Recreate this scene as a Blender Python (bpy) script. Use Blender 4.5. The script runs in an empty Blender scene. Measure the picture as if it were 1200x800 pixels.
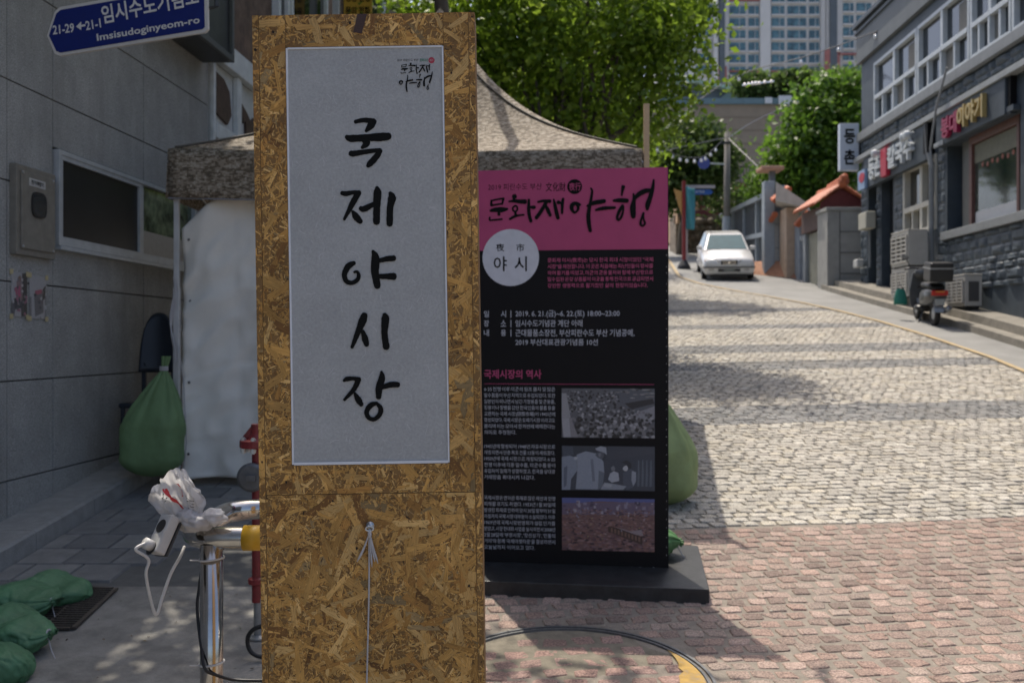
import bpy, math, random
import numpy as np
from mathutils import Vector, Matrix, noise as mnoise
R = math.radians
scene = bpy.context.scene
COL = scene.collection
random.seed(7)

# ------------------------------------------------------------------ camera, world, sun, exposure
FPX = 1167.0                      # focal length in pixels of a 1200 px wide frame (35 mm lens)
CAMZ = 1.5
cam_data = bpy.data.cameras.new('camera')
cam_data.lens = 35.0; cam_data.sensor_width = 36.0
cam_data.clip_start = 0.05; cam_data.clip_end = 3000
cam_data.dof.use_dof = True
cam_data.dof.focus_distance = 3.0
cam_data.dof.aperture_fstop = 4.4
cam = bpy.data.objects.new('camera', cam_data); COL.objects.link(cam)
cam.location = (0, 0, CAMZ); cam.rotation_euler = (R(90), 0, 0)
scene.camera = cam

SUN = Vector((-0.149, 0.424, 1.0)).normalized()      # direction towards the sun
world = bpy.data.worlds.new('World'); scene.world = world
world.use_nodes = True
wn = world.node_tree.nodes; wl = world.node_tree.links
sky = wn.new('ShaderNodeTexSky'); sky.sky_type = 'NISHITA'; sky.sun_disc = False
sky.dust_density = 4.0; sky.air_density = 0.8; sky.ozone_density = 1.0
sky.sun_elevation = math.asin(SUN.z); sky.sun_rotation = math.atan2(SUN.x, SUN.y)
bg = wn['Background']; bg.inputs['Strength'].default_value = 0.13
wl.new(sky.outputs[0], bg.inputs['Color'])
sd = bpy.data.lights.new('sun', 'SUN'); sd.energy = 2.7; sd.angle = R(0.53); sd.color = (1.0, 0.915, 0.79)
sun = bpy.data.objects.new('sun', sd); COL.objects.link(sun)
sun.rotation_euler = (-SUN).to_track_quat('-Z', 'Y').to_euler(); sun.location = (-3, 8, 20)
scene.view_settings.view_transform = 'Standard'; scene.view_settings.look = 'None'
scene.view_settings.gamma = 1.0; scene.view_settings.use_curve_mapping = False
scene.view_settings.exposure = 0.78
scene.cycles.use_denoising = True
scene.cycles.max_bounces = 8; scene.cycles.diffuse_bounces = 4; scene.cycles.transparent_max_bounces = 8
scene.cycles.sample_clamp_indirect = 6.0

# ------------------------------------------------------------------ ground profile (the street climbs away from the camera)
_GY = [-400, -30, 0, 4.7, 5.7, 8.5, 13, 17.6, 19, 26.7, 32, 40, 60, 120, 240, 900]
_GZ = [-3.0, -1.2, -0.25, -0.10, 0.0, 0.33, 0.93, 1.60, 1.79, 2.80, 3.58, 4.9, 7.5, 13.0, 18.0, 30.0]
def _prep():
    m = []
    n = len(_GY)
    d = [(_GZ[i+1]-_GZ[i])/(_GY[i+1]-_GY[i]) for i in range(n-1)]
    for i in range(n):
        if i == 0: m.append(d[0])
        elif i == n-1: m.append(d[-1])
        else: m.append(2*d[i-1]*d[i]/(d[i-1]+d[i]) if d[i-1]*d[i] > 0 else 0)
    return m
_GM = _prep()
def zg(y):
    y = min(max(y, _GY[0]), _GY[-1])
    i = 0
    while i < len(_GY)-2 and y > _GY[i+1]: i += 1
    h = _GY[i+1]-_GY[i]; t = (y-_GY[i])/h
    return ((2*t**3-3*t*t+1)*_GZ[i] + (t**3-2*t*t+t)*h*_GM[i] + (-2*t**3+3*t*t)*_GZ[i+1] + (t**3-t*t)*h*_GM[i+1])
def G(px, py, dz=0.0):
    """ground point seen at photo pixel (px, py)"""
    a, b = 1.0, 120.0
    f = lambda Y: CAMZ - (zg(Y)+dz) - (py-400)/FPX*Y
    for _ in range(60):
        m = (a+b)/2
        if f(m) > 0: a = m
        else: b = m
    return ((px-600)/FPX*a, a, zg(a)+dz)
def W(px, py, Y):
    return ((px-600)/FPX*Y, Y, CAMZ+(400-py)/FPX*Y)

# ------------------------------------------------------------------ helpers
ROOT = {}
class MB:
    def __init__(s): s.v=[]; s.f=[]; s.c=None; s.uv=None
    def add(s, vs, fs, col=None):
        n=len(s.v); s.v.extend(vs); s.f.extend([tuple(i+n for i in f) for f in fs])
        if col is not None:
            if s.c is None: s.c=[]
            s.c.extend([col]*len(fs))
        return s
    def box(s, x0,x1,y0,y1,z0,z1, fn=None, col=None):
        p=[(x0,y0,z0),(x1,y0,z0),(x1,y1,z0),(x0,y1,z0),(x0,y0,z1),(x1,y0,z1),(x1,y1,z1),(x0,y1,z1)]
        if fn: p=[fn(*q) for q in p]
        s.add(p,[(0,3,2,1),(4,5,6,7),(0,1,5,4),(1,2,6,5),(2,3,7,6),(3,0,4,7)],col); return s
    def tube(s, path, r, seg=10, caps=True, flat=None):
        pts=[Vector(p) for p in path]; n=len(pts)
        rs=r if isinstance(r,(list,tuple)) else [r]*n
        up=None; vs=[]
        for i in range(n):
            t=(pts[min(i+1,n-1)]-pts[max(i-1,0)])
            t=t.normalized() if t.length>1e-9 else Vector((0,0,1))
            if up is None:
                up=Vector((0,0,1)) if abs(t.z)<.9 else Vector((1,0,0))
            a=(up-t*up.dot(t)); a=a.normalized() if a.length>1e-6 else t.orthogonal().normalized()
            b=t.cross(a); up=a
            for k in range(seg):
                q=2*math.pi*k/seg
                vs.append(tuple(pts[i]+a*(rs[i]*math.cos(q))+b*(rs[i]*math.sin(q))))
        fs=[(i*seg+k,i*seg+(k+1)%seg,(i+1)*seg+(k+1)%seg,(i+1)*seg+k) for i in range(n-1) for k in range(seg)]
        if caps: fs+= [tuple(range(seg-1,-1,-1)), tuple((n-1)*seg+k for k in range(seg))]
        s.add(vs,fs); return s
    def lathe(s, prof, c, seg=20, axis='z'):
        vs=[]
        for r,h in prof:
            for k in range(seg):
                q=2*math.pi*k/seg
                a,b=r*math.cos(q),r*math.sin(q)
                vs.append({'z':(c[0]+a,c[1]+b,c[2]+h),'y':(c[0]+a,c[1]+h,c[2]+b),'x':(c[0]+h,c[1]+a,c[2]+b)}[axis])
        n=len(prof)
        fs=[(i*seg+k,i*seg+(k+1)%seg,(i+1)*seg+(k+1)%seg,(i+1)*seg+k) for i in range(n-1) for k in range(seg)]
        fs+=[tuple(range(seg-1,-1,-1)), tuple((n-1)*seg+k for k in range(seg))]
        s.add(vs,fs); return s
    def grid(s, fn, nu, nv, closed_u=False):
        vs=[fn(i/nu, j/nv) for j in range(nv+1) for i in range(nu+(0 if closed_u else 1))]
        w=nu if closed_u else nu+1
        fs=[]
        for j in range(nv):
            for i in range(nu):
                i2=(i+1)%w if closed_u else i+1
                fs.append((j*w+i,j*w+i2,(j+1)*w+i2,(j+1)*w+i))
        s.add(vs,fs); return s
    def prism(s, poly, fn, d0, d1):
        n=len(poly)
        vs=[fn(a,b,d0) for a,b in poly]+[fn(a,b,d1) for a,b in poly]
        fs=[tuple(range(n-1,-1,-1)),tuple(range(n,2*n))]+[(i,(i+1)%n,n+(i+1)%n,n+i) for i in range(n)]
        s.add(vs,fs); return s
    def build(s, name, mat, parent=None, smooth=False, bev=0.0, local=False, loc=None, thick=0, sub=0):
        me=bpy.data.meshes.new(name)
        V=np.array(s.v,dtype=float).reshape(-1,3)
        if parent is not None:
            off=Vector((0,0,0)) if local else ROOT[parent.name]
        elif local: off=Vector((0,0,0))
        else:
            off=Vector(loc) if loc is not None else Vector(((V[:,0].min()+V[:,0].max())/2,(V[:,1].min()+V[:,1].max())/2,V[:,2].min()))
        V=V-np.array(off)
        me.from_pydata(V.tolist(),[],s.f)
        if s.c is not None:
            at=me.color_attributes.new('Col','FLOAT_COLOR','CORNER')
            arr=[]
            for f,c in zip(s.f,s.c): arr.extend([c[0],c[1],c[2],1.0]*len(f))
            at.data.foreach_set('color',arr)
        if s.uv is not None:
            ul=me.uv_layers.new(name='UVMap')
            arr=[]
            for f in s.uv:
                for q in f: arr.extend(q)
            ul.data.foreach_set('uv',arr)
        me.validate()
        if smooth: me.polygons.foreach_set('use_smooth',[True]*len(me.polygons))
        me.materials.append(mat)
        o=bpy.data.objects.new(name,me); COL.objects.link(o)
        if parent is not None:
            o.parent=parent; ROOT[o.name]=off
        else:
            o.location=off; ROOT[o.name]=off
        if thick:
            m=o.modifiers.new('solid','SOLIDIFY'); m.thickness=thick; m.offset=0
        if sub:
            m=o.modifiers.new('sub','SUBSURF'); m.levels=sub; m.render_levels=sub
        if bev:
            m=o.modifiers.new('bev','BEVEL'); m.width=bev; m.segments=2; m.limit_method='ANGLE'; m.angle_limit=R(40)
        return o
def tag(o,label=None,cat=None,group=None,kind=None):
    if label: o['label']=label
    if cat: o['category']=cat
    if group: o['group']=group
    if kind: o['kind']=kind
    return o
def thing(name,label,cat,loc,group=None,rot=(0,0,0)):
    o=bpy.data.objects.new(name,None); COL.objects.link(o); o.location=loc; o.rotation_euler=rot
    o.empty_display_size=.1
    ROOT[o.name]=Vector(loc)
    return tag(o,label,cat,group)
def dup(root,loc,label=None,rotz=None,scale=None):
    r=root.copy(); COL.objects.link(r); r.location=loc
    if rotz is not None: r.rotation_euler=(root.rotation_euler[0],root.rotation_euler[1],rotz)
    if scale: r.scale=(scale,)*3
    if label: r['label']=label
    for ch in list(root.children):
        c=ch.copy(); COL.objects.link(c); c.parent=r
        for g in list(ch.children):
            d=g.copy(); COL.objects.link(d); d.parent=c
    return r
def struct(o): o['kind']='structure'; return o

# ---- materials
def _n(nt,t,**k):
    n=nt.nodes.new(t)
    for a,b in k.items(): setattr(n,a,b)
    return n
def mat(name,col,rough=.6,var=.15,vs=5.0,bump=0.0,bs=60.0,metal=0.0,spec=.5,col2=None,attr=False,transl=0.0,
        fine=0.0,fs=250.0,coat=0.0,stretch=None,wear=None,wearamt=.5,wscale=2.0,wstretch=None):
    m=bpy.data.materials.new(name); m.use_nodes=True
    nt=m.node_tree; L=nt.links; b=nt.nodes['Principled BSDF']
    b.inputs['Roughness'].default_value=rough; b.inputs['Metallic'].default_value=metal
    b.inputs['Specular IOR Level'].default_value=spec
    if coat: b.inputs['Coat Weight'].default_value=coat
    tc=_n(nt,'ShaderNodeTexCoord'); src=tc.outputs['Object']
    if stretch:
        mp=_n(nt,'ShaderNodeMapping'); mp.inputs['Scale'].default_value=stretch; L.new(src,mp.inputs[0]); src=mp.outputs[0]
    nz=_n(nt,'ShaderNodeTexNoise'); nz.inputs['Scale'].default_value=vs; nz.inputs['Detail'].default_value=6; nz.inputs['Roughness'].default_value=.65
    L.new(src,nz.inputs['Vector'])
    if attr:
        at=_n(nt,'ShaderNodeAttribute',attribute_name='Col'); base=at.outputs['Color']
    else:
        mx=_n(nt,'ShaderNodeMix',data_type='RGBA')
        c2=col2 or col
        mx.inputs[6].default_value=(*col,1); mx.inputs[7].default_value=(*c2,1)
        cr=_n(nt,'ShaderNodeMapRange'); cr.inputs[1].default_value=.38; cr.inputs[2].default_value=.62
        L.new(nz.outputs['Fac'],cr.inputs[0]); L.new(cr.outputs[0],mx.inputs[0]); base=mx.outputs[2]
    # brightness variation
    mr=_n(nt,'ShaderNodeMapRange'); mr.inputs[1].default_value=.3; mr.inputs[2].default_value=.7
    mr.inputs[3].default_value=1-var; mr.inputs[4].default_value=1+var
    nz2=_n(nt,'ShaderNodeTexNoise'); nz2.inputs['Scale'].default_value=vs*2.7; nz2.inputs['Detail'].default_value=5
    L.new(src,nz2.inputs['Vector']); L.new(nz2.outputs['Fac'],mr.inputs[0])
    val=mr.outputs[0]
    if fine:
        nf=_n(nt,'ShaderNodeTexNoise'); nf.inputs['Scale'].default_value=fs; nf.inputs['Detail'].default_value=2
        L.new(src,nf.inputs['Vector'])
        mf=_n(nt,'ShaderNodeMapRange'); mf.inputs[1].default_value=.3; mf.inputs[2].default_value=.7; mf.inputs[3].default_value=1-fine; mf.inputs[4].default_value=1+fine
        L.new(nf.outputs['Fac'],mf.inputs[0])
        mm=_n(nt,'ShaderNodeMath',operation='MULTIPLY'); L.new(val,mm.inputs[0]); L.new(mf.outputs[0],mm.inputs[1]); val=mm.outputs[0]
    vm=_n(nt,'ShaderNodeVectorMath',operation='SCALE'); L.new(base,vm.inputs[0]); L.new(val,vm.inputs['Scale'])
    out=vm.outputs[0]
    if wear:
        nw=_n(nt,'ShaderNodeTexNoise'); nw.inputs['Scale'].default_value=wscale; nw.inputs['Detail'].default_value=8; nw.inputs['Roughness'].default_value=.7
        if wstretch:
            wm=_n(nt,'ShaderNodeMapping'); wm.inputs['Scale'].default_value=wstretch; L.new(tc.outputs['Object'],wm.inputs[0]); L.new(wm.outputs[0],nw.inputs['Vector'])
        else: L.new(tc.outputs['Object'],nw.inputs['Vector'])
        w=_n(nt,'ShaderNodeMapRange'); w.inputs[1].default_value=.5; w.inputs[2].default_value=.68; w.inputs[4].default_value=wearamt
        L.new(nw.outputs['Fac'],w.inputs[0])
        wx=_n(nt,'ShaderNodeMix',data_type='RGBA'); L.new(w.outputs[0],wx.inputs[0]); L.new(out,wx.inputs[6]); wx.inputs[7].default_value=(*wear,1)
        out=wx.outputs[2]
    L.new(out,b.inputs['Base Color'])
    if bump:
        nb=_n(nt,'ShaderNodeTexNoise'); nb.inputs['Scale'].default_value=bs; nb.inputs['Detail'].default_value=6; L.new(src,nb.inputs['Vector'])
        bp=_n(nt,'ShaderNodeBump'); bp.inputs['Strength'].default_value=bump; bp.inputs['Distance'].default_value=.01
        L.new(nb.outputs['Fac'],bp.inputs['Height']); L.new(bp.outputs[0],b.inputs['Normal'])
    if transl:
        tr=_n(nt,'ShaderNodeBsdfTranslucent'); L.new(out,tr.inputs['Color'])
        ms=_n(nt,'ShaderNodeMixShader'); ms.inputs[0].default_value=transl
        L.new(b.outputs[0],ms.inputs[1]); L.new(tr.outputs[0],ms.inputs[2])
        L.new(ms.outputs[0],nt.nodes['Material Output'].inputs['Surface'])
    return m
def plain(name,col,rough=.5,metal=0.0,spec=.5): return mat(name,col,rough,var=.06,vs=8,metal=metal,spec=spec)
def glassmat(name,col=(.02,.025,.03),rough=.05):
    return mat(name,col,rough,var=.2,vs=1.5,spec=.8)

# ---- flat lettering
class Frame:
    """a flat board: origin o, right e, up z, outward n; pix() finds board coordinates of a photo pixel"""
    def __init__(s,o,ex,ez):
        s.o=Vector(o); s.ex=Vector(ex).normalized(); s.n=s.ex.cross(Vector(ez)).normalized(); s.ez=s.n.cross(s.ex).normalized()
    def pt(s,a,b,d=0.0): return tuple(s.o+s.ex*a+s.ez*b+s.n*d)
    def pix(s,px,py):
        r=Vector(((px-600)/FPX,1,(400-py)/FPX)); c=Vector((0,0,CAMZ))
        t=(s.o-c).dot(s.n)/r.dot(s.n); q=c+r*t-s.o
        return q.dot(s.ex),q.dot(s.ez)
_tc={}
def text2d(txt,size,bold=0.0,word=1.0,char=1.0,shear=0.0):
    cu=bpy.data.curves.new('t','FONT'); cu.body=txt; cu.size=size; cu.offset=bold*size; cu.space_word=word; cu.space_character=char
    cu.shear=shear; cu.resolution_u=2; cu.fill_mode='FRONT'
    o=bpy.data.objects.new('t',cu)
    me=bpy.data.meshes.new_from_object(o)
    V=[(v.co.x,v.co.y) for v in me.vertices]; F=[tuple(p.vertices) for p in me.polygons]
    bpy.data.objects.remove(o); bpy.data.curves.remove(cu); bpy.data.meshes.remove(me)
    return V,F
def bounds(V):
    a=np.array(V); return a[:,0].min(),a[:,0].max(),a[:,1].min(),a[:,1].max()
def put_text(mb,fr,txt,x0,y0,x1=None,y1=None,d=.001,size=.1,bold=.01,ext=0.0,word=1.0,shear=0.0,col=None):
    """fit lettering: bottom left (x0,y0) and, when given, right edge x1 / top y1 in board coordinates"""
    V,F=text2d(txt,size,bold,word,1.0,shear)
    if not V: return
    a,b,c,e=bounds(V)
    sx=(x1-x0)/(b-a) if x1 is not None else None
    sy=(y1-y0)/(e-c) if y1 is not None else None
    sx=sx or sy or 1.0; sy=sy or sx
    P=[(x0+(x-a)*sx,y0+(y-c)*sy) for x,y in V]
    if ext:
        vs=[fr.pt(x,y,d+ext) for x,y in P]; n=len(vs)
        vs+=[fr.pt(x,y,d) for x,y in P]
        ed={}
        for f in F:
            for i in range(len(f)):
                k=(f[i],f[(i+1)%len(f)]); ed[k]=1
        fs=list(F)+[(k[1],k[0],k[0]+n,k[1]+n) for k in ed if (k[1],k[0]) not in ed]
        mb.add(vs,fs,col)
    else:
        mb.add([fr.pt(x,y,d) for x,y in P],F,col)
def justified(mb,fr,lines,x0,x1,ytop,pitch,size,d=.001,bold=.012,lastfree=True):
    for i,t in enumerate(lines):
        last=(i==len(lines)-1)
        V1,_=text2d(t,size,bold); a,b,_,_=bounds(V1); w1=b-a
        word=1.0
        if ' ' in t and not (last and lastfree):
            V2,_=text2d(t,size,bold,2.0); a2,b2,_,_=bounds(V2); w2=b2-a2
            word=1+((x1-x0)-w1)/max(w2-w1,1e-6)
            word=max(.45,min(3.0,word))
        V,F=text2d(t,size,bold,word); a,b,_,_=bounds(V)
        sx=1.0 if (last and lastfree) else (x1-x0)/(b-a)
        if last and lastfree: sx=min(1.0,(x1-x0)/(b-a))
        y=ytop-pitch*i-size*.75
        mb.add([fr.pt(x0+(x-a)*sx,y+yy,d) for x,yy in V],F)
def spline(pts,k=6):
    P=[np.array(p,float) for p in pts]
    if len(P)<3: k2=k; return [tuple(P[0]+(P[1]-P[0])*t/k2) for t in range(k2+1)]
    out=[]
    for i in range(len(P)-1):
        p0=P[max(i-1,0)];p1=P[i];p2=P[i+1];p3=P[min(i+2,len(P)-1)]
        for t in range(k):
            u=t/k
            out.append(tuple(.5*((2*p1)+(-p0+p2)*u+(2*p0-5*p1+4*p2-p3)*u*u+(-p0+3*p1-3*p2+p3)*u**3)))
    out.append(tuple(P[-1])); return out
def stroke(mb,fr,pts,conv,d,jit=.06,seed=0,col=None):
    """brush stroke: list of (x,y,halfwidth) in drawing units, conv maps them to board coordinates"""
    rnd=random.Random(seed)
    S=spline(pts,7); n=len(S)
    C=[conv(p[0],p[1]) for p in S]
    q0=conv(0,0); q1=conv(1,0); sc=abs(q1[0]-q0[0])
    Wd=[max(p[2],1)*sc for p in S]
    L=[];Rr=[]
    for i in range(n):
        a=C[max(i-1,0)];b=C[min(i+1,n-1)]
        t=np.array(b)-np.array(a); t=t/(np.linalg.norm(t)+1e-9); nn=np.array((-t[1],t[0]))
        w=Wd[i]
        L.append(np.array(C[i])+nn*w*(1+rnd.uniform(-jit,jit))); Rr.append(np.array(C[i])-nn*w*(1+rnd.uniform(-jit,jit)))
    # round-ish caps
    def cap(i,j):
        t=np.array(C[i])-np.array(C[j]); t=t/(np.linalg.norm(t)+1e-9); nn=np.array((-t[1],t[0]));w=Wd[i]
        return [np.array(C[i])+t*w*math.sin(q)*.8+nn*w*math.cos(q) for q in (math.pi*.25,math.pi*.5,math.pi*.75)]
    vs=[];e=2.0e-5
    for i in range(n):
        vs.append(fr.pt(L[i][0],L[i][1],d+i*e)); vs.append(fr.pt(Rr[i][0],Rr[i][1],d+i*e))
    fs=[(2*i,2*i+1,2*i+3,2*i+2) for i in range(n-1)]
    c0=cap(0,1); m=len(vs); vs+=[fr.pt(p[0],p[1],d) for p in c0]; fs.append((0,m+2,m+1,m,1)[::1])
    c1=cap(n-1,n-2); m=len(vs); vs+=[fr.pt(p[0],p[1],d+(n-1)*e) for p in c1]; fs.append((2*n-1,m+2,m+1,m,2*n-2))
    mb.add(vs,fs,col)

# ---- foliage
def leaf_arrays(blobs,n,size,cols,seed,clump=.28,per=26):
    rng=np.random.default_rng(seed)
    B=np.array([b[:6] for b in blobs],float); vol=B[:,3]*B[:,4]*B[:,5]; pr=vol/vol.sum()
    nc=max(1,n//per)
    bi=rng.choice(len(B),nc,p=pr)
    d=rng.normal(size=(nc,3)); d/=np.linalg.norm(d,axis=1)[:,None]
    r=rng.random(nc)**.36
    cc=B[bi,:3]+d*r[:,None]*B[bi,3:6]
    cs=rng.uniform(.55,1.3,nc)
    ctone=rng.uniform(0,1,nc)
    ci=rng.integers(0,nc,n)
    p=cc[ci]+rng.normal(size=(n,3))*np.array([1,1,.7])*clump*cs[ci][:,None]
    nrm=rng.normal(size=(n,3))+np.array([0,0,.7]); nrm/=np.linalg.norm(nrm,axis=1)[:,None]
    t=rng.normal(size=(n,3)); t-=nrm*(t*nrm).sum(1)[:,None]; t/=np.linalg.norm(t,axis=1)[:,None]
    b=np.cross(nrm,t); s=size*rng.uniform(.6,1.35,n)[:,None]
    v=np.stack([p-t*s*.5, p+b*s*.34+nrm*s*.1, p+t*s*.55, p-b*s*.34+nrm*s*.1],1).reshape(-1,3)
    cols=np.array(cols)
    k=np.clip(ctone[ci]*.75+rng.random(n)*.25,0,.999)*(len(cols)-1)
    i0=np.floor(k).astype(int); fr_=(k-i0)[:,None]
    c=cols[i0]*(1-fr_)+cols[np.minimum(i0+1,len(cols)-1)]*fr_
    return v,c
def foliage(name,parent,m,blobs,n,size,cols,seed,clump=.28,per=26,loc=None):
    v,c=leaf_arrays(blobs,n,size,cols,seed,clump,per)
    N=len(c); me=bpy.data.meshes.new(name)
    off=ROOT[parent.name] if parent else Vector(loc)
    v=v-np.array(off)
    me.vertices.add(4*N); me.vertices.foreach_set('co',v.astype(np.float32).ravel())
    idx=np.arange(N)*4
    tri=np.stack([idx,idx+1,idx+2,idx,idx+2,idx+3],1).ravel().astype(np.int32)
    me.loops.add(6*N); me.loops.foreach_set('vertex_index',tri)
    me.polygons.add(2*N); me.polygons.foreach_set('loop_start',(np.arange(2*N)*3).astype(np.int32))
    try: me.polygons.foreach_set('loop_total',np.full(2*N,3,np.int32))
    except Exception: pass
    me.update(calc_edges=True)
    at=me.color_attributes.new('Col','FLOAT_COLOR','CORNER')
    cc=np.concatenate([c,np.ones((N,1))],1); at.data.foreach_set('color',np.repeat(cc,6,axis=0).astype(np.float32).ravel())
    me.validate(); me.materials.append(m)
    o=bpy.data.objects.new(name,me); COL.objects.link(o)
    if parent: o.parent=parent
    else: o.location=off
    ROOT[o.name]=Vector(off); return o
def limb(p,q,r0,r1,seed,wob=.12,k=6):
    rnd=random.Random(seed); p=Vector(p);q=Vector(q); out=[];rs=[]
    for i in range(k+1):
        t=i/k; w=wob*math.sin(math.pi*t)
        out.append(p.lerp(q,t)+Vector((rnd.uniform(-w,w),rnd.uniform(-w,w),rnd.uniform(-w,w)*.5))); rs.append(r0+(r1-r0)*t)
    return out,rs
def tree(name,label,base,top,r,blobs,n,size,cols,seed,limbs,clump=.28,group=None,leafm=None,barkm=None,cat='tree'):
    t=thing(name,label,cat,base,group)
    mb=MB(); mb.tube(*limb(base,top,r,r*.55,seed,.1),seg=9)
    for i,(z,q) in enumerate(limbs):
        b=Vector(base).lerp(Vector(top),z); mb.tube(*limb(b,q,r*.5,r*.14,seed+i+1,.22),seg=7)
    mb.build('trunk',barkm,t,smooth=True)
    foliage('crown',t,leafm,blobs,n,size,cols,seed,clump)
    return t
# ================================================================== GROUND
m_ground=mat('ground_mat',(.24,.23,.21),.9,.15,.8,bump=.3,bs=20)
m_redbed=mat('red_bed',(.225,.197,.163),.95,.18,6,bump=.5,bs=90,fine=.15,fs=300)
m_whitebed=mat('white_bed',(.19,.175,.15),.95,.2,3,bump=.4,bs=60)
m_sett=mat('sett_stone',(.3,.3,.3),.82,.10,14,bump=.9,bs=75,attr=True,fine=.42,fs=95,wear=(.17,.155,.13),wearamt=.30,wscale=1.1)
m_asphalt=mat('lane_concrete',(.23,.23,.22),.9,.12,.7,bump=.2,bs=60,col2=(.19,.19,.184),wear=(.18,.18,.17),wearamt=.35,wscale=.8)
m_yellow=mat('line_paint',(.38,.285,.15),.8,.15,4,wear=(.30,.27,.22),wearamt=.9,wscale=5)
m_conc=mat('concrete',(.25,.24,.215),.9,.16,3.2,bump=.35,bs=45,col2=(.19,.183,.165),fine=.1,fs=180,wear=(.11,.105,.095),wearamt=.55,wscale=4.5)
m_slab=mat('slab_stone',(.17,.17,.165),.88,.16,3.5,bump=.3,bs=90,attr=True,fine=.12,fs=220,wear=(.10,.10,.098),wearamt=.4,wscale=3)
m_kerb=mat('kerb_granite',(.25,.25,.24),.85,.14,4,bump=.3,bs=70,fine=.2,fs=300,wear=(.14,.14,.135),wearamt=.5,wscale=3)

def sheet(name,xl,xr,y0,y1,dz,m,step=.3,nx=1):
    n=max(2,int((y1-y0)/step)); mb=MB()
    mb.grid(lambda u,v:((lambda y:(xl(y)+(xr(y)-xl(y))*u,y,zg(y)+dz))(y0+(y1-y0)*v)),nx,n)
    return struct(mb.build(name,m))
mb=MB()
ys=[-400,-200,-60,-30]+[-20+.5*i for i in range(181)]+[75,80,90,100,120,150,180,240,300,420,600,900]
xs=[-400,-60,-8,0,12,60,400]
vs=[(x,y,zg(y)) for y in ys for x in xs]; nx=len(xs)
mb.add(vs,[(j*nx+i,j*nx+i+1,(j+1)*nx+i+1,(j+1)*nx+i) for j in range(len(ys)-1) for i in range(nx-1)])
struct(mb.build('ground',m_ground))
# road edge (the yellow line) from the photograph's own curve
_ye=[G(*p) for p in ((1200,437),(1160,420),(1100,399.5),(1030,377.5),(980,364.5),(940,355.5),(900,348),(860,341),(820,333),(796,325))]
_yx=[p[0] for p in _ye]; _yy=[p[1] for p in _ye]
def xedge(y):
    if y<_yy[0]: return _yx[0]-(_yy[0]-y)*.05
    if y>_yy[-1]: return _yx[-1]+(y-_yy[-1])*.10
    return float(np.interp(y,_yy,_yx))
def xleft(y): return -1.0 if y<9 else -1.0-.02*(y-9)
A6=R(6.3); CA,SA=math.cos(A6),math.sin(A6); VB=6.915
sheet('road_bed',lambda y:xleft(y),lambda y:xedge(y),-14,48,.004,m_whitebed,.4)
def vline(x,v): return (v+SA*x)/CA
mb=MB()
mb.grid(lambda u,v:((lambda x,y:(x,y,zg(y)+.008))(-1.0+7.6*u,-14+(vline(-1.0+7.6*u,VB)+14)*v)),12,70)
struct(mb.build('red_sett_bed',m_redbed))
sheet('side_lane',lambda y:xedge(y)+.0,lambda y:9.4+.034*y,-6,44,.004,m_asphalt,.4)
sheet('yellow_line',lambda y:xedge(y)-.02,lambda y:xedge(y)+.075,4,39,.024,m_yellow,.3)

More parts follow.
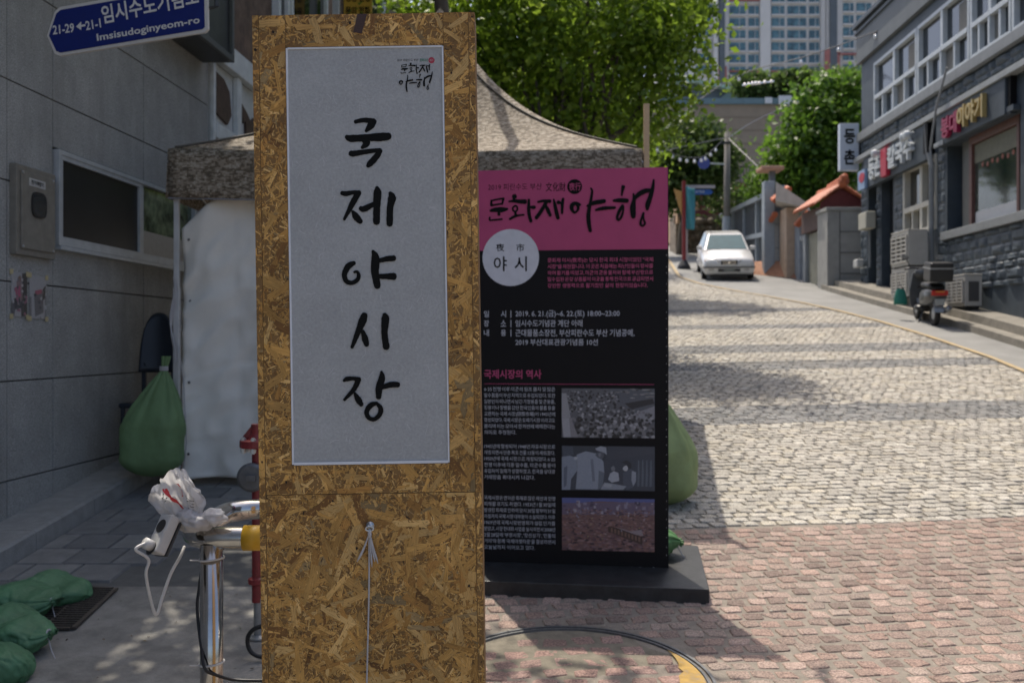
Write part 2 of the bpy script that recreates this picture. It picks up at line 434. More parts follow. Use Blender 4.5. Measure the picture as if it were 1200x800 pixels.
_zy=np.linspace(-30,80,4401); _zz=np.array([zg(y) for y in _zy])
MHC=G(668,801)          # middle of the round manhole
def band(v):
    for a,b in BANDS:
        if a<=v<=b: return True
    return False
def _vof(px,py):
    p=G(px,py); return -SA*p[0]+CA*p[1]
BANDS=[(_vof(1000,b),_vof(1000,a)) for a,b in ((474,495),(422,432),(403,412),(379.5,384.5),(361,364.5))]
def setts(name,v0,v1,umin,umax,pu,pv,gap,h,cols,seed,near,skip=None,m=None,darkcols=None,gapv=None):
    rng=np.random.default_rng(seed)
    C=[]
    nr=int((v1-v0)/pv)
    for j in range(nr):
        v=v0+(j+.5)*pv
        u=np.arange(umin,umax,pu)+(j%2)*pu*.5+rng.uniform(-.15,.15)*pu
        u=u+rng.normal(0,.06*pu,len(u)); vv=v+rng.normal(0,.06*pv,len(u))+.02*np.sin(u*1.3+j*.05)+.012*np.sin(u*3.1+j*.21)
        C.append(np.stack([u,vv],1))
    C=np.concatenate(C)
    X=C[:,0]*CA-C[:,1]*SA; Y=C[:,0]*SA+C[:,1]*CA
    keep=np.array([ (xleft(y)+pu*.5<x<xedge(y)-.07) for x,y in zip(X,Y)])
    if skip is not None: keep&=~skip(X,Y)
    X,Y,C=X[keep],Y[keep],C[keep]; N=len(X)
    hu=(pu-gap)/2*rng.uniform(.9,1.06,N); hv=(pv-(gapv or gap))/2*rng.uniform(.88,1.06,N)
    Z=np.interp(Y,_zy,_zz); hh=h*rng.uniform(.75,1.2,N)
    rot=rng.normal(0,.07,N)+A6
    col=np.array(cols)[rng.integers(0,len(cols),N)]*rng.uniform(.82,1.15,(N,1))
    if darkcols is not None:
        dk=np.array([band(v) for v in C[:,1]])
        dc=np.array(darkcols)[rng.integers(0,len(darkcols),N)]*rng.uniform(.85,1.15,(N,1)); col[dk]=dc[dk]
    if near:
        q=np.array([(-1,-.78),(-.82,-1),(.82,-1),(1,-.78),(1,.78),(.82,1),(-.82,1),(-1,.78)],float)
        rings=[(1.0,0.0),(.99,.62),(.9,.93),(.62,1.0)]
    else:
        q=np.array([(-1,-1),(1,-1),(1,1),(-1,1)],float); rings=[(1.0,0.0),(.86,1.0)]
    k=len(q)
    J=1+rng.normal(0,.05,(N,k,2)); Q=q[None]*J
    # each stone is a lopsided quadrilateral
    Q=Q+np.stack([Q[:,:,1]*rng.normal(0,.10,(N,1)),Q[:,:,0]*rng.normal(0,.09,(N,1))],2)+(Q[:,:,:1]*Q[:,:,1:])*rng.normal(0,.07,(N,1,2))
    V=[]
    for s,t in rings:
        lx=Q[:,:,0]*hu[:,None]*s; ly=Q[:,:,1]*hv[:,None]*s
        wx=lx*np.cos(rot)[:,None]-ly*np.sin(rot)[:,None]+X[:,None]; wy=lx*np.sin(rot)[:,None]+ly*np.cos(rot)[:,None]+Y[:,None]
        wz=np.interp(wy,_zy,_zz)+.004+(hh[:,None]*t)+(rng.normal(0,.0012,(N,k)) if t>0 else 0)
        V.append(np.stack([wx,wy,wz],2))
    V=np.concatenate(V,1); per=V.shape[1]
    F=[]
    nrg=len(rings)
    tmpl=[(r*k+i,r*k+(i+1)%k,(r+1)*k+(i+1)%k,(r+1)*k+i) for r in range(nrg-1) for i in range(k)]+[tuple((nrg-1)*k+i for i in range(k))]
    mb=MB(); mb.v=V.reshape(-1,3).tolist()
    mb.f=[tuple(a+n*per for a in f) for n in range(N) for f in tmpl]
    mb.c=[tuple(c) for c in col for _ in tmpl]
    o=mb.build(name,m or m_sett,smooth=False)
    return o
REDS=[(.30,.212,.172),(.275,.19,.155),(.25,.185,.152),(.325,.24,.20),(.205,.15,.125),(.285,.222,.185)]
WHITES=[(.39,.362,.312),(.42,.395,.345),(.365,.34,.295),(.33,.31,.268),(.40,.365,.30)]
DARKS=[(.20,.20,.195),(.17,.172,.17),(.22,.215,.205)]
struct(setts('red_sett_paving',3.0,VB-.02,-1.5,6.6,.124,.108,.020,.011,REDS,11,True,
   skip=lambda X,Y:(X-MHC[0])**2+(Y-MHC[1])**2<.73**2))
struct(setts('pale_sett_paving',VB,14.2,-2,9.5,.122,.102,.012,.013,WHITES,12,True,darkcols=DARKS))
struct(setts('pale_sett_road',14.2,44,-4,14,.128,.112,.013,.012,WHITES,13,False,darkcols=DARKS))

# round manhole filled with setts
mh=thing('manhole_cover','round manhole cover inlaid with red setts and a yellow paint patch','manhole cover',MHC)
def mhz(x,y,d): return (x,y,zg(y)+d)
m_ring=mat('ring_iron',(.15,.155,.16),.5,.2,20,metal=.6,bump=.2)
mb=MB()
for r0,r1,h in ((.666,.680,.020),(.641,.653,.019)):
    n=72; vs=[]
    for i in range(n):
        q=2*math.pi*i/n
        for r,z in ((r0,.006),(r0,h),(r1,h),(r1,.006)): vs.append(mhz(MHC[0]+r*math.cos(q),MHC[1]+r*math.sin(q),z))
    mb.add(vs,[(4*i+k,4*((i+1)%n)+k,4*((i+1)%n)+k+1,4*i+k+1) for i in range(n) for k in range(3)])
mb.build('ring_frame',m_ring,mh)
mb=MB(); n=48
mb.add([mhz(MHC[0],MHC[1],.0085)]+[mhz(MHC[0]+.64*math.cos(2*math.pi*i/n),MHC[1]+.64*math.sin(2*math.pi*i/n),.0085) for i in range(n)],[(0,1+i,1+(i+1)%n) for i in range(n)])
mb.build('mortar_bed',mat('mh_mortar',(.19,.17,.13),.95,.2,6,bump=.4,bs=90),mh)
_o=setts('sett_infill',MHC[1]*CA-MHC[0]*SA-.62,MHC[1]*CA-MHC[0]*SA+.64,-1,2,.150,.128,.034,.012,[(.28,.18,.15),(.24,.16,.135),(.30,.20,.17)],15,True,
   skip=lambda X,Y:(X-MHC[0])**2+(Y-MHC[1])**2>.585**2)
_o.data.transform(Matrix.Translation(Vector(_o.location)-Vector(MHC))); _o.location=(0,0,0); _o.parent=mh
mb=MB(); rnd=random.Random(4); vs=[]; n=14
for i in range(n+1):
    q=R(-36)+R(72)*i/n
    for r in (.632,.632-(.10+rnd.uniform(-.03,.03))*math.sin(math.pi*min(1,max(.1,i/n)))): vs.append(mhz(MHC[0]+r*math.cos(q),MHC[1]+r*math.sin(q),.0205))
mb.add(vs,[(2*i,2*i+2,2*i+3,2*i+1) for i in range(n)])
mb.build('yellow_paint_patch',mat('mh_yellow',(.38,.24,.06),.8,.2,9,wear=(.26,.21,.15),wearamt=1.0,wscale=20),mh)

# left pavement: slabs, concrete pad, step
XL=-3.91
def xw(y): return XL+.063*y            # face of the left building
def xk(y): return xw(y)+.345           # front of its step
sheet('concrete_pad',lambda y:xk(y)-.05,lambda y:-.98,-12,5.95,.010,m_conc,.3,6)
sheet('left_pavement_bed',lambda y:xk(y)-.05,lambda y:xleft(y)+.02,5.9,40,.006,mat('slab_joint',(.10,.10,.095),.95),.3,3)
mb=MB(); rnd=random.Random(5)
def slab(x0,x1,y0,y1):
    c=rnd.choice([(.20,.198,.19),(.17,.17,.166),(.22,.215,.205),(.15,.15,.148)]); g=.006; h=.022
    sx=lambda y:.063*(y-6)
    P=[(x0+g,y0+g),(x1-g,y0+g),(x1-g,y1-g),(x0+g,y1-g)]
    vs=[(x+sx(y),y,zg(y)+.004) for x,y in P]+[(x+sx(y)+(.004 if x<(x0+x1)/2 else -.004),y+(.004 if y<(y0+y1)/2 else -.004),zg(y)+h) for x,y in P]
    mb.add(vs,[(4,5,6,7),(0,1,5,4),(1,2,6,5),(2,3,7,6),(3,0,4,7)],c)
x0=xk(6)
for j in range(46):
    for i in range(8 if j>4 else 4):
        a=x0+.305*i+(.15 if j%2 else 0); y=5.1+.305*j
        if a+.305+.063*(y-6)>xleft(y): continue
        if j>4 or a+.305<x0+.305*(1.0+.55*j)+.1: slab(a,a+.305,y,y+.305)
    if j%2: slab(x0,x0+.15,5.1+.305*j,5.1+.305*(j+1))
struct(mb.build('paving_slabs',m_slab))
mb=MB()
for i in range(34):
    y0=1.0+.8*i; y1=y0+.794
    n=3
    for k in range(n):
        a=y0+(y1-y0)*k/n; b=y0+(y1-y0)*(k+1)/n
        vs=[]
        for y in (a,b):
            vs+=[(xk(y),y,zg(y)-.05),(xk(y)-.004,y,zg(y)+.135),(xk(y)-.02,y,zg(y)+.15),(xw(y)-.1,y,zg(y)+.152)]
        mb.add(vs,[(0,4,5,1),(1,5,6,2),(2,6,7,3)]+([(0,1,2,3)] if k==0 else [])+([(4,7,6,5)] if k==n-1 else []))
struct(mb.build('kerb_step',m_kerb))

# ================================================================== OSB SIGNBOARD (in focus)
def osb_mat(name,dark=1.0):
    m=bpy.data.materials.new(name); m.use_nodes=True; nt=m.node_tree; L=nt.links; b=nt.nodes['Principled BSDF']
    b.inputs['Roughness'].default_value=.62; b.inputs['Specular IOR Level'].default_value=.35
    at=_n(nt,'ShaderNodeAttribute',attribute_name='Col')
    uv=_n(nt,'ShaderNodeUVMap'); mp=_n(nt,'ShaderNodeMapping'); mp.inputs['Scale'].default_value=(25,420,1)
    L.new(uv.outputs[0],mp.inputs[0])
    nz=_n(nt,'ShaderNodeTexNoise'); nz.inputs['Scale'].default_value=1.0; nz.inputs['Detail'].default_value=3; L.new(mp.outputs[0],nz.inputs['Vector'])
    mr=_n(nt,'ShaderNodeMapRange'); mr.inputs[1].default_value=.3; mr.inputs[2].default_value=.7; mr.inputs[3].default_value=.72; mr.inputs[4].default_value=1.22
    L.new(nz.outputs['Fac'],mr.inputs[0])
    tc=_n(nt,'ShaderNodeTexCoord'); n2=_n(nt,'ShaderNodeTexNoise'); n2.inputs['Scale'].default_value=9; n2.inputs['Detail'].default_value=5; L.new(tc.outputs['Object'],n2.inputs['Vector'])
    m2=_n(nt,'ShaderNodeMapRange'); m2.inputs[1].default_value=.3; m2.inputs[2].default_value=.7; m2.inputs[3].default_value=.8*dark; m2.inputs[4].default_value=1.15*dark
    L.new(n2.outputs['Fac'],m2.inputs[0])
    mm=_n(nt,'ShaderNodeMath',operation='MULTIPLY'); L.new(mr.outputs[0],mm.inputs[0]); L.new(m2.outputs[0],mm.inputs[1])
    vm=_n(nt,'ShaderNodeVectorMath',operation='SCALE'); L.new(at.outputs['Color'],vm.inputs[0]); L.new(mm.outputs[0],vm.inputs['Scale'])
    L.new(vm.outputs[0],b.inputs['Base Color'])
    bp=_n(nt,'ShaderNodeBump'); bp.inputs['Strength'].default_value=.35; bp.inputs['Distance'].default_value=.002
    L.new(nz.outputs['Fac'],bp.inputs['Height']); L.new(bp.outputs[0],b.inputs['Normal'])
    return m
m_osb=osb_mat('osb'); 
OF=Frame(W(432,400,2.67),(1,0,.0153),(-.0153,0,1))
oL=OF.pix(301,400)[0]; oR=OF.pix(562,400)[0]; oT=OF.pix(425,16)[1]
pL=OF.pix(339,300)[0]; pR=OF.pix(522.5,300)[0]; pT=OF.pix(427,55)[1]; pB=OF.pix(434,543)[1]
sB=OF.pix(435,578)[1]
o_bot=zg(2.67)-CAMZ; TH=.0175
OD=.12
SB=thing('osb_signboard','tall OSB chipboard signboard with a white paper panel of black brush lettering','signboard',(OF.pt((oL+oR)/2,o_bot)[0],2.67+OD/2,zg(2.67)))
PAL=[(.46,.262,.075),(.43,.235,.062),(.50,.30,.10),(.38,.20,.05),(.34,.17,.042),(.54,.34,.125),(.45,.255,.075),(.41,.225,.06)]
def clip(poly,a0,a1,b0,b1):
    for ax,lim,sgn in ((0,a0,1),(0,a1,-1),(1,b0,1),(1,b1,-1)):
        out=[]
        for i in range(len(poly)):
            p=poly[i];q=poly[(i+1)%len(poly)]
            ip=(p[ax]-lim)*sgn>=0; iq=(q[ax]-lim)*sgn>=0
            if ip: out.append(p)
            if ip!=iq:
                t=(lim-p[ax])/(q[ax]-p[ax]); out.append(tuple(p[k]+(q[k]-p[k])*t for k in range(len(p))))
        poly=out
        if len(poly)<3: return []
    return poly
def osb_piece(name,a0,a1,b0,b1,d,depth,seed,axis=None,dens=1.0,big=1.0):
    """a board with its pressed strands modelled as thin flakes on the face"""
    rnd=random.Random(seed); mb=MB(); mb.uv=[]
    mb.box(a0,a1,-d-depth if False else -depth-d,-d,b0,b1,fn=lambda a,q,b:OF.pt(a,b,q+2*d if False else q),col=(.22,.12,.04))
    mb.uv=[[(0,0)]*4 for _ in mb.f]
    area=(a1-a0)*(b1-b0)
    sets=[(int(15000*area*dens),(.006,.022),(.0012,.0042),.0003,.0010,1.0),
          (int(1900*area*dens),(.018,.05),(.003,.010),.0007,.0013,1.0),
          (int(330*area*dens*big),(.045,.115),(.009,.026),.0010,.0016,.9),
          (int(13000*area*dens),(.003,.012),(.0007,.0024),.0014,.0019,.88)]
    for n,lr,wr,z0,z1,tone in sets:
        for _ in range(n):
            L=rnd.uniform(*lr); w=rnd.uniform(*wr); th=rnd.gauss(0,1.0)+(math.pi/2 if rnd.random()<.6 else 0)
            ca,sa=math.cos(th),math.sin(th); ca0=rnd.uniform(a0-.01,a1+.01); cb0=rnd.uniform(b0-.01,b1+.01)
            j=lambda s:rnd.uniform(-s,s)
            loc=[(-L/2+j(L*.12),-w/2),(0+j(L*.2),-w/2+j(w*.25)),(L/2+j(L*.12),-w/2+j(w*.2)),(L/2+j(L*.12),w/2),(j(L*.2),w/2+j(w*.25)),(-L/2+j(L*.12),w/2+j(w*.2))]
            z=rnd.uniform(z0,z1); tx=j(.012); ty=j(.05)
            uo=rnd.random()*7; vo=rnd.random()*7
            poly=[(ca0+x*ca-y*sa,cb0+x*sa+y*ca,z+max(-.0005,min(.0005,x*tx+y*ty)),uo+x,vo+y) for x,y in loc]
            poly=clip(poly,a0+.0005,a1-.0005,b0+.0005,b1-.0005)
            if len(poly)<3: continue
            c=rnd.choice(PAL); r=rnd.random()
            if r<.05: c=(.25,.17,.075)
            elif r<(.22 if L<.013 else .10): c=(.17,.080,.022)
            elif r<(.26 if L<.013 else .0): c=(.04,.022,.010)
            k=rnd.uniform(.9,1.48)*tone; c=(c[0]*k,c[1]*k,c[2]*k)
            mb.add([OF.pt(p[0],p[1],-d+p[2]) for p in poly],[tuple(range(len(poly)))],c); mb.uv.append([(p[3],p[4]) for p in poly])
    # knots and nail holes
    for _ in range(int(22*area*dens)+1):
        q=rnd.uniform(.0015,.004); ca0=rnd.uniform(a0+.01,a1-.01); cb0=rnd.uniform(b0+.01,b1-.01)
        mb.add([OF.pt(ca0+q*math.cos(k*math.pi/4)*rnd.uniform(.7,1.3),cb0+q*1.3*math.sin(k*math.pi/4)*rnd.uniform(.7,1.3),-d+.0023) for k in range(8)],[tuple(range(8))],(.018,.012,.008)); mb.uv.append([(0,0)]*8)
    return mb.build(name,m_osb,SB)
g=.0005
iL=oL+TH; iR=oR-TH
seamR=OF.pix(520,40)[0]
osb_piece('side_panel',oL,oL+TH-g,o_bot,oT,.0,OD,1,dens=1.3,big=.1)
osb_piece('side_panel',oR-TH+g,oR,o_bot,oT-.001,.0,OD,2,dens=1.3,big=.1)
osb_piece('frame_stile',iL,pL-.002,sB+g,oT-.001,.0015,.012,3)
osb_piece('frame_stile',pR+.002,iR,sB+g,oT,.0015,.012,4,big=2.2,dens=.9)
osb_piece('top_rail',pL-.002+g,pR+.002-g,pT+.002,oT-.0005,.0012,.012,5)
osb_piece('bottom_rail',pL-.002+g,pR+.002-g,sB+g,pB-.002,.0012,.012,6)
osb_piece('lower_board',iL,iR,o_bot,sB-g,.001,.012,7,big=1.8)
mb=MB(); mb.box(iL+.001,iR-.001,-OD+.004,-OD+.016,o_bot,oT-.02,fn=lambda a,q,b:OF.pt(a,b,q)); mb.box(iL+.001,iR-.001,-OD+.02,-.016,oT-.018,oT-.002,fn=lambda a,q,b:OF.pt(a,b,q))
mb.build('back_board',mat('osb_plain',(.38,.23,.085),.65,.25,18,stretch=(1,1,1)),SB)
# dark strip pressed into the top rail
mb=MB(); P=[OF.pix(*p) for p in ((419,16.5),(430,16.5),(424,40),(414,38))]
mb.add([OF.pt(a,b,.0012) for a,b in P],[(0,1,2,3)],(.06,.035,.03)); mb.uv=[[(0,0),(.01,0),(.01,.1),(0,.1)]]
mb.build('dark_strand',m_osb,SB)
# paper panel
m_paper=mat('hanji_paper',(.36,.37,.375),.75,.06,3,fine=.08,fs=130,bump=.15,bs=160)
mb=MB(); mb.box(pL,pR,-.010,-.005,pB,pT,fn=lambda a,q,b:OF.pt(a,b,q)); paper=mb.build('paper_panel',m_paper,SB)
mb=MB(); e=.0055
for a0,a1,b0,b1 in ((pL-.0015,pL+e*.6,pB,pT),(pR-e*.5,pR+.0015,pB,pT),(pL+e*.6,pR-e*.5,pT-e*.5,pT+.0015),(pL+e*.6,pR-e*.5,pB-.0015,pB+e)):
    mb.box(a0,a1,-.006,-.0015,b0,b1,fn=lambda a,q,b:OF.pt(a,b,q))
mb.build('white_edging',plain('edge_white',(.66,.68,.72),.4),paper)
rnd=random.Random(21); mb=MB()
for i in range(2000):
    a=rnd.uniform(pL+.006,pR-.006); b=rnd.uniform(pB+.008,pT-.006); th=rnd.uniform(0,6.28); k=rnd.gauss(0,38); L=rnd.choice([.008,.012,.018,.026]); w=rnd.choice([.0002,.0003,.0004,.0006])
    pts=[];n=6
    for t in range(n+1):
        pts.append((a,b)); a+=math.cos(th)*L/n; b+=math.sin(th)*L/n; th+=k*L/n
    if not all(pL+.006<p[0]<pR-.006 and pB+.008<p[1]<pT-.006 for p in pts): continue
    z=-.0049+i*1.5e-7
    vs=[]
    for t in range(n+1):
        q=pts[min(t+1,n)]; p=pts[max(t-1,0)]; dx,dy=q[0]-p[0],q[1]-p[1]; l=math.hypot(dx,dy)+1e-9
        vs+= [OF.pt(pts[t][0]-dy/l*w,pts[t][1]+dx/l*w,z),OF.pt(pts[t][0]+dy/l*w,pts[t][1]-dx/l*w,z)]
    c=rnd.choice([.40,.42,.45,.50,.34]); mb.add(vs,[(2*t,2*t+1,2*t+3,2*t+2) for t in range(n)],(c,c*1.01,c*1.05))
mb.build('paper_fibre',mat('fibre',(.5,.5,.5),.8,.02,attr=True),paper)
m_ink=plain('ink',(.006,.0065,.0065),.8,spec=.15)
def ocv(x0,y0,s): return lambda x,y:OF.pix(x0+x/s,y0+y/s)
c1=ocv(385,120,5.714); c2=ocv(320,120,3.636); c3=ocv(385,270,3.478)
GL=[
 (c1,[(178,128,14),(235,117,16),(300,124,19)]),(c1,[(303,124,20),(280,155,24),(250,190,11)]),
 (c1,[(118,228,14),(150,240,24),(260,234,24),(350,230,28),(402,225,24)]),(c1,[(245,245,26),(250,275,24),(222,302,10)]),
 (c1,[(148,336,18),(160,342,20),(230,332,17),(300,322,15),(345,320,15)]),(c1,[(345,320,16),(320,360,21),(280,405,21),(262,424,14)]),
 (c2,[(292,385,9),(310,388,11),(340,383,9),(366,386,12)]),(c2,[(362,386,13),(340,425,13),(302,498,6)]),(c2,[(338,463,6),(352,485,15),(372,508,11)]),
 (c2,[(372,450,10),(385,454,13),(410,442,12),(435,428,8)]),(c2,[(442,362,8),(444,385,17),(441,450,15),(440,510,15)]),(c2,[(498,385,8),(506,405,17),(498,450,14),(496,518,14)]),
 (c3,[(103,132,9),(80,146,13),(64,178,11),(72,206,10),(95,213,9),(117,200,9),(122,182,8),(116,168,6),(104,170,5)]),
 (c3,[(180,84,6),(190,110,16),(189,170,16),(199,228,13)]),(c3,[(195,125,8),(235,116,11),(266,113,12)]),(c3,[(200,187,9),(240,187,12),(266,187,15)]),
 (c3,[(146,344,13),(138,368,16),(115,425,11),(95,476,7)]),(c3,[(138,410,8),(148,440,13),(155,466,10)]),(c3,[(228,342,9),(231,360,16),(228,420,13),(235,476,14)]),
 (c3,[(62,612,6),(75,605,10),(100,603,8),(124,607,10)]),(c3,[(122,606,11),(104,645,10),(64,690,6)]),(c3,[(106,662,5),(120,688,13),(134,710,9)]),
 (c3,[(215,575,5),(217,600,13),(206,640,14),(204,680,11)]),(c3,[(212,642,8),(250,629,12),(283,628,11)]),
 (c3,[(197,704,7),(172,712,11),(155,738,10),(164,763,9),(188,768,9),(209,748,10),(212,725,10),(202,710,8),(195,706,6)])]
mb=MB()
for i,(cv,p) in enumerate(GL): stroke(mb,OF,p,cv,-.0043+.00012*i,seed=i)
mb.build('brush_lettering',m_ink,paper)
# title calligraphy shared by the small emblem and the banner, in pixels of the banner's heading
t1=lambda x,y:(560+x/10,205+y/10); t2=lambda x,y:(670+x/8.892,195+y/8.892)
TITLE=[
 (t1,[(157,298,9),(158,340,14),(155,362,10)],10),(t1,[(160,303,10),(230,287,9),(302,276,12)],10),(t1,[(300,278,13),(290,320,11),(284,345,8)],10),(t1,[(158,358,12),(220,348,9),(286,338,8)],10),
 (t1,[(148,420,14),(200,410,24),(280,408,28),(348,400,12)],10),(t1,[(243,428,12),(248,465,18)],10),(t1,[(140,498,8),(142,530,10),(200,527,9),(285,519,8)],10),
 (t1,[(420,255,24),(436,253,26)],10),(t1,[(425,272,18),(422,292,12)],10),(t1,[(365,312,8),(430,306,18),(500,312,22),(555,314,26)],10),
 (t1,[(440,360,9),(413,382,9),(412,412,8),(438,430,9),(461,412,9),(462,380,9),(444,361,8)],10),(t1,[(438,430,11),(446,474,16)],10),(t1,[(375,518,12),(430,488,15),(480,475,11),(540,468,8)],10),
 (t1,[(598,290,13),(597,400,18),(605,480,18),(624,545,17)],10),(t1,[(612,378,10),(650,380,20),(666,380,18)],10),
 (t1,[(705,318,12),(770,306,15),(846,310,20)],10),(t1,[(805,318,18),(745,420,20),(685,505,20)],10),(t1,[(793,350,10),(820,410,20),(850,475,17)],10),
 (t1,[(890,290,9),(905,360,18),(925,450,21),(940,508,19)],10),(t1,[(1000,280,14),(990,350,17),(988,450,13)],10),(t1,[(942,322,22),(978,332,10)],10),
 (t2,[(88,402,12),(45,384,15),(8,402,20),(0,440,18),(28,482,11),(62,458,11),(68,424,14),(48,396,12)],8.9),
 (t2,[(200,230,8),(213,265,11),(195,380,14),(175,500,19),(180,600,19),(195,675,15)],8.9),(t2,[(160,414,9),(230,383,20),(340,363,20)],8.9),(t2,[(250,456,10),(330,438,17),(450,431,13)],8.9),
 (t2,[(538,212,18),(530,250,13),(522,302,7)],8.9),(t2,[(436,358,11),(500,355,19),(578,359,20)],8.9),(t2,[(532,408,13),(500,460,15),(474,528,12),(485,560,10),(515,532,12),(535,470,10),(537,420,10)],8.9),
 (t2,[(643,288,8),(650,340,15),(638,430,26),(642,525,22)],8.9),(t2,[(650,345,12),(700,292,22),(770,257,22),(835,250,14)],8.9),(t2,[(855,142,7),(845,220,16),(820,320,20),(792,400,23),(788,450,13)],8.9),
 (t2,[(750,488,11),(724,555,10),(718,605,11),(742,620,10),(764,592,10),(752,560,9),(746,510,9)],8.9)]
mb=MB()
for i,(tf,p,s) in enumerate(TITLE):
    A=i<21
    def cv(x,y):
        if A: return OF.pix(469+(x-572)*35/89.5,73.2+(y-228)*13.2/32.5)
        return OF.pix(467.8+(x-669)*39/98,83.6+(y-210)*24/62)
    P=[(*tf(x,y),w/s*1.05) for x,y,w in p]
    stroke(mb,OF,P,cv,-.0044+.00008*i,seed=90+i,jit=.03)
put_text(mb,OF,'2019 피란수도 부산',*OF.pix(465,71.6),x1=OF.pix(490,70)[0],y1=OF.pix(465,68.6)[1],d=-.0044,bold=.0)
emb=mb.build('emblem_lettering',m_ink,paper)
mb=MB(); put_text(mb,OF,'문화유산',*OF.pix(492,71.8),x1=OF.pix(501.5,70)[0],y1=OF.pix(492,68.2)[1],d=-.0044,bold=.02)
mb.build('green_lettering',plain('green_ink',(.02,.17,.10),.6),paper)
mb=MB(); cx,cy=OF.pix(505.5,70.2); mb.add([OF.pt(cx+.0083*math.cos(k*math.pi/12),cy+.0083*math.sin(k*math.pi/12),-.0045) for k in range(24)],[tuple(range(24))])
mb.build('red_seal',plain('seal_red',(.38,.03,.06),.6),paper)
mb=MB(); put_text(mb,OF,'夜行',cx-.0052,cy-.003,x1=cx+.0052,y1=cy+.003,d=-.0042,bold=.0); mb.build('seal_lettering',plain('seal_white',(.5,.4,.4),.6),paper)
# eye hook with string
hx,hb=OF.pix(434,617)
m_zinc=plain('zinc',(.55,.57,.58),.35,metal=.9)
hk=MB()
hk.tube([OF.pt(hx+.0105*math.cos(q),hb-.002+.0062*math.sin(q),.016) for q in [2*math.pi*i/18 for i in range(19)]],.0024,8)
hk.tube([OF.pt(hx-.004,hb+.002,.0),OF.pt(hx-.004,hb+.006,.017)],.0025,8); hk.lathe([(.011,0),(.010,.002),(.004,.003)],OF.pt(hx,hb+.004,.004),12,'y')
hk.build('eye_hook',m_zinc,SB,smooth=True)
m_string=mat('string',(.42,.41,.42),.85,.2,300)
st=MB(); x2,b2=OF.pix(426,800)
st.tube([OF.pt(hx-.002+(x2-hx)*t+.0015*math.sin(t*9),hb-.004+(o_bot+.3-hb)*t,.006+.004*(1-t)) for t in [i/24 for i in range(25)]],.0024,6)
for dx,l,r in ((-.036,.085,3),(-.03,.078,4),(.012,.085,5),(.02,.09,6),(.004,.10,8)):
    st.tube([OF.pt(hx+dx*t**1.3,hb-.006-l*t,.014-.004*t) for t in [i/6 for i in range(7)]],[.0018,.0018,.002,.0022,.0026,.003,.0012],5)
st.lathe([(.002,-.02),(.0055,-.012),(.005,0),(.002,.006)],OF.pt(hx,hb-.008,.014),8)
st.build('white_string',m_string,SB,smooth=True)

# ================================================================== BANNER STAND
YB=6.03
BF=Frame(W(668,400,YB+.005),(math.cos(R(6)),-math.sin(R(6)),0),(0,0,1))
BF.o=Vector(W(668,400,6.03+.105*.575)); 
bL=BF.pix(552,430)[0]; bR=BF.pix(783.5,430)[0]; bT=BF.pix(783.5,196.5)[1]; bB=BF.pix(783.5,665.5)[1]
zb=BF.pt(0,bB)[2]
cx=(bL+bR)/2; base_c=BF.pt(cx,bB)
BN=thing('banner_stand','black and magenta event information board standing upright on a flat black base','banner stand',(base_c[0],base_c[1],zg(base_c[1])))
m_black=mat('print_black',(.006,.006,.007),.6,.1,3,spec=.2)
m_pink=mat('print_pink',(.40,.060,.155),.5,.05,3,spec=.3)
m_wht=plain('print_white',(.55,.57,.62),.6)
mb=MB(); mb.box(bL,bR,-.06,0,bB,bT,fn=lambda a,q,b:BF.pt(a,b,q)); panel=mb.build('panel',m_black,BN,bev=.002)
kx0,_=BF.pix(552,240); kx1,_=BF.pix(782.6,240); _,k0=BF.pix(700,292.6); _,k1=BF.pix(700,197.5)
mb=MB(); mb.add([BF.pt(kx0,k0,.0006),BF.pt(kx1,k0,.0006),BF.pt(kx1,k1,.0006),BF.pt(kx0,k1,.0006)],[(0,1,2,3)]); mb.build('magenta_header',m_pink,panel)
mb=MB()
for i,(tf,p,s) in enumerate(TITLE):
    P=[(*tf(x,y),w/s) for x,y,w in p]
    stroke(mb,BF,P,lambda x,y:BF.pix(x,y),.0014+.00015*i,seed=40+i,jit=.03)
put_text(mb,BF,'2019 피란수도 부산',*BF.pix(572,223.3),x1=BF.pix(635,220)[0],y1=BF.pix(572,215.5)[1],d=.0014,bold=-.004)
put_text(mb,BF,'文化財',*BF.pix(639.5,224.5),x1=BF.pix(663,220)[0],y1=BF.pix(640,214)[1],d=.0014,bold=.008)
sx,sy=BF.pix(673.4,218.8); rr=(BF.pix(682.2,218)[0]-sx)
mb.add([BF.pt(sx+rr*math.cos(k*math.pi/16),sy+rr*math.sin(k*math.pi/16),.0013) for k in range(32)],[tuple(range(32))])
mb.build('title_lettering',m_ink,panel)
mb=MB(); put_text(mb,BF,'夜行',*BF.pix(667,223.5),x1=BF.pix(680.6,220)[0],y1=BF.pix(667,214.2)[1],d=.0022,bold=.012); mb.build('seal_lettering',m_pink,panel)
mb=MB(); sx,sy=BF.pix(598.5,301.8); rr=BF.pix(631.7,302)[0]-sx
mb.add([BF.pt(sx+rr*math.cos(k*math.pi/24),sy+rr*math.sin(k*math.pi/24),.0014) for k in range(48)],[tuple(range(48))]); mb.build('white_disc',m_wht,panel)
mb=MB()
for t,a,b,c,d in (('夜',581.5,294.5,591,285.5),('市',605,294.5,614.5,285.5),('야',578.5,318,594,300.5),('시',603,318,617.5,300.5)):
    put_text(mb,BF,t,*BF.pix(a,b),x1=BF.pix(c,b)[0],y1=BF.pix(a,d)[1],d=.0022,bold=.012)
mb.build('disc_lettering',m_ink,panel)
def bscale(n): return BF.pix(700+n,400)[0]-BF.pix(700,400)[0]
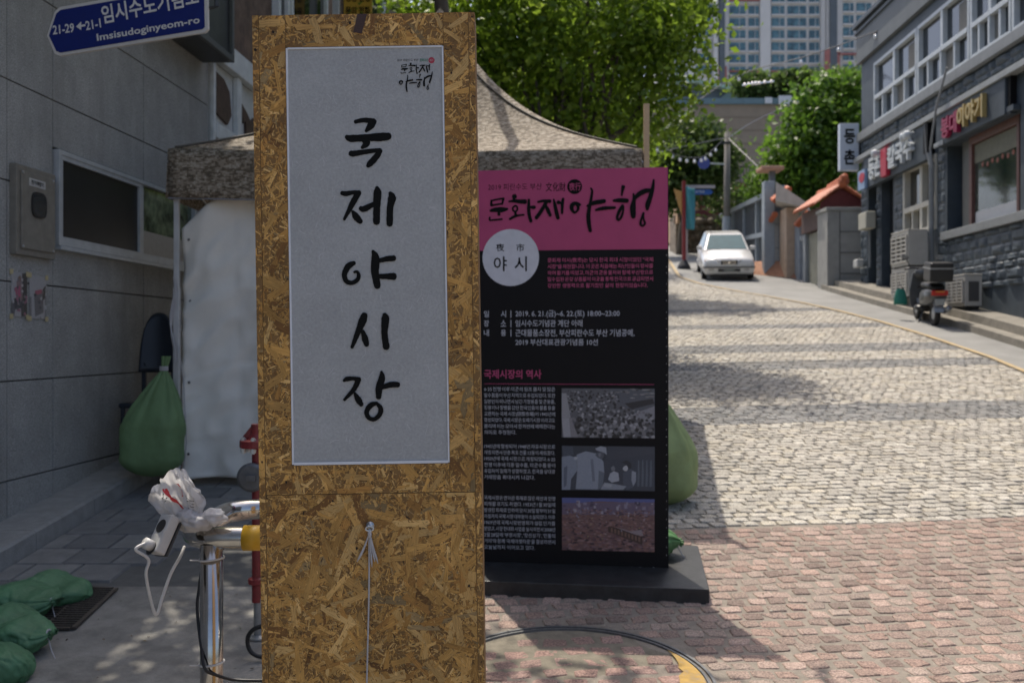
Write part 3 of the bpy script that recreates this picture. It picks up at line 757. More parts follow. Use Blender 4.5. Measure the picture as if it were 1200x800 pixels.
P1=['문화재 야시(夜市)는 당시 한국 최대 시장이었던 "국제','시장"을 재현합니다. 이 곳은 처음에는 피난민들이 장사를','하며 활기를 띠었고, 미군의 군용 물자와 함께 부산항으로','밀수입된 온갖 상품들이 이곳을 통해 전국으로 공급되면서','강인한 생명력으로 활기찼던 삶의 현장이었습니다.']
mb=MB(); x0,y0=BF.pix(641.8,302.8); x1,_=BF.pix(765.3,302); justified(mb,BF,P1,x0,x1,y0,bscale(7.5),bscale(5.7),.0012,.008)
mb.build('magenta_text',mat('txt_pink',(.50,.085,.20),.6,.03),panel)
mb=MB()
def line(t,a,b,c,h=7.6,bold=.012):
    put_text(mb,BF,t,*BF.pix(a,b),x1=BF.pix(c,b)[0],d=.0012,bold=bold)
for r,(k1_,k2_,t,xe) in enumerate((('일','시','2019. 6. 21.(금)~6. 22.(토) 18:00~23:00',726.3),('장','소','임시수도기념관 계단 아래',682.6),('내','용','근대물품소장전, 부산피란수도 부산 기념공예,',743.5))):
    y=371.6+r*11.05
    put_text(mb,BF,k1_,*BF.pix(567,y),x1=BF.pix(573,y)[0],y1=BF.pix(567,y-7.6)[1],d=.0012,bold=.016); put_text(mb,BF,k2_,*BF.pix(587,y),x1=BF.pix(593,y)[0],y1=BF.pix(587,y-7.6)[1],d=.0012,bold=.016)
    put_text(mb,BF,'|',*BF.pix(598.3,y+.6),x1=BF.pix(599.2,y)[0],y1=BF.pix(598,y-7.8)[1],d=.0012,bold=.0)
    put_text(mb,BF,t,*BF.pix(604,y+(.9 if r!=1 else .2)),x1=BF.pix(xe,y)[0],y1=BF.pix(604,y-7.9)[1],d=.0012,bold=.014)
put_text(mb,BF,'2019 부산대표관광기념품 10선',*BF.pix(604,404.6),x1=BF.pix(700.6,404)[0],y1=BF.pix(604,397)[1],d=.0012,bold=.014)
P2=['6·25 전쟁 이후 미군의 원조 물자 및 많은','밀수품들이 부산 지역으로 유입되었다. 또한','일본인이 떠나면서 남긴 가정용품 및 군용품,','징용이나 징병을 갔던 한국인들의 물품 등을','교환하는 국제 시장(國際市場)이 1945년에','형성되었다. 국제 시장은 도떼기시장 이라고도','불리며 이는 모아서 한꺼번에 매매한다는','의미로 추정된다.']
P3=['1945년에 형성되어 1948년 자유시장으로','개칭되면서 단층 목조 건물 12동이 세워졌다.','1950년에 국제 시장으로 개칭되었다. 6·25','전쟁 이후에 각종 밀수품, 미군수품 등이','유입되어 밀매가 성행하였고, 전국을 상대로','거래망을 확대시켜 나갔다.']
P4=['국제시장은 연이은 화재로 많은 재산과 인명','피해를 겪기도 하였다. 1953년 1월 30일에','발생한 화재로 인하여 당시 30일 밤부터 31일','아침까지 국제 시장 대부분이 소실되었다. 이후','1969년에 국제시장번영회가 설립 인가를','받았고, 시장 현대화 사업을 실시하면서 2008년',"2월 28일에 '부평시장', '창선상가', '만물의","거리'와 함께 '국제마켓타운'을 결성하면서",'오늘날까지 이어오고 있다.']
for P,yt in ((P2,453.6),(P3,520.4),(P4,580.6)):
    x0,y0=BF.pix(567.4,yt); x1,_=BF.pix(650.6,yt); justified(mb,BF,P,x0,x1,y0,bscale(7.32),bscale(5.6),.0012,.006)
mb.build('white_text',mat('txt_white',(.40,.42,.47),.6,.03),panel)
mb=MB(); put_text(mb,BF,'국제시장의 역사',*BF.pix(567.3,443.5),x1=BF.pix(634.6,443)[0],y1=BF.pix(567,432.8)[1],d=.0012,bold=.022)
a0,b0=BF.pix(567.5,449.4); a1,b1=BF.pix(766.5,450.2)
mb.add([BF.pt(a0,b0-.002,.0012),BF.pt(a1,b0-.002,.0012),BF.pt(a1,b0+.001,.0012),BF.pt(a0,b0+.001,.0012)],[(0,1,2,3)])
mb.build('section_heading',m_pink,panel)
# printed photographs (flat prints)
def print_photo(name,x0,y0,x1,y1,basecol,fill):
    A0,B1=BF.pix(x0,y0); A1,B0=BF.pix(x1,y1); mb=MB()
    mb.add([BF.pt(A0,B0,.001),BF.pt(A1,B0,.001),BF.pt(A1,B1,.001),BF.pt(A0,B1,.001)],[(0,1,2,3)],basecol)
    cnt=[0]
    def poly(pts,c):
        cnt[0]+=1; q=[(A0+(A1-A0)*x,B1+(B0-B1)*y) for x,y in pts]; q=clip(q,A0,A1,B0,B1)
        if len(q)>2: mb.add([BF.pt(p[0],p[1],.0012+cnt[0]*1.0e-6) for p in q],[tuple(range(len(q)))],c)
    fill(poly); return mb.build(name,mat(name+'_print',(.3,.3,.3),.5,.12,60,attr=True),panel)
def blob(x,y,rx,ry,n=7,rnd=random): return [(x+rx*math.cos(6.283*k/n+.4)*rnd.uniform(.7,1.2),y+ry*math.sin(6.283*k/n+.4)*rnd.uniform(.7,1.2)) for k in range(n)]
def ph1(poly):
    r=random.Random(1)
    poly([(.5,0),(1,0),(1,.75),(.62,.3)],(.09,.10,.12)); poly([(.72,.55),(1,.35),(1,.6),(.95,.75)],(.22,.23,.26)); poly([(.68,.3),(.98,.2),(1,.3),(.75,.42)],(.03,.03,.035))
    for i in range(620):
        x=r.uniform(.06,1); y=r.uniform(.05,1)
        if x>.62 and y<.35+.5*(x-.62) : continue
        c=r.choice([.02,.035,.02,.06,.16,.30,.22]); s=.010+.016*y; poly(blob(x,y,s,s*1.7,6,r),(c,c*1.03,c*1.12))
    poly([(0,.1),(.05,.1),(.10,.62),(.0,.66)],(.26,.27,.29)); poly([(0,.62),(.11,.62),(.10,1),(.02,1)],(.30,.31,.34)); poly([(.08,.6),(.1,.6),(.18,1),(.1,1)],(.2,.2,.22))
    for i in range(24): poly(blob(r.uniform(.55,1),r.uniform(0,.2),.03,.012,6,r),(r.choice([.03,.2,.3]),)*3)
def ph2(poly):
    poly([(.0,.0),(.5,.0),(.47,.3),(.4,.5),(0,.4)],(.035,.045,.06)); poly([(.47,.1),(1,.05),(1,.16),(.5,.3)],(.05,.06,.08))
    for i in range(9): poly([(.8+.022*i,.3+.01*(i%3)),(.812+.022*i,.3),(.82+.022*i,.9),(.79+.022*i,.9)],(.05+.05*(i%2),.065+.055*(i%2),.09+.06*(i%2)))
    b=(.20,.235,.29)
    poly([(0,.25),(.08,.22),(.16,.27),(.17,.55),(.10,.75),(.09,1),(0,1)],b)
    poly([(.02,.5),(.06,.45),(.05,.9),(.02,.95)],(.10,.12,.16)); poly([(0,.0),(.12,.02),(.13,.2),(.02,.25)],(.06,.075,.10))
    poly([(.16,.20),(.26,.12),(.38,.17),(.45,.35),(.46,.62),(.44,.75),(.40,.98),(.15,.98),(.17,.5)],(.23,.265,.32)); poly([(.31,.3),(.34,.3),(.36,.8),(.33,.8)],(.14,.165,.21)); poly([(.40,.55),(.46,.6),(.44,.95),(.39,.98)],(.12,.145,.18))
    poly(blob(.15,.28,.025,.05),(.35,.38,.42)); poly(blob(.42,.2,.05,.09),(.08,.095,.12)); poly([(.36,.06),(.42,.0),(.48,.03),(.485,.2),(.46,.15),(.38,.10)],(.28,.31,.36)); poly(blob(.41,.2,.02,.05),(.16,.18,.22))
    poly(blob(.555,.5,.024,.055),(.16,.175,.20)); poly([(.52,.62),(.56,.56),(.61,.6),(.62,.78),(.54,.82),(.50,.75)],(.34,.37,.42))
    poly(blob(.69,.5,.032,.065),(.40,.42,.45)); poly([(.64,.36),(.70,.31),(.75,.38),(.75,.5),(.72,.52),(.70,.42)],(.025,.03,.04)); poly([(.66,.6),(.74,.5),(.79,.56),(.80,.75),(.77,.92),(.70,.98),(.66,.85)],(.07,.085,.115)); poly([(.755,.55),(.80,.58),(.80,.78),(.77,.9),(.75,.75)],(.26,.29,.34))
    poly([(.46,.82),(.56,.85),(.70,.9),(.66,.98),(.42,.98)],(.24,.27,.31)); poly(blob(.5,.88,.06,.05),(.32,.35,.39))
def ph3(poly):
    r=random.Random(3)
    poly([(0,0),(1,0),(1,.08),(.4,.06),(0,.12)],(.09,.11,.28)); poly([(0,.1),(1,.06),(1,.3),(0,.32)],(.13,.10,.15))
    for i in range(60):
        x=r.uniform(0,1);y=r.uniform(.05,.28); w=r.uniform(.01,.04);h=r.uniform(.02,.09); c=r.choice([(.22,.2,.27),(.06,.05,.08),(.16,.12,.16),(.3,.28,.33)]); poly([(x,y),(x+w,y),(x+w,y+h),(x,y+h)],c)
    for i in range(900):
        x=r.uniform(0,1);y=.22+.78*r.random(); s=.006+.018*y; c=r.choice([(.19,.095,.085),(.23,.12,.10),(.05,.03,.035),(.15,.08,.08),(.28,.17,.16),(.11,.06,.07),(.2,.12,.13)]); poly(blob(x,y,s*1.3,s,6,r),c)
    poly([(.50,.53),(.56,.54),(.87,.72),(.87,.87),(.55,.66),(.5,.62)],(.06,.035,.03))
    for i in range(9): x=.53+.037*i; poly([(x,.555+.02*i),(x+.022,.565+.02*i),(x+.022,.65+.021*i),(x,.635+.021*i)],(.17,.10,.075))
    poly([(.56,.53),(.75,.62),(.86,.58),(.88,.70),(.80,.68)],(.28,.23,.24))
    for i in range(20): poly(blob(r.uniform(.1,.9),r.uniform(.3,.8),.008,.012,6,r),r.choice([(.3,.32,.42),(.35,.3,.3),(.34,.27,.12)]))
print_photo('crowd_photo',658.3,454.8,767.2,513.2,(.10,.105,.12),ph1)
print_photo('market_photo',658.5,522,767.3,575.2,(.045,.055,.075),ph2)
print_photo('ruins_photo',658.7,582.8,767,646.4,(.16,.095,.09),ph3)
mb=MB()
rnd=random.Random(8)
for i in range(34):
    a,b=BF.pix(781.2,300+i*10.6+rnd.uniform(-2,2)); mb.box(a-.001,a+.001,.0012,.0022,b-.004,b+.003,fn=lambda a,q,b:BF.pt(a,b,q))
for i in range(16):
    a,b=BF.pix(570+i*13+rnd.uniform(-2,2),661.4+i*.2); mb.box(a-.004,a+.004,.0012,.0022,b-.0012,b+.0012,fn=lambda a,q,b:BF.pt(a,b,q))
mb.build('edge_staples',plain('staple',(.5,.5,.5),.5),panel)
# base block lying on the slope
fr=G(831.5,709.5); sl=.108
bw=2*(BF.pix(831,690)[0]-cx)*.955; ex=BF.ex; ey=Vector((math.sin(R(6)),math.cos(R(6)),0))
f0=Vector(fr)
def bfn(a,q,z):
    p=f0+ex*a+ey*q; return (p.x,p.y,f0.z+sl*(p.y-f0.y)+z)
mb=MB(); mb.box(-1.52,0,0,.80,.002,.094,fn=bfn); mb.build('base',mat('base_black',(.020,.021,.022),.45,.35,7,bump=.1,bs=80,wear=(.06,.06,.06),wearamt=.4,wscale=6),BN,bev=.004)
mb=MB(); 
for a in (-1.2,-.45): mb.prism([(.42,.094),(.72,.094),(.42,.6)],lambda q,z,d:bfn(a+d,q,z),0,.03)
mb.build('rear_brace',plain('brace_black',(.02,.02,.02),.6),BN)
# ================================================================== LEFT BUILDING
def lp(u,w,z): return (xw(u)+w,u,z)
def lu(px): return -XL/((600-px)/FPX+.063)
def lz(px,py): return CAMZ+(400-py)/FPX*lu(px)
m_granite=mat('granite_panel',(.285,.29,.282),.7,.10,1.6,col2=(.25,.256,.248),fine=.40,fs=130,bump=.05,bs=200,wear=(.155,.155,.148),wearamt=.5,wscale=2.2,wstretch=(1,1,.12))
m_dark=plain('joint_dark',(.035,.035,.035),.9)
m_alu=mat('alu_frame',(.42,.45,.47),.45,.1,4,metal=.3)
m_glassd=glassmat('dark_glass',(.012,.013,.015),.06)
LB=thing('stone_building','grey granite clad building with an aluminium window along the left pavement','building',lp(6,-1,zg(6)))
us=[-6.0,-3.6,-1.2,.56,2.13,3.71,5.28,6.856,7.46,9.03,10.62]
zs=[.538,1.225,1.915,2.61,3.307,4.01,4.70,5.40,6.10,6.80,7.5,8.2,9.0]
mb=MB(); mb.box(-6,10.6,-7,-.034,-2,9.0,fn=lp); mb.build('wall_core',m_dark,LB)
mb=MB(); rnd=random.Random(2)
wu0,wu1,wz0,wz1=7.485,10.2,2.225,2.945
for i in range(len(us)-1):
    a,b=us[i],us[i+1]
    zz=[-1.5]+zs
    if i==8: zz=[-1.5,.538,1.225,1.915,2.215,2.955,3.307,4.01,4.70,5.4,6.1,6.8,7.5,8.2,9.0]
    if i==9: zz=[-1.5,.538,1.225,1.915,2.215,2.955,3.307,4.01,4.70,5.4,6.1,6.8,7.5,8.2,9.0]
    for j in range(len(zz)-1):
        if i in(8,9) and abs(zz[j]-2.215)<.01:
            if i==9: mb.box(wu1+.02,b-.003,-.034,rnd.uniform(-.001,.001),zz[j]+.003,zz[j+1]-.003,fn=lp)
            continue
        mb.box(a+.005,b-.005,-.034,rnd.uniform(-.0015,.0015),zz[j]+.005,zz[j+1]-.005,fn=lp)
mb.build('stone_cladding',m_granite,LB,bev=.0015)
wf=MB()
def fr_(mb,u0,u1,z0,z1,t,w0,w1,fn): 
    mb.box(u0,u1,w0,w1,z0,z0+t,fn=fn); mb.box(u0,u1,w0,w1,z1-t,z1,fn=fn); mb.box(u0,u0+t,w0,w1,z0+t,z1-t,fn=fn); mb.box(u1-t,u1,w0,w1,z0+t,z1-t,fn=fn)
fr_(wf,wu0,wu1,wz0,wz1,.035,-.03,.035,lp); fr_(wf,wu0+.03,8.93,wz0+.03,wz1-.03,.04,.0,.028,lp)
wf.box(8.93,8.99,-.01,.018,wz0+.03,wz1-.03,fn=lp); wf.box(8.99,wu1-.03,-.02,.008,wz0+.03,wz0+.07,fn=lp)
wf.box(wu0-.02,wu1+.03,-.02,.06,wz0-.035,wz0-.006,fn=lp)
win=wf.build('window',m_alu,LB,bev=.002)
mb=MB(); mb.box(wu0+.07,8.89,-.02,.006,wz0+.07,wz1-.07,fn=lp); mb.build('insect_screen',mat('screen',(.016,.017,.018),.35,.1,3,spec=.35),win)
mb=MB(); mb.box(8.99,wu1-.03,-.028,-.004,wz0+.28,wz1-.035,fn=lp); mb.build('pane',mat('green_reflection_pane',(.05,.075,.045),.08,.6,3.5,spec=.8,col2=(.16,.2,.12)),win)  # reflected greenery is painted into the glass colour
mb=MB(); mb.box(8.99,wu1-.03,-.028,-.002,wz0+.07,wz0+.28,fn=lp); mb.build('lower_panel',plain('cream_panel',(.32,.31,.28),.6),win)
mb=MB(); mb.box(8.35,8.6,-.03,-.021,wz0+.07,wz1-.07,fn=lp); 
# meter box on the wall
MBX=thing('meter_box','brown metal meter box with an oval glass window and a white label plate','meter box',lp(7.1,0,2.1))
mu0,mu1,mz0,mz1=6.885,7.40,2.105,2.735
m_mbox=mat('meter_paint',(.175,.165,.14),.5,.12,5,wear=(.09,.075,.06),wearamt=.3,wscale=8)
mb=MB(); mb.box(mu0,mu1,.0,.05,mz0,mz1,fn=lp); mb.build('housing',m_mbox,MBX,bev=.004)
mb=MB(); mb.box(mu0+.045,mu1-.035,.05,.062,mz0+.045,mz1-.04,fn=lp); door=mb.build('door',m_mbox,MBX,bev=.004)
LFm=Frame(lp(7.1,.062,2.4),(.063,1,0),(0,0,1))   # right on the wall is +u; outward is +x
def lsurf(u,z,d=0): return lp(u,d,z)
ow=7.145; oz=2.475
oval=lambda r,s:[(r*abs(math.cos(k*math.pi/14))**.6*math.copysign(1,math.cos(k*math.pi/14)),s*abs(math.sin(k*math.pi/14))**.6*math.copysign(1,math.sin(k*math.pi/14))) for k in range(28)]
mb=MB(); mb.prism([(ow+a,oz+b) for a,b in oval(.098,.092)],lambda a,b,d:lp(a,d,b),.060,.072); mb.build('window_gasket',plain('rubber',(.012,.012,.013),.5),door)
mb=MB(); mb.prism([(ow+a,oz+b) for a,b in oval(.082,.076)],lambda a,b,d:lp(a,d,b),.066,.0735); mb.build('window_glass',glassmat('meterglass',(.045,.05,.05),.15),door)
mb=MB(); mb.box(7.02,7.235,.062,.0645,2.60,2.655,fn=lp); lab=mb.build('label_plate',plain('labelwhite',(.40,.40,.39),.5),door)
class LeftFrame(Frame): pass
def lframe(w): 
    f=Frame(lp(0,w,0),(.063,1,0),(0,0,1)); return f
ff=lframe(.0655); ff.n=-ff.n if ff.n.x<0 else ff.n
mb=MB(); put_text(mb,ff,'전기계량기',ff.ex.dot(Vector(lp(7.045,0,0))-ff.o)/1.0,2.61,x1=ff.ex.dot(Vector(lp(7.21,0,0))-ff.o),y1=2.645,d=.0015,bold=.02); mb.build('label_lettering',m_ink,lab)
mb=MB()
for u,z in ((mu0+.06,mz0+.06),(mu1-.05,mz0+.06),(mu0+.06,mz1-.055),(mu1-.05,mz1-.055)): mb.lathe([(.009,0),(.008,.005),(.0,.006)],lp(u,.062,z),8,'x')
mb.build('screws',m_zinc,MBX)
# two taped photo sheets
m_tape=plain('tape',(.42,.36,.20),.5)
def poster(label,u0,u1,z0,z1,shapes,seed):
    t=thing('poster',label,'poster',lp((u0+u1)/2,.002,z0),'photo sheets taped on the stone wall')
    mb=MB(); rnd=random.Random(seed); r=rnd
    pt=lambda x,y,k:lp(u0+(u1-u0)*x,.004+.004*math.sin(x*3)+k,z1-(z1-z0)*y)
    n=6; vs=[pt(i/n,j/n,0) for j in range(n+1) for i in range(n+1)]
    mb.add(vs,[(j*(n+1)+i,(j+1)*(n+1)+i,(j+1)*(n+1)+i+1,j*(n+1)+i+1) for j in range(n) for i in range(n)],(.30,.30,.31))
    k=[0]
    for s,c in shapes(r):
        k[0]+=1; s=clip(s,0.01,.99,.01,.99)
        if len(s)>2: mb.add([pt(x,y,.0012+k[0]*2e-5) for x,y in s][::-1],[tuple(range(len(s)))],c)
    mb.build('sheet',mat('poster_print',(.3,.3,.3),.4,.1,40,attr=True),t)
    mb=MB()
    for x,y in ((.0,.0),(1,0.02),(0,1),(1,1)): mb.add([pt(x+a,y+b,.003) for a,b in ((-.1,-.05),(.1,-.06),(.1,.05),(-.1,.06))][::-1],[(0,1,2,3)])
    mb.build('tape',m_tape,t); return t
def sh1(r):
    out=[([(.65,0),(1,0),(1,1),(.6,1)],(.03,.03,.035)),([(0,.7),(.7,.62),(.75,1),(0,1)],(.09,.09,.10)),([(.3,.2),(.6,.15),(.7,.6),(.35,.75)],(.20,.14,.15)),(blob(.48,.14,.12,.08,7,r),(.18,.12,.10)),([(.2,.35),(.5,.3),(.55,.55),(.3,.62)],(.32,.07,.14)),([(.15,.6),(.5,.55),(.6,.8),(.2,.85)],(.05,.05,.06))]
    for i in range(26): out.append((blob(r.random(),r.random(),.07,.04,6,r),r.choice([(.35,.34,.35),(.08,.08,.09),(.25,.1,.15),(.16,.15,.16)])))
    return out
def sh2(r):
    out=[([(0,.5),(1,.45),(1,1),(0,1)],(.16,.16,.17)),([(.25,.45),(.75,.35),(.8,.85),(.3,.95)],(.12,.12,.13)),([(.75,.3),(.95,.2),(.9,.5),(.7,.6)],(.02,.02,.02)),([(.3,.35),(.7,.3),(.7,.4),(.3,.45)],(.30,.08,.12))]
    for i in range(14): out.append((blob(r.random(),.3+.7*r.random(),.08,.05,6,r),r.choice([(.33,.33,.34),(.06,.06,.07),(.2,.2,.2),(.12,.1,.11)])))
    return out
poster('small photo sheet with a dark right edge taped below the meter box',6.90,7.10,1.675,1.985,sh1,1)
poster('paler photo sheet with a black corner shape taped nearest to the window',7.13,7.36,1.665,1.975,sh2,2)
# dark sign cabinet above the wall
AW=thing('sign_cabinet','dark grey box cabinet mounted high on the stone wall beside the blue sign','sign cabinet',lp(9.5,.3,4.4))
m_cab=mat('cabinet',(.035,.04,.042),.5,.2,3)
mb=MB(); mb.box(9.0,10.45,.003,.30,4.42,5.9,fn=lp); mb.build('cabinet_body',m_cab,AW,bev=.01)
mb=MB(); fr_(mb,9.0,10.45,4.42,5.9,.06,.302,.34,lp); mb.box(9.7,9.75,.302,.33,4.48,5.84,fn=lp); mb.build('cabinet_frame',plain('cabframe',(.075,.085,.09),.5),AW,bev=.004)
# neighbour building further along
NB=thing('brown_shop_building','brown stone building with white framed shop front behind the signboard','building',lp(12,-1,zg(12)))
m_brown=mat('brown_stone',(.105,.07,.052),.85,.3,3,bump=.9,bs=14,col2=(.14,.095,.07))
m_wframe=mat('white_frame',(.58,.62,.63),.55,.12,3)
mb=MB(); mb.box(10.64,24,-6,-.05,-1,9.5,fn=lp); mb.build('wall',m_brown,NB)
mb=MB(); mb.box(10.66,16,-.045,.0,1.0,4.52,fn=lp)
nbf=mb.build('shop_panel',plain('shop_panel',(.52,.55,.55),.6),NB)
mb=MB(); mb.box(10.66,16,.002,.10,4.52,4.78,fn=lp); mb.box(10.66,10.72,.002,.05,1,4.52,fn=lp); mb.box(11.38,11.52,.002,.06,1,4.52,fn=lp); mb.box(10.74,11.36,.002,.05,3.70,3.86,fn=lp); mb.box(11.54,13,.002,.05,3.55,3.7,fn=lp); mb.build('shop_frame',m_wframe,NB,bev=.008)
m_bwood=mat('brown_cut',(.07,.042,.03),.7,.25,6)
mb=MB(); mb.prism([(10.78,4.42),(11.02,4.40),(11.2,4.3),(11.26,4.05),(11.14,3.92),(10.78,3.98)],lambda a,b,d:lp(a,d,b),.002,.03); mb.build('brown_cutout',m_bwood,NB)
mb=MB(); mb.prism([(11.62,4.27),(11.66,4.05),(11.75,4.1),(11.8,3.72),(12.1,3.68),(12.3,3.8),(12.3,4.15),(12.05,4.2),(11.95,4.12),(11.8,4.2)],lambda a,b,d:lp(a,d,b),.002,.03); mb.build('brown_cutout',m_bwood,NB)
mb=MB(); mb.box(10.78,11.34,.002,.02,2.9,3.68,fn=lp); mb.build('brown_cutout',m_bwood,NB)
# windows and notices high on that building
for u0,u1,z0,z1 in ((13.0,13.5,5.2,7.5),(13.6,15.6,5.3,7.5),(18.3,20.3,6.6,9)):
    mb=MB(); fr_(mb,u0,u1,z0,z1,.09,-.045,.05,lp); w=mb.build('window',m_wframe,NB); mb=MB(); mb.box(u0+.09,u1-.09,-.045,.0,z0+.09,z1-.09,fn=lp); mb.build('pane',m_glassd,w)
mb=MB(); mb.box(17.0,17.25,.0,.3,2,9,fn=lp); mb.build('downpipe',plain('pipe_white',(.5,.53,.55),.5),NB)
YS=thing('notice_sign','yellow notice board with black lettering just above the chipboard','sign',(-2.55,15.5,6.2))
mb=MB(); mb.box(-2.62,-2.18,15.5,15.54,6.25,7.6); mb.build('board',plain('notice_yellow',(.55,.32,.03),.5),YS,bev=.004)
yf=Frame((-2.62,15.499,6.3),(1,0,0),(0,0,1)); mb=MB()
for i,t in enumerate(('건물 임대','문의 전화','상담 환영')): put_text(mb,yf,t,.03,.08+.20*i,x1=.41,y1=.21+.20*i,d=.004,bold=.03)
mb.build('lettering',m_ink,YS)
mb=MB(); mb.box(-2.8,-2.7,15.52,15.6,1.0,8.0); mb.build('post',plain('post_white',(.5,.52,.55),.5),YS)

# ================================================================== BLUE STREET NAME SIGN
m_blue=plain('sign_blue',(.004,.014,.125),.5,spec=.3); m_swhite=plain('sign_white',(.50,.49,.46),.45)
SF=Frame(W(155,25,5.5),(1,-.16,.155),(-.12,0,1))
RS=thing('street_name_sign','blue arrow-shaped street name sign with white lettering and border','street sign',W(155,25,5.5))
def spx(x,y): return SF.pix(x,y)
tipx=spx(55,43); 
out_=[spx(55,42),spx(64,14),spx(70,8.5),spx(236,-21),spx(242.5,-18),spx(243.5,34),spx(240,38),spx(70,65.5),spx(64,63)]
inn=[spx(57.5,42),spx(66,16.5),spx(71,12),spx(235,-16.5),spx(239,-14),spx(240,32),spx(237,34.5),spx(71,62),spx(66,60)]
mb=MB(); mb.prism(out_,lambda a,b,d:SF.pt(a,b,-d),0,.02); pl=mb.build('sign_plate',m_swhite,RS)
mb=MB(); mb.prism([(a,b) for a,b in inn],lambda a,b,d:SF.pt(a,b,d),.001,.0025); mb.build('blue_face',m_blue,pl)
mb=MB()
def wr(t,x0,y0,x1,y1,slope=-.16):
    """lettering along the tilted plate"""
    a0,b0=spx(x0,y0); a1,_=spx(x1,y0+slope*(x1-x0)); _,h1=spx(x0,y1)
    f2=Frame(SF.pt(a0,b0),Vector(SF.pt(*spx(x1,y0+slope*(x1-x0))))-Vector(SF.pt(a0,b0)),SF.ez)
    L=(Vector(SF.pt(*spx(x1,y0+slope*(x1-x0))))-Vector(SF.pt(a0,b0))).length
    put_text(mb,f2,t,0,0,x1=L,y1=h1-b0,d=.004,bold=.02)
wr('21-29',62.5,41.2,87.5,30.2,-.12); wr('21-1',101.5,36,119,25,-.2)
ar=[(89.5,31.6),(95.5,25.6),(95.5,35.8),(95,29.6),(100.5,28.8),(100.5,31.2),(95,32)]
mb.add([SF.pt(*spx(x,y),.004) for x,y in ar[:3]],[(0,2,1)]); mb.add([SF.pt(*spx(x,y),.0045) for x,y in ar[3:]],[(0,3,2,1)])
wr('임시수도기념로',121,29,234,6.5,-.205); wr('Imsisudoginyeom-ro',114.5,51,235,40,-.175)
mb.build('lettering',plain('sign_letter',(.55,.55,.53),.5),pl)
mb=MB(); mb.tube([SF.pt(*spx(240,8),-.03),SF.pt(*spx(251,6),-.03),(SF.pt(*spx(252,6),-.03)[0],SF.pt(*spx(252,6),-.03)[1],4.2),(lp(6.2,0,0)[0],5.45,4.2)],.014,8); mb.build('bracket',m_cab,RS)

# ================================================================== TENT
def camo():
    m=bpy.data.materials.new('camo_cloth'); m.use_nodes=True; nt=m.node_tree; L=nt.links; b=nt.nodes['Principled BSDF']
    b.inputs['Roughness'].default_value=.75; b.inputs['Specular IOR Level'].default_value=.3
    tc=_n(nt,'ShaderNodeTexCoord'); mp=_n(nt,'ShaderNodeMapping'); mp.inputs['Scale'].default_value=(1,1,1)
    sn=_n(nt,'ShaderNodeVectorMath',operation='SNAP'); sn.inputs[1].default_value=(.014,.014,.010)
    L.new(tc.outputs['Object'],sn.inputs[0])
    nz=_n(nt,'ShaderNodeTexNoise'); nz.inputs['Scale'].default_value=34; nz.inputs['Detail'].default_value=2; nz.inputs['Roughness'].default_value=.7
    mp.inputs['Scale'].default_value=(.7,.7,1.5); L.new(sn.outputs[0],mp.inputs[0]); L.new(mp.outputs[0],nz.inputs['Vector'])
    cr=_n(nt,'ShaderNodeValToRGB'); cr.color_ramp.interpolation='CONSTANT'
    e=cr.color_ramp.elements; e[0].position=0; e[0].color=(.15,.122,.088,1); e[1].position=.43; e[1].color=(.235,.192,.142,1)
    for p,c in ((.50,(.37,.315,.245,1)),(.59,(.49,.435,.355,1))): q=e.new(p); q.color=c
    L.new(nz.outputs['Fac'],cr.inputs[0]); L.new(cr.outputs[0],b.inputs['Base Color'])
    tr=_n(nt,'ShaderNodeBsdfTranslucent'); L.new(cr.outputs[0],tr.inputs['Color']); ms=_n(nt,'ShaderNodeMixShader'); ms.inputs[0].default_value=.32
    L.new(b.outputs[0],ms.inputs[1]); L.new(tr.outputs[0],ms.inputs[2]); L.new(ms.outputs[0],nt.nodes['Material Output'].inputs['Surface'])
    return m
m_camo=camo()
TY0,TY1=8.0,11.7; TX0,TX1=-2.76,1.045; TZ=3.045; TV=.39; PK=4.80
TN=thing('canopy_tent','camouflage canopy tent with a pale side curtain behind the banner','tent',((TX0+TX1)/2,(TY0+TY1)/2,zg(9.8)))
cor=[(TX0,TY0),(TX1,TY0),(TX1+.62,TY1-.1),(TX0+.2,TY1)]; pcx,pcy=(TX0+TX1)/2+.15,(TY0+TY1)/2
mb=MB()
for k in range(4):
    (ax,ay),(bx,by)=cor[k],cor[(k+1)%4]
    def f(s,t,ax=ax,ay=ay,bx=bx,by=by):
        ex_,ey_=ax+(bx-ax)*s,ay+(by-ay)*s
        x=ex_+(pcx-ex_)*t; y=ey_+(pcy-ey_)*t
        z=TZ+(PK-TZ)*(.45*t+.55*t*t*t)-.10*math.sin(math.pi*s)*math.sin(math.pi*t)*1.0-.025*math.sin(math.pi*s)*(1-t)
        return (x,y,z)
    mb.grid(f,16,16)
mb.build('roof',m_camo,TN,smooth=True,thick=.003)
mb=MB()
for sgn,(ax,ay),(bx,by) in ((1,cor[0],cor[1]),(-1,cor[1],cor[0])):
    pts=[]
    for i in range(25):
        t=.02+.9*i/24; s=1-.10*t/(1-t+.25)*.5
        ex_,ey_=ax+(bx-ax)*s,ay+(by-ay)*s
        pts.append((ex_+(pcx-ex_)*t,ey_+(pcy-ey_)*t-.006,TZ+(PK-TZ)*(.45*t+.55*t*t*t)-.10*math.sin(math.pi*s)*math.sin(math.pi*t)-.025*math.sin(math.pi*s)*(1-t)+.006))
    mb.tube(pts,.010,6)
mb.build('seam_piping',plain('piping_dark',(.09,.08,.065),.8),TN)
mb=MB()
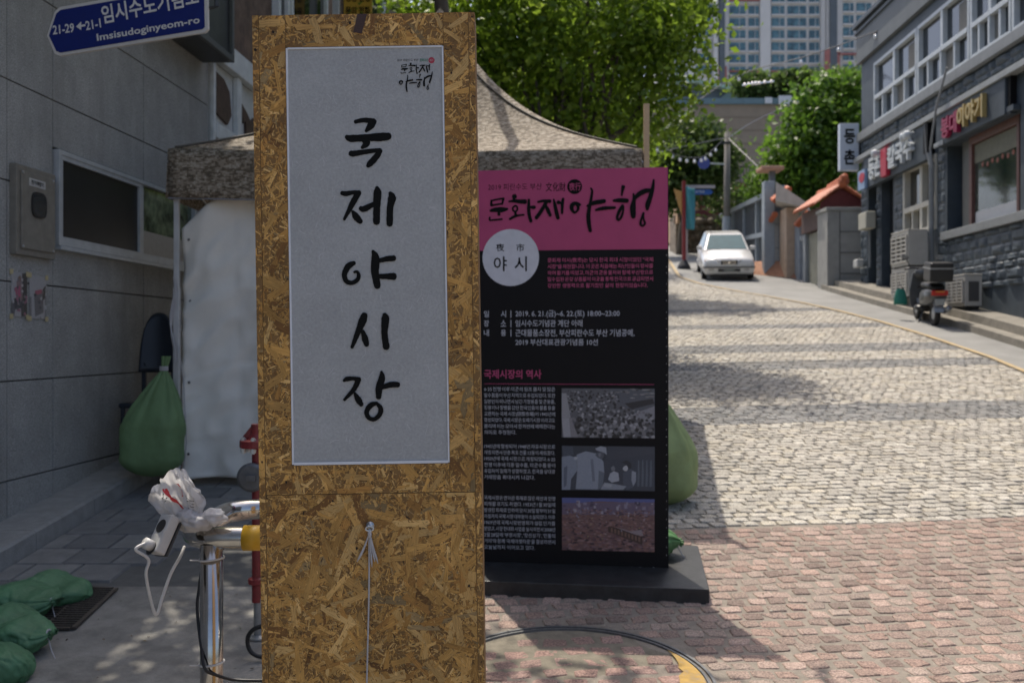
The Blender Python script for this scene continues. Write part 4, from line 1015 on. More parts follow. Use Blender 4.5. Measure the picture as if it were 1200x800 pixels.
for k in range(4):
    (ax,ay),(bx,by)=cor[k],cor[(k+1)%4]
    nx_,ny_=(by-ay),-(bx-ax); l=math.hypot(nx_,ny_); nx_/=l; ny_/=l
    def f(s,t,ax=ax,ay=ay,bx=bx,by=by,nx_=nx_,ny_=ny_):
        w=.018*math.sin(s*23+k)*t+.01*math.sin(s*51)*t
        sag=.025*math.sin(math.pi*s)
        return (ax+(bx-ax)*s+nx_*(w+.004),ay+(by-ay)*s+ny_*(w+.004),TZ+.004-sag-(TV+.012*math.sin(s*9))*t)
    mb.grid(f,60,6)
mb.build('valance',m_camo,TN,smooth=True,thick=.002)
mb=MB(); 
for k in range(4):
    (ax,ay),(bx,by)=cor[k],cor[(k+1)%4]
    mb.tube([(ax+(bx-ax)*s,ay+(by-ay)*s-.012,TZ-TV-.03*math.sin(math.pi*s)*.8-.006) for s in [i/10 for i in range(11)]],.006,6)
mb.build('hem_binding',plain('hem',(.22,.22,.24),.7),TN)
m_pole=mat('tent_pole',(.50,.50,.50),.45,.08,3,metal=.4)
for x,y in ((TX0+.05,TY0+.05),(TX1-.05,TY0+.05),(TX1+.55,TY1-.15),(TX0+.25,TY1-.05)):
    z=zg(y)+(.16 if x<-2 and y<9 else .02)
    mb=MB(); mb.box(x-.02,x+.02,y-.02,y+.02,z+.9,TZ-.05); mb.box(x-.024,x+.024,y-.024,y+.024,z,z+1.5); mb.box(x-.06,x+.06,y-.06,y+.06,z-.008,z); mb.build('pole',m_pole,TN,bev=.003)
mb=MB()
for a,b in ((0,1),(1,2),(2,3),(3,0)):
    p,q=cor[a],cor[b]
    for i in range(4):
        t0,t1=i/4,(i+1)/4
        za,zb_=(TZ-.1,TZ-.35) if i%2 else (TZ-.35,TZ-.1)
        for z0_,z1_ in ((za,zb_),(zb_,za)):
            mb.tube([(p[0]+(q[0]-p[0])*t0,p[1]+(q[1]-p[1])*t0+(.06 if a==0 else -.06 if a==2 else 0),z0_-.0),(p[0]+(q[0]-p[0])*t1,p[1]+(q[1]-p[1])*t1+(.06 if a==0 else -.06 if a==2 else 0),z1_)],.011,5)
mb.build('scissor_frame',m_pole,TN)
# side curtain hung across the front
m_curt=mat('curtain_cloth',(.80,.78,.72),.85,.03,1.2,bump=.2,bs=14,transl=.10,fine=.05,fs=300)
CX0,CX1=TX0+.07,.45
def cf(u,v):
    x=CX0+(CX1-CX0)*u; ztop=TZ-TV+.10; zb_=zg(TY0)+.10+.018*math.sin(u*9+.5)
    if u<.16: ztop-=(1-u/.16)**1.5*.34
    z=ztop+(zb_-ztop)*v
    d=.026*math.sin(u*21+v*2.3)+.016*math.sin(u*47-v*5)*(.3+v)+.008*math.sin(v*34+u*6)*(1-v)
    d+=.045*math.exp(-((u-.06-.22*(v))**2)/.004)*math.exp(-v*3)-.03*math.exp(-((u-.12-.35*v)**2)/.003)*math.exp(-v*2.6)
    d+=.006*math.sin(v*60+3*math.sin(u*8))*math.exp(-((v-.72)**2)/.004)
    d+=.014*math.exp(-abs(v-.33-.02*math.sin(u*5))*55)-.014*math.exp(-abs(v-.60)*60)+.012*math.exp(-abs(v-.84)*60)+.014*math.exp(-abs(u-.28)*90)-.012*math.exp(-abs(u-.13-.02*v)*110)
    d+=.02*mnoise.noise(Vector((u*7,v*5,1.3)))+.010*mnoise.noise(Vector((u*22,v*17,4)))-.05*abs(mnoise.noise(Vector((u*13+v*4,v*9-u*3,7))))
    return (x,TY0+.13-d+.06*v*math.sin(u*3.0),z)
mb=MB(); mb.grid(cf,110,90); cu_=mb.build('side_curtain',m_curt,TN,smooth=True,thick=.002)
mb=MB()
for v in (.06,.30,.62,.9):
    p=cf(.012,v); mb.lathe([(.011,-.006),(.011,-.009),(.004,-.01)],(p[0]+.02,p[1],p[2]),10,'y')
mb.build('eyelets',plain('eyelet',(.08,.08,.08),.4),cu_)
mb=MB(); px0=TX0+.05
for k in range(3): mb.tube([(px0-.015+.02*math.sin(t*7+k),TY0+.015-.01*k,zg(8)+1.75-t*.62-.05*k) for t in [i/9 for i in range(10)]],.006,5)
mb.tube([(px0+.035*math.cos(t*3.2),TY0+.05+.035*math.sin(t*3.2),zg(8)+1.32+.02*t) for t in range(9)],.006,5)
mb.tube([(px0+.03,TY0,zg(8)+1.2),(px0+.08,TY0-.02,zg(8)+.9),(px0+.1,TY0-.02,zg(8)+.42),(px0+.07,TY0,zg(8)+.2)],.004,5)
mb.build('tie_cord',m_string,TN)
# black hanging strap under the valance
mb=MB(); mb.tube([(-2.02+.28*t,TY0-.02,TZ-TV-.02-.10*math.sin(t*1.4)) for t in [i/8 for i in range(13)]],.008,6); mb.build('dangling_cable',plain('cable_black',(.012,.012,.013),.5),TN)
# wooden stake by the tent corner
m_wood=mat('pine_stake',(.50,.36,.22),.7,.12,5,stretch=(30,30,1.5))
mb=MB(); xs_,y_=1.083,8.02; mb.box(xs_-.022,xs_+.022,y_-.02,y_+.02,zg(y_)-.01,CAMZ+278/FPX*y_)
tag(mb.build('wooden_stake',m_wood,bev=.003),'slim pale wooden stake standing upright at the right tent corner','stake')

# ================================================================== SANDBAGS
def hang_bag(name,label,c,w,dep,h,tone,seed,group,tilt=0.0,neck=.16):
    t=thing(name,label,'sandbag',c,group)
    rnd=random.Random(seed); ph=[rnd.uniform(0,6.28) for _ in range(8)]
    def f(u,v):
        q=2*math.pi*u
        # v 0 bottom .. 1 neck top
        prof=(math.sin(min(1,v/.16)*math.pi/2))**.55
        if v>.42:
            k=(v-.42)/.46; prof*= max(.075, 1-(1-.1)*min(1,k)**1.25) if k<1 else .075+.035*(k-1)/.26*2
        fold=max(0,(v-.35)/.5); fold=min(1,fold)
        r=prof*(1+.11*fold*math.sin(9*q+ph[0])+.06*fold*math.sin(17*q+ph[1])+.04*math.sin(3*q+ph[2]+v*3)+.025*math.sin(5*q+v*9+ph[3]))
        r+=.012*math.sin(v*26+2*math.sin(q*2+ph[4]))*(1-fold)*prof
        r-=.09*prof*max(0,.32-abs(mnoise.noise(Vector((q*1.1+seed,v*5.5+.6*math.sin(q*2),seed*1.7))))*1.6)*(.5+fold)
        r-=.05*prof*max(0,.30-abs(mnoise.noise(Vector((q*2.6,v*12,seed*3.1))))*1.7)
        ca,sa=math.cos(q),math.sin(q)
        ca=math.copysign(abs(ca)**.75,ca); sa=math.copysign(abs(sa)**.75,sa)
        off=tilt*max(0,v-.3)
        return (c[0]+ca*r*w/2+off,c[1]+sa*r*dep/2,c[2]+h*v)
    mb=MB(); mb.grid(f,72,72,closed_u=True)
    n=72; mb.f.append(tuple(range(n-1,-1,-1)))
    m=mat(name+'_cloth',tone,.7,.10,3,bump=.7,bs=11,fine=.12,fs=420,transl=.12,stretch=(1,1,.45),col2=tuple(x*.82 for x in tone))
    mb.build('bag',m,t,smooth=True)
    mb=MB(); zt=c[2]+h*.885
    for k in range(3): mb.tube([(c[0]+tilt*.58+.05*w*1.3*math.cos(a),c[1]+.05*dep*1.3*math.sin(a),zt+.012*k) for a in [2*math.pi*i/14 for i in range(15)]],.006,5)
    mb.build('tie',m_string,t); return t
hang_bag('sandbag','tall green sandbag with a gathered neck hanging on the left tent pole',(-2.865,7.93,zg(8)+.155),.49,.34,.96,(.17,.28,.125),3,'green sandbags weighing down tent and banner',tilt=.16)
p=G(783,586); hang_bag('sandbag','bulging pale green sandbag at the right tent pole beside the banner edge',(1.17,7.72,zg(7.72)+.004),.54,.42,1.0,(.30,.39,.17),5,'green sandbags weighing down tent and banner',tilt=-.12)
def pillow_bag(label,c,L,Wd,H,rz,tone,seed,tie=(1,),group='green sandbags heaped on the drain',cat='sandbag',pitch=0.0,mname='sandbag_cloth_dark'):
    t=thing('sandbag',label,cat,c,group)
    rnd=random.Random(seed); ph=[rnd.uniform(0,6.28) for _ in range(9)]
    cr,sr=math.cos(rz),math.sin(rz)
    def f(u,v):
        q=2*math.pi*u; s=v*2-1
        end=(1-abs(s)**2.6)**.5 if abs(s)<1 else 0
        pin=1.0
        for e in tie:
            d=(1-e*s)/2       # 0 at tied end
            if d<.20: pin=min(pin,.16+.84*(d/.20)**.8) if d>.05 else .16+.18*(.05-d)/.05
            if d<.20: end=max(end,.8)
        r=max(end,.03)*pin
        fold=sum(math.exp(-((1-e*s)/2)*6) for e in tie)
        r*=1+.16*fold*math.sin(8*q+ph[0])+.08*fold*math.sin(15*q+ph[1])+.05*math.sin(2*q+s*4+ph[2])+.03*math.sin(6*s+q+ph[3])
        r*=1-.30*max(0,.24-abs(mnoise.noise(Vector((math.cos(q)*1.6+seed,s*2.6+math.sin(q)*.8,seed*1.3)))))-.16*max(0,.22-abs(mnoise.noise(Vector((math.cos(q)*3.5+seed,s*6,math.sin(q)*3)))))
        ca,sa=math.cos(q),math.sin(q)
        x=s*L/2*(1+.04*math.sin(q*2+ph[4])); y=math.copysign(abs(ca)**.8,ca)*r*Wd/2; z=H*.48+(math.copysign(abs(sa)**.7,sa))*r*H/2
        if z<.03: z=.03*.2+z*.3
        z+=pitch*s+.012*math.sin(5*s+ph[5])
        X=c[0]+x*cr-y*sr; Y=c[1]+x*sr+y*cr
        return (X,Y,c[2]+z+(zg(Y)-zg(c[1])))
    mb=MB(); mb.grid(f,72,70,closed_u=True)
    n=72; mb.f.append(tuple(range(n-1,-1,-1))); mb.f.append(tuple(70*n+k for k in range(n)))
    m=bpy.data.materials.get(mname) or mat(mname,tone,.6,.12,5,bump=.9,bs=16,fine=.15,fs=500,col2=tuple(x*.75 for x in tone))
    mb.build('bag',m,t,smooth=True)
    mb=MB()
    for e in tie:
        s=e*.86; X=c[0]+s*L/2*cr; Y=c[1]+s*L/2*sr; zz=c[2]+H*.48+pitch*s+(zg(Y)-zg(c[1])); rr=.13*Wd*.62
        for k in range(2): mb.tube([(X-rr*math.cos(a)*sr,Y+rr*math.cos(a)*cr,zz+rr*.9*math.sin(a)+.004*k) for a in [2*math.pi*i/12 for i in range(13)]],.004,5)
        mb.tube([(X,Y,zz-rr),(X+.03*e,Y-.03,zz-rr-.05),(X+.06*e,Y-.05,zz-rr-.09)],.003,5)
    mb.build('tie',m_string,t); return t
TG=(.075,.20,.095)
def gp(px,py,h): 
    x,y,z=G(px,py); return (x,y,z+h)
pillow_bag('dark green sandbag with its tied neck sticking up at the back of the heap',gp(66,704,.0),.40,.32,.14,R(-10),TG,11,tie=(-1,),pitch=-.03)
pillow_bag('dark green sandbag with its tied end towards the drain grate',gp(22,722,.03),.50,.32,.14,R(-14),TG,12,tie=(1,))
pillow_bag('dark green sandbag at the left frame edge under the grate-side bag',gp(2,752,.02),.36,.32,.15,R(10),TG,13,tie=(-1,))
pillow_bag('dark green sandbag with a white cord hanging from its tied end',gp(24,768,.05),.34,.28,.13,R(-5),TG,14,tie=(1,))
pillow_bag('nearest dark green sandbag in the bottom left corner',gp(-6,800,.0),.34,.30,.16,R(35),TG,15,tie=(-1,))
_f0=G(787,650)
pillow_bag('green sandbag lying on the black base behind the banner, tied end poking out',(.84,6.27,zg(6.2)+.10),.46,.26,.17,R(-3),(.07,.19,.06),16,tie=(1,),group='green sandbags weighing down tent and banner',mname='sandbag_cloth_mid')

# ================================================================== DRAIN GRATE
gpts=[G(*p) for p in ((136,694),(100,690),(40,741),(86,741))]
DG=thing('drain_grate','rusty dark iron drain grate set in the pavement beside the sandbags','drain grate',gpts[3])
m_iron=mat('grate_iron',(.085,.072,.06),.7,.3,30,metal=.4,bump=.3)
A=Vector(gpts[0]);B=Vector(gpts[1])+Vector((-.45,0,0));C_=Vector(gpts[2])+Vector((-.35,0,0));D=Vector(gpts[3])
def gg(s,t,d=0):
    p=(A*(1-s)+B*s)*(1-t)+(D*(1-s)+C_*s)*t; return (p.x,p.y,zg(p.y)+.03+d)
mb=MB(); vs=[gg(0,0,-.012),gg(1,0,-.012),gg(1,1,-.012),gg(0,1,-.012)]; mb.add(vs,[(0,1,2,3)]); mb.build('drain_pit',plain('pit',(.006,.006,.006),.95),DG)
def bar(mb,s0,t0,s1,t1,w,h=.012):
    a,b=Vector(gg(s0,t0)),Vector(gg(s1,t1)); d=(b-a).normalized(); n_=Vector((-d.y,d.x,0))*w
    for z in (0,): mb.add([tuple(a-n_-Vector((0,0,h))),tuple(a+n_-Vector((0,0,h))),tuple(b+n_-Vector((0,0,h))),tuple(b-n_-Vector((0,0,h))),tuple(a-n_),tuple(a+n_),tuple(b+n_),tuple(b-n_)],[(0,3,2,1),(4,5,6,7),(0,1,5,4),(1,2,6,5),(2,3,7,6),(3,0,4,7)])
mb=MB(); bar(mb,0,0,0,1,.012); bar(mb,1,0,1,1,.012); bar(mb,.03,0,.97,0,.012); bar(mb,.03,1,.97,1,.012); bar(mb,.28,.02,.28,.98,.007,.010)
mb.build('frame',m_iron,DG)
mb=MB()
for i in range(1,19): bar(mb,.02,i/19,.98,i/19,.0065,.009)
mb.build('bars',m_iron,DG)

# ================================================================== STAINLESS BARRIER
m_steel=mat('stainless',(.52,.50,.47),.16,.10,2,metal=1.0,stretch=(3,3,.6),wear=(.22,.19,.16),wearamt=.35,wscale=5)
SBY,SBZ=3.5,CAMZ-230/FPX*3.5; RT=.0415
BR=thing('steel_barrier','polished stainless steel tube barrier with a yellow band beside the signboard','barrier',(-1.056,SBY,zg(SBY)))
xl_=-1.152; yb_=4.10; rc=.13; path=[(-.18,SBY,SBZ),(-.6,SBY,SBZ),(xl_+rc,SBY,SBZ)]
path+=[(xl_+rc-rc*math.sin(a),SBY+rc-rc*math.cos(a),SBZ) for a in [math.pi/2*i/8 for i in range(1,9)]]
path+=[(xl_+rc-rc*math.cos(a),yb_-rc+rc*math.sin(a),SBZ) for a in [math.pi/2*i/8 for i in range(0,9)]]
path+=[(-.7,yb_,SBZ),(-.18,yb_,SBZ)]
mb=MB(); mb.tube(path,RT,22); mb.build('rail',m_steel,BR,smooth=True)
for x,y in ((-1.056,SBY),(-.36,SBY),(-.36,yb_)):
    mb=MB(); mb.tube([(x,y,zg(y)-.02),(x,y,SBZ-.02)],.0395,20); mb.lathe([(.075,.0),(.075,.006),(.047,.02)],(x,y,zg(y)+.01),20); mb.build('post',m_steel,BR,smooth=True)
mb=MB(); mb.tube([(-.942,SBY,SBZ),(-.87,SBY,SBZ)],RT+.003,22); mb.build('yellow_band',plain('band_yellow',(.48,.28,.015),.45),BR,smooth=True)
m_cabw=plain('cable_white',(.5,.5,.49),.45); m_cabb=plain('cable_dark',(.012,.012,.013),.45)
for y in (654,776):
    z=CAMZ-(y-400)/FPX*SBY
    mb=MB(); mb.tube([(-1.056+.043*math.cos(a),SBY+.043*math.sin(a),z+.004*math.cos(a)) for a in [2*math.pi*i/20 for i in range(21)]],.0035,5); mb.tube([(-1.094,SBY-.03,z),(-1.12,SBY-.04,z+.002)],.0025,4)
    mb.build('cable_tie',m_cabw,BR)
q3=lambda px,py,Y=3.45:W(px,py,Y)
mb=MB(); mb.tube(spline([q3(238,655,3.56),q3(233,690,3.56),q3(231,715,3.52),q3(236,760,3.47),q3(240,783,3.44),q3(252,790,3.46),q3(275,796,3.5),q3(310,797,3.5)],8),.0055,7)
tag(mb.build('black_cable',m_cabb,smooth=True),'thin black cable strapped down the steel barrier post','cable')
# power strip
PS=thing('power_strip','white two-socket power strip dangling from the steel barrier','power strip',W(190,650,3.42))
pa=Vector(W(200,604,3.44)); pb=Vector(W(180.5,648,3.38)); ax=(pb-pa).normalized(); fx=Vector((.75,-.66,0)); fx=(fx-ax*fx.dot(ax)).normalized(); fn_=ax.cross(fx)
if fn_.y>0: fn_=-fn_
pl_=(pb-pa).length
def pf(a,b,d): return tuple(pa+ax*a+fx*b+fn_*d)
m_pw=plain('strip_white',(.42,.42,.41),.4)
mb=MB(); mb.box(0,pl_,-.034,.034,-.022,.018,fn=pf); mb.build('body',m_pw,PS,bev=.006)
mb=MB(); mb.box(0,pl_,-.037,.037,-.032,-.024,fn=pf); mb.build('back_cover',plain('strip_grey',(.03,.03,.03),.5),PS,bev=.003)
for a in (.045,.125):
    mb=MB(); mb.prism([(a+.024*math.cos(k*.393),.024*math.sin(k*.393)) for k in range(16)],lambda x,y,d:pf(x,y,d),.0185,.0195); s_=mb.build('socket',plain('socket_dark',(.02,.02,.02),.5),PS)
mb=MB(); mb.prism([(.118+.019*math.cos(k*.393),.019*math.sin(k*.393)) for k in range(16)],lambda x,y,d:pf(x,y,d),.02,.05); 
e0=Vector(pf(.118,0,.05)); 
mb.tube(spline([pf(.118,0,.045),pf(.15,.0,.07),q3(174,655,3.36),q3(171,672,3.36),q3(176,700,3.38),q3(183,720,3.40),q3(190,700,3.42),q3(200,672,3.45),q3(211,652,3.47),q3(216,640,3.50)],7),.0055,7)
tag(mb.build('extension_cord',m_cabw,smooth=True),'white power cord plugged in and hanging in a loop over the pavement','cord')
# plastic bag
m_bag=mat('thin_plastic',(.66,.66,.67),.35,.06,8,transl=.45,bump=.35,bs=40,spec=.5)
PB=thing('plastic_bag','crumpled white plastic bag with red print tied to the steel barrier','plastic bag',W(222,628,3.5))
rnd=random.Random(77)
def tri(t): t=t%1.0; return 4*abs(t-.5)-1
def bagf(u,v):
    front=u<.5
    a=4*u-1 if front else 3-4*u
    jag=1+.06*math.sin(a*4.2+1.0)+.035*tri(a*2.9+.1)-.26*abs(a)**3-.10*(a<0)*abs(a)
    w=.018+.082*min(1,v*1.2)**.7
    pin=1-.12*max(0,v-.75)/.25
    x=W(226,622,3.5)[0]-.060*v+a*w*pin+.006*v*tri(v*3+a*2)
    fold=v*(.016*math.sin(a*7+.6)+.007*tri(a*2.7+v*.7)+.004*tri(a*5.3-v*1.1))
    y=3.47+(-.030*(1-a*a)*v*(1.2-v*.5) if front else .030*(1-a*a)*v)+fold+.010*tri(v*2.6+a*1.1)*v
    z=W(226,622,3.5)[2]+.205*v*jag
    return (x,y,z+.003*tri(a*2.3+v*2.1)*v)
mb=MB(); mb.grid(bagf,128,40,closed_u=True)
bagb=mb.build('bag_body',m_bag,PB,smooth=True)
mb=MB()
def knot(c,r,sd):
    def f(u,v):
        q=2*math.pi*u;p_=math.pi*v; d=Vector((math.sin(p_)*math.cos(q),math.sin(p_)*math.sin(q),math.cos(p_)))
        n=1+.35*mnoise.noise(d*2.2+Vector((sd,0,0)))+.2*mnoise.noise(d*6+Vector((0,sd,0)))
        return (c[0]+d.x*r[0]*n,c[1]+d.y*r[1]*n,c[2]+d.z*r[2]*n)
    mb.grid(f,26,16,closed_u=True)
knot(W(232,612,3.46),(.055,.05,.03),1.0); knot(W(250,606,3.46),(.040,.04,.028),5.0); knot(W(220,606,3.46),(.04,.04,.03),9.0)
mb.build('bag_knot',m_bag,PB,smooth=True)
# red print and small black lettering on the bag (follows its front)
mb=MB()
def bsurf(u,v,d=.003):
    p=Vector(bagf(u,v)); a=Vector(bagf(u+.004,v)); b=Vector(bagf(u,v+.01)); n=(a-p).cross(b-p); n=n.normalized() if n.length>0 else Vector((0,-1,0))
    if n.y>0:n=-n
    return tuple(p+n*d)
def band_(pts,w,mbx,d=.003):
    S=spline(pts,10); vs=[]
    for u,v in S: vs+=[bsurf(u-w,v,d),bsurf(u+w,v,d)]
    mbx.add(vs,[(2*i,2*i+1,2*i+3,2*i+2) for i in range(len(S)-1)])
band_([(.17,.80),(.20,.62),(.245,.42),(.29,.18)],.011,mb); band_([(.27,.80),(.285,.70),(.275,.6)],.007,mb); band_([(.255,.36),(.30,.42),(.33,.28),(.31,.16)],.004,mb)
mb.build('red_print',plain('print_red',(.50,.03,.035),.4),bagb)
mb=MB(); r=random.Random(3)
for row in range(7):
    for k in range(7):
        u0=.34+.010*k if row<5 else .115+.008*k; v0=.35+.06*row
        if r.random()<.25: continue
        band_([(u0,v0),(u0+.002,v0+.018)],.003,mb,.0028)
mb.build('black_print',m_ink,bagb)

# ================================================================== RED STANDPIPE
PY=5.2; PX=(301-600)/FPX*PY; pz=lambda py:CAMZ+(400-py)/FPX*PY
m_red=mat('pipe_red',(.20,.022,.024),.45,.2,8,wear=(.09,.03,.02),wearamt=.5,wscale=14)
RP=thing('red_standpipe','dark red standpipe with a bolted flange rising behind the signboard','standpipe',(PX,PY,zg(PY)))
mb=MB(); mb.tube([(PX,PY,pz(705)),(PX,PY,pz(518))],.026,16); mb.lathe([(.03,-.02),(.046,-.012),(.046,.012),(.03,.02)],(PX,PY,pz(680)),16); mb.build('pipe',m_red,RP,smooth=False)
mb=MB(); mb.lathe([(.028,-.05),(.03,-.03),(.088,-.022),(.088,.016),(.045,.02),(.03,.05),(.03,.10)],(PX,PY,pz(519)),24); mb.prism([(-.085,.02),(-.02,.10),(-.02,.02)],lambda a,b,d:(PX+a,PY+d-.008,pz(519)+b),0,.016); fl=mb.build('flange',m_red,RP,bev=.003)
mb=MB()
for k in range(6):
    a=k*math.pi/3+.5; c=(PX+.07*math.cos(a),PY+.07*math.sin(a),pz(519))
    mb.tube([(c[0],c[1],c[2]-.05),(c[0],c[1],c[2]+.034)],.009,6); mb.tube([(c[0],c[1],c[2]-.045),(c[0],c[1],c[2]-.026)],.015,6); mb.tube([(c[0],c[1],c[2]+.017),(c[0],c[1],c[2]+.028)],.015,6)
mb.build('bolts',m_zinc,fl)
mb=MB(); c=(PX-.01,PY-.03,pz(557)); mb.lathe([(.03,.0),(.065,-.01),(.075,-.03),(.075,-.05),(.06,-.06),(.02,-.062)],c,24,'y'); mb.box(c[0]-.02,c[0]+.03,c[1]-.085,c[1]-.06,c[2]-.016,c[2]+.016); mb.build('hose_cap',mat('cap_grey',(.13,.135,.14),.45,.15,10,metal=.5),RP,bev=.002)
mb=MB(); mb.tube([(PX+.005,PY,zg(PY)),(PX+.005,PY,pz(700))],.022,14); mb.lathe([(.055,0),(.055,.01),(.03,.02)],(PX+.005,PY,zg(PY)+.01),16); mb.build('lower_pipe',mat('galv',(.30,.31,.31),.5,.15,8,metal=.7),RP,smooth=False)
mb=MB(); mb.tube(spline([W(312,732,4.9),W(297,737,4.9),W(290,748,4.9),W(293,762,4.9),W(305,769,4.9),W(330,770,4.9)],8),.011,8)
tag(mb.build('black_hose',m_cabb,smooth=True),'short loop of black hose lying on the concrete behind the signboard','hose')
# ================================================================== NAVY CHAIR behind the tent pole
CY=8.75; chx=(187-600)/FPX*CY
m_navy=plain('navy_plastic',(.012,.018,.028),.45)
CH=thing('navy_chair','navy blue plastic high-back chair standing on the step behind the tent pole','chair',(chx,CY,zg(CY)+.15))
def chf(u,v):
    q=(u-.5)*2; top=1.0-.25*abs(q)**3
    w=.165*(1-.28*v**2.5); z=zg(CY)+.15+.72+.52*v*top
    return (chx+q*w-.03*v,CY+.05*q*q*-1+.10*v,z)
mb=MB(); mb.grid(chf,16,12); mb.build('backrest',m_navy,CH,smooth=True,thick=.03)
mb=MB(); z=zg(CY)+.15; mb.box(chx-.20,chx+.20,CY-.42,CY-.02,z+.43,z+.47); mb.build('seat',m_navy,CH,bev=.015)
for a,b in ((-.18,-.4),(.18,-.4),(-.18,-.04),(.18,-.04)):
    mb=MB(); mb.tube([(chx+a,CY+b,z),(chx+a*.92,CY+b,z+.44)],.018,8); mb.build('leg',m_navy,CH)
for a in (-.13,.13):
    mb=MB(); mb.box(chx+a-.018,chx+a+.018,CY-.03,CY+.0,z+.46,z+.80); mb.build('back_support',m_navy,CH)
# ================================================================== RIGHT GREY SHOP BUILDING
XR=8.45
def rp(u,w,z): return (XR+.034*u-w,u,z)
def ru(px): return XR/((px-600)/FPX-.034)
def rz(px,py): return CAMZ+(400-py)/FPX*ru(px)
U0,U1=5.0,26.65
m_slate=mat('slate_paint',(.046,.062,.079),.6,.12,2.2,bump=.25,bs=25,wear=(.10,.11,.12),wearamt=.35,wscale=1.5)
m_rock=mat('rock_paint',(.055,.073,.091),.55,.12,3,bump=.7,bs=16,spec=.5)
m_fascia=mat('fascia_paint',(.125,.14,.15),.7,.08,1.2,wear=(.11,.12,.125),wearamt=.3)
m_trim=mat('trim_paint',(.20,.215,.225),.6,.1,2)
m_wwin=mat('white_window_frame',(.46,.50,.53),.5,.08,3)
m_creamw=mat('cream_window_frame',(.46,.45,.40),.5,.08,3)
RB=thing('grey_shop_building','two-storey slate grey painted shop building with white framed upper windows','building',rp(16,-1,zg(16)))
zU=7.06; zT=7.74; zW=8.65; zLed=6.33
# openings: (u0,u1,z0,z1)
d1=(ru(1027.5),ru(1017.5),zg(25.5)+.25,5.72); d2=(ru(1047),ru(1033),zg(24.5)+.25,5.62)
w3=(ru(1098.5),ru(1059.5),3.93,5.56); sw=(ru(1196),ru(1110),3.80,5.60)
wins=[(ru(1075),ru(1024.5),zU,zW),(ru(1137),ru(1075.6),zU,zW),(ru(1186),ru(1137.6),zU,zW),(14.9,ru(1186.6),zU,zW),(11.6,14.0,zU,zW)]
ops=[d1,d2,w3,sw]+wins
ub=sorted({U0,U1,*[o[0] for o in ops],*[o[1] for o in ops]}); zb2=sorted({-1.0,8.92,*[o[2] for o in ops],*[o[3] for o in ops]})
mb=MB()
for i in range(len(ub)-1):
    for j in range(len(zb2)-1):
        um=(ub[i]+ub[i+1])/2; zm=(zb2[j]+zb2[j+1])/2
        if any(o[0]<um<o[1] and o[2]<zm<o[3] for o in ops): continue
        mb.add([rp(ub[i],0,zb2[j]),rp(ub[i+1],0,zb2[j]),rp(ub[i+1],0,zb2[j+1]),rp(ub[i],0,zb2[j+1])],[(0,1,2,3)])
for a,b,c,d in ops:
    k=-.34
    P=[(a,c),(b,c),(b,d),(a,d)]
    for i in range(4):
        (p,q),(r,s)=P[i],P[(i+1)%4]; mb.add([rp(p,0,q),rp(p,k,q),rp(r,k,s),rp(r,0,s)],[(0,1,2,3)])
    mb.add([rp(a,k,c),rp(b,k,c),rp(b,k,d),rp(a,k,d)],[(0,1,2,3)])
mb.add([rp(U1,0,-1),rp(U1,-9,-1),rp(U1,-9,9.9),rp(U1,0,9.9)],[(0,1,2,3)]); mb.add([rp(U0,0,-1),rp(U0,-9,-1),rp(U0,-9,9.9),rp(U0,0,9.9)],[(3,2,1,0)]); mb.add([rp(U0,-9,-1),rp(U1,-9,-1),rp(U1,-9,9.9),rp(U0,-9,9.9)],[(0,1,2,3)])
mb.build('wall',m_slate,RB)
mb=MB(); mb.box(U0,U1+.12,-9.05,.10,8.92,9.86,fn=rp); mb.build('fascia',m_fascia,RB,bev=.01)
mb=MB(); mb.box(U0,U1+.22,-9.1,.20,9.865,9.99,fn=rp); mb.box(U0,U1+.16,-9.1,.15,9.70,9.78,fn=rp); mb.build('cornice',m_slate,RB,bev=.01)
mb=MB(); mb.box(U0,U1+.02,.003,.13,zU-.24,zU-.02,fn=rp); mb.build('upper_sill',m_trim,RB,bev=.012)
mb=MB(); mb.box(U0,U1+.08,.003,.20,zLed-.06,zLed+.06,fn=rp); mb.build('ledge',mat('ledge_paint',(.27,.29,.30),.6,.1,2),RB,bev=.01)
def rocks(name,u0,u1,z0,z1,bh,bw,dep,seed,zfun=None):
    rnd=random.Random(seed); mb=MB(); z=z0
    while z<z1-.03:
        h=min(bh*rnd.uniform(.7,1.35),z1-z); u=u0-rnd.uniform(0,bw)
        while u<u1:
            w=bw*rnd.uniform(.6,1.6); a,b=max(u,u0),min(u+w,u1)
            if b-a>.05:
                D=dep*rnd.uniform(.3,1.0)*.7; ns,nt_=5,4; so=rnd.uniform(0,50)
                def f(s,t,a=a,b=b,z=z,h=h,D=D,so=so):
                    e=min(1,4*min(s,1-s))*min(1,4*min(t,1-t)); uu=a+(b-a)*s; zz=z+h*t
                    n=mnoise.noise(Vector((uu*5+so,zz*7,so)))*.8+mnoise.noise(Vector((uu*13,zz*15,so)))*.4
                    return rp(uu,.004+max(0,e*(D*(1+.9*n))),zz)
                mb.grid(f,ns,nt_)
            u+=w
        z+=h
    return mb.build(name,m_rock,RB)
rocks('rock_facing',U0+4,U1,zLed+.07,zU-.25,.15,.40,.075,31)
rocks('rock_facing',U0+4,ru(1107),zg(16)+1.15,3.62,.16,.42,.075,32)
rocks('rock_pier',ru(1016.5),U1,zg(26)+.3,5.55,.22,.4,.07,33); rocks('rock_pier',ru(1032),ru(1028),zg(25)+.3,5.55,.22,.4,.07,34); rocks('rock_pier',ru(1059),ru(1049),zg(24)+.3,5.55,.22,.5,.06,35)
rocks('rock_pier',ru(1108),ru(1100),zg(22)+.3,6.25,.22,.5,.06,36)
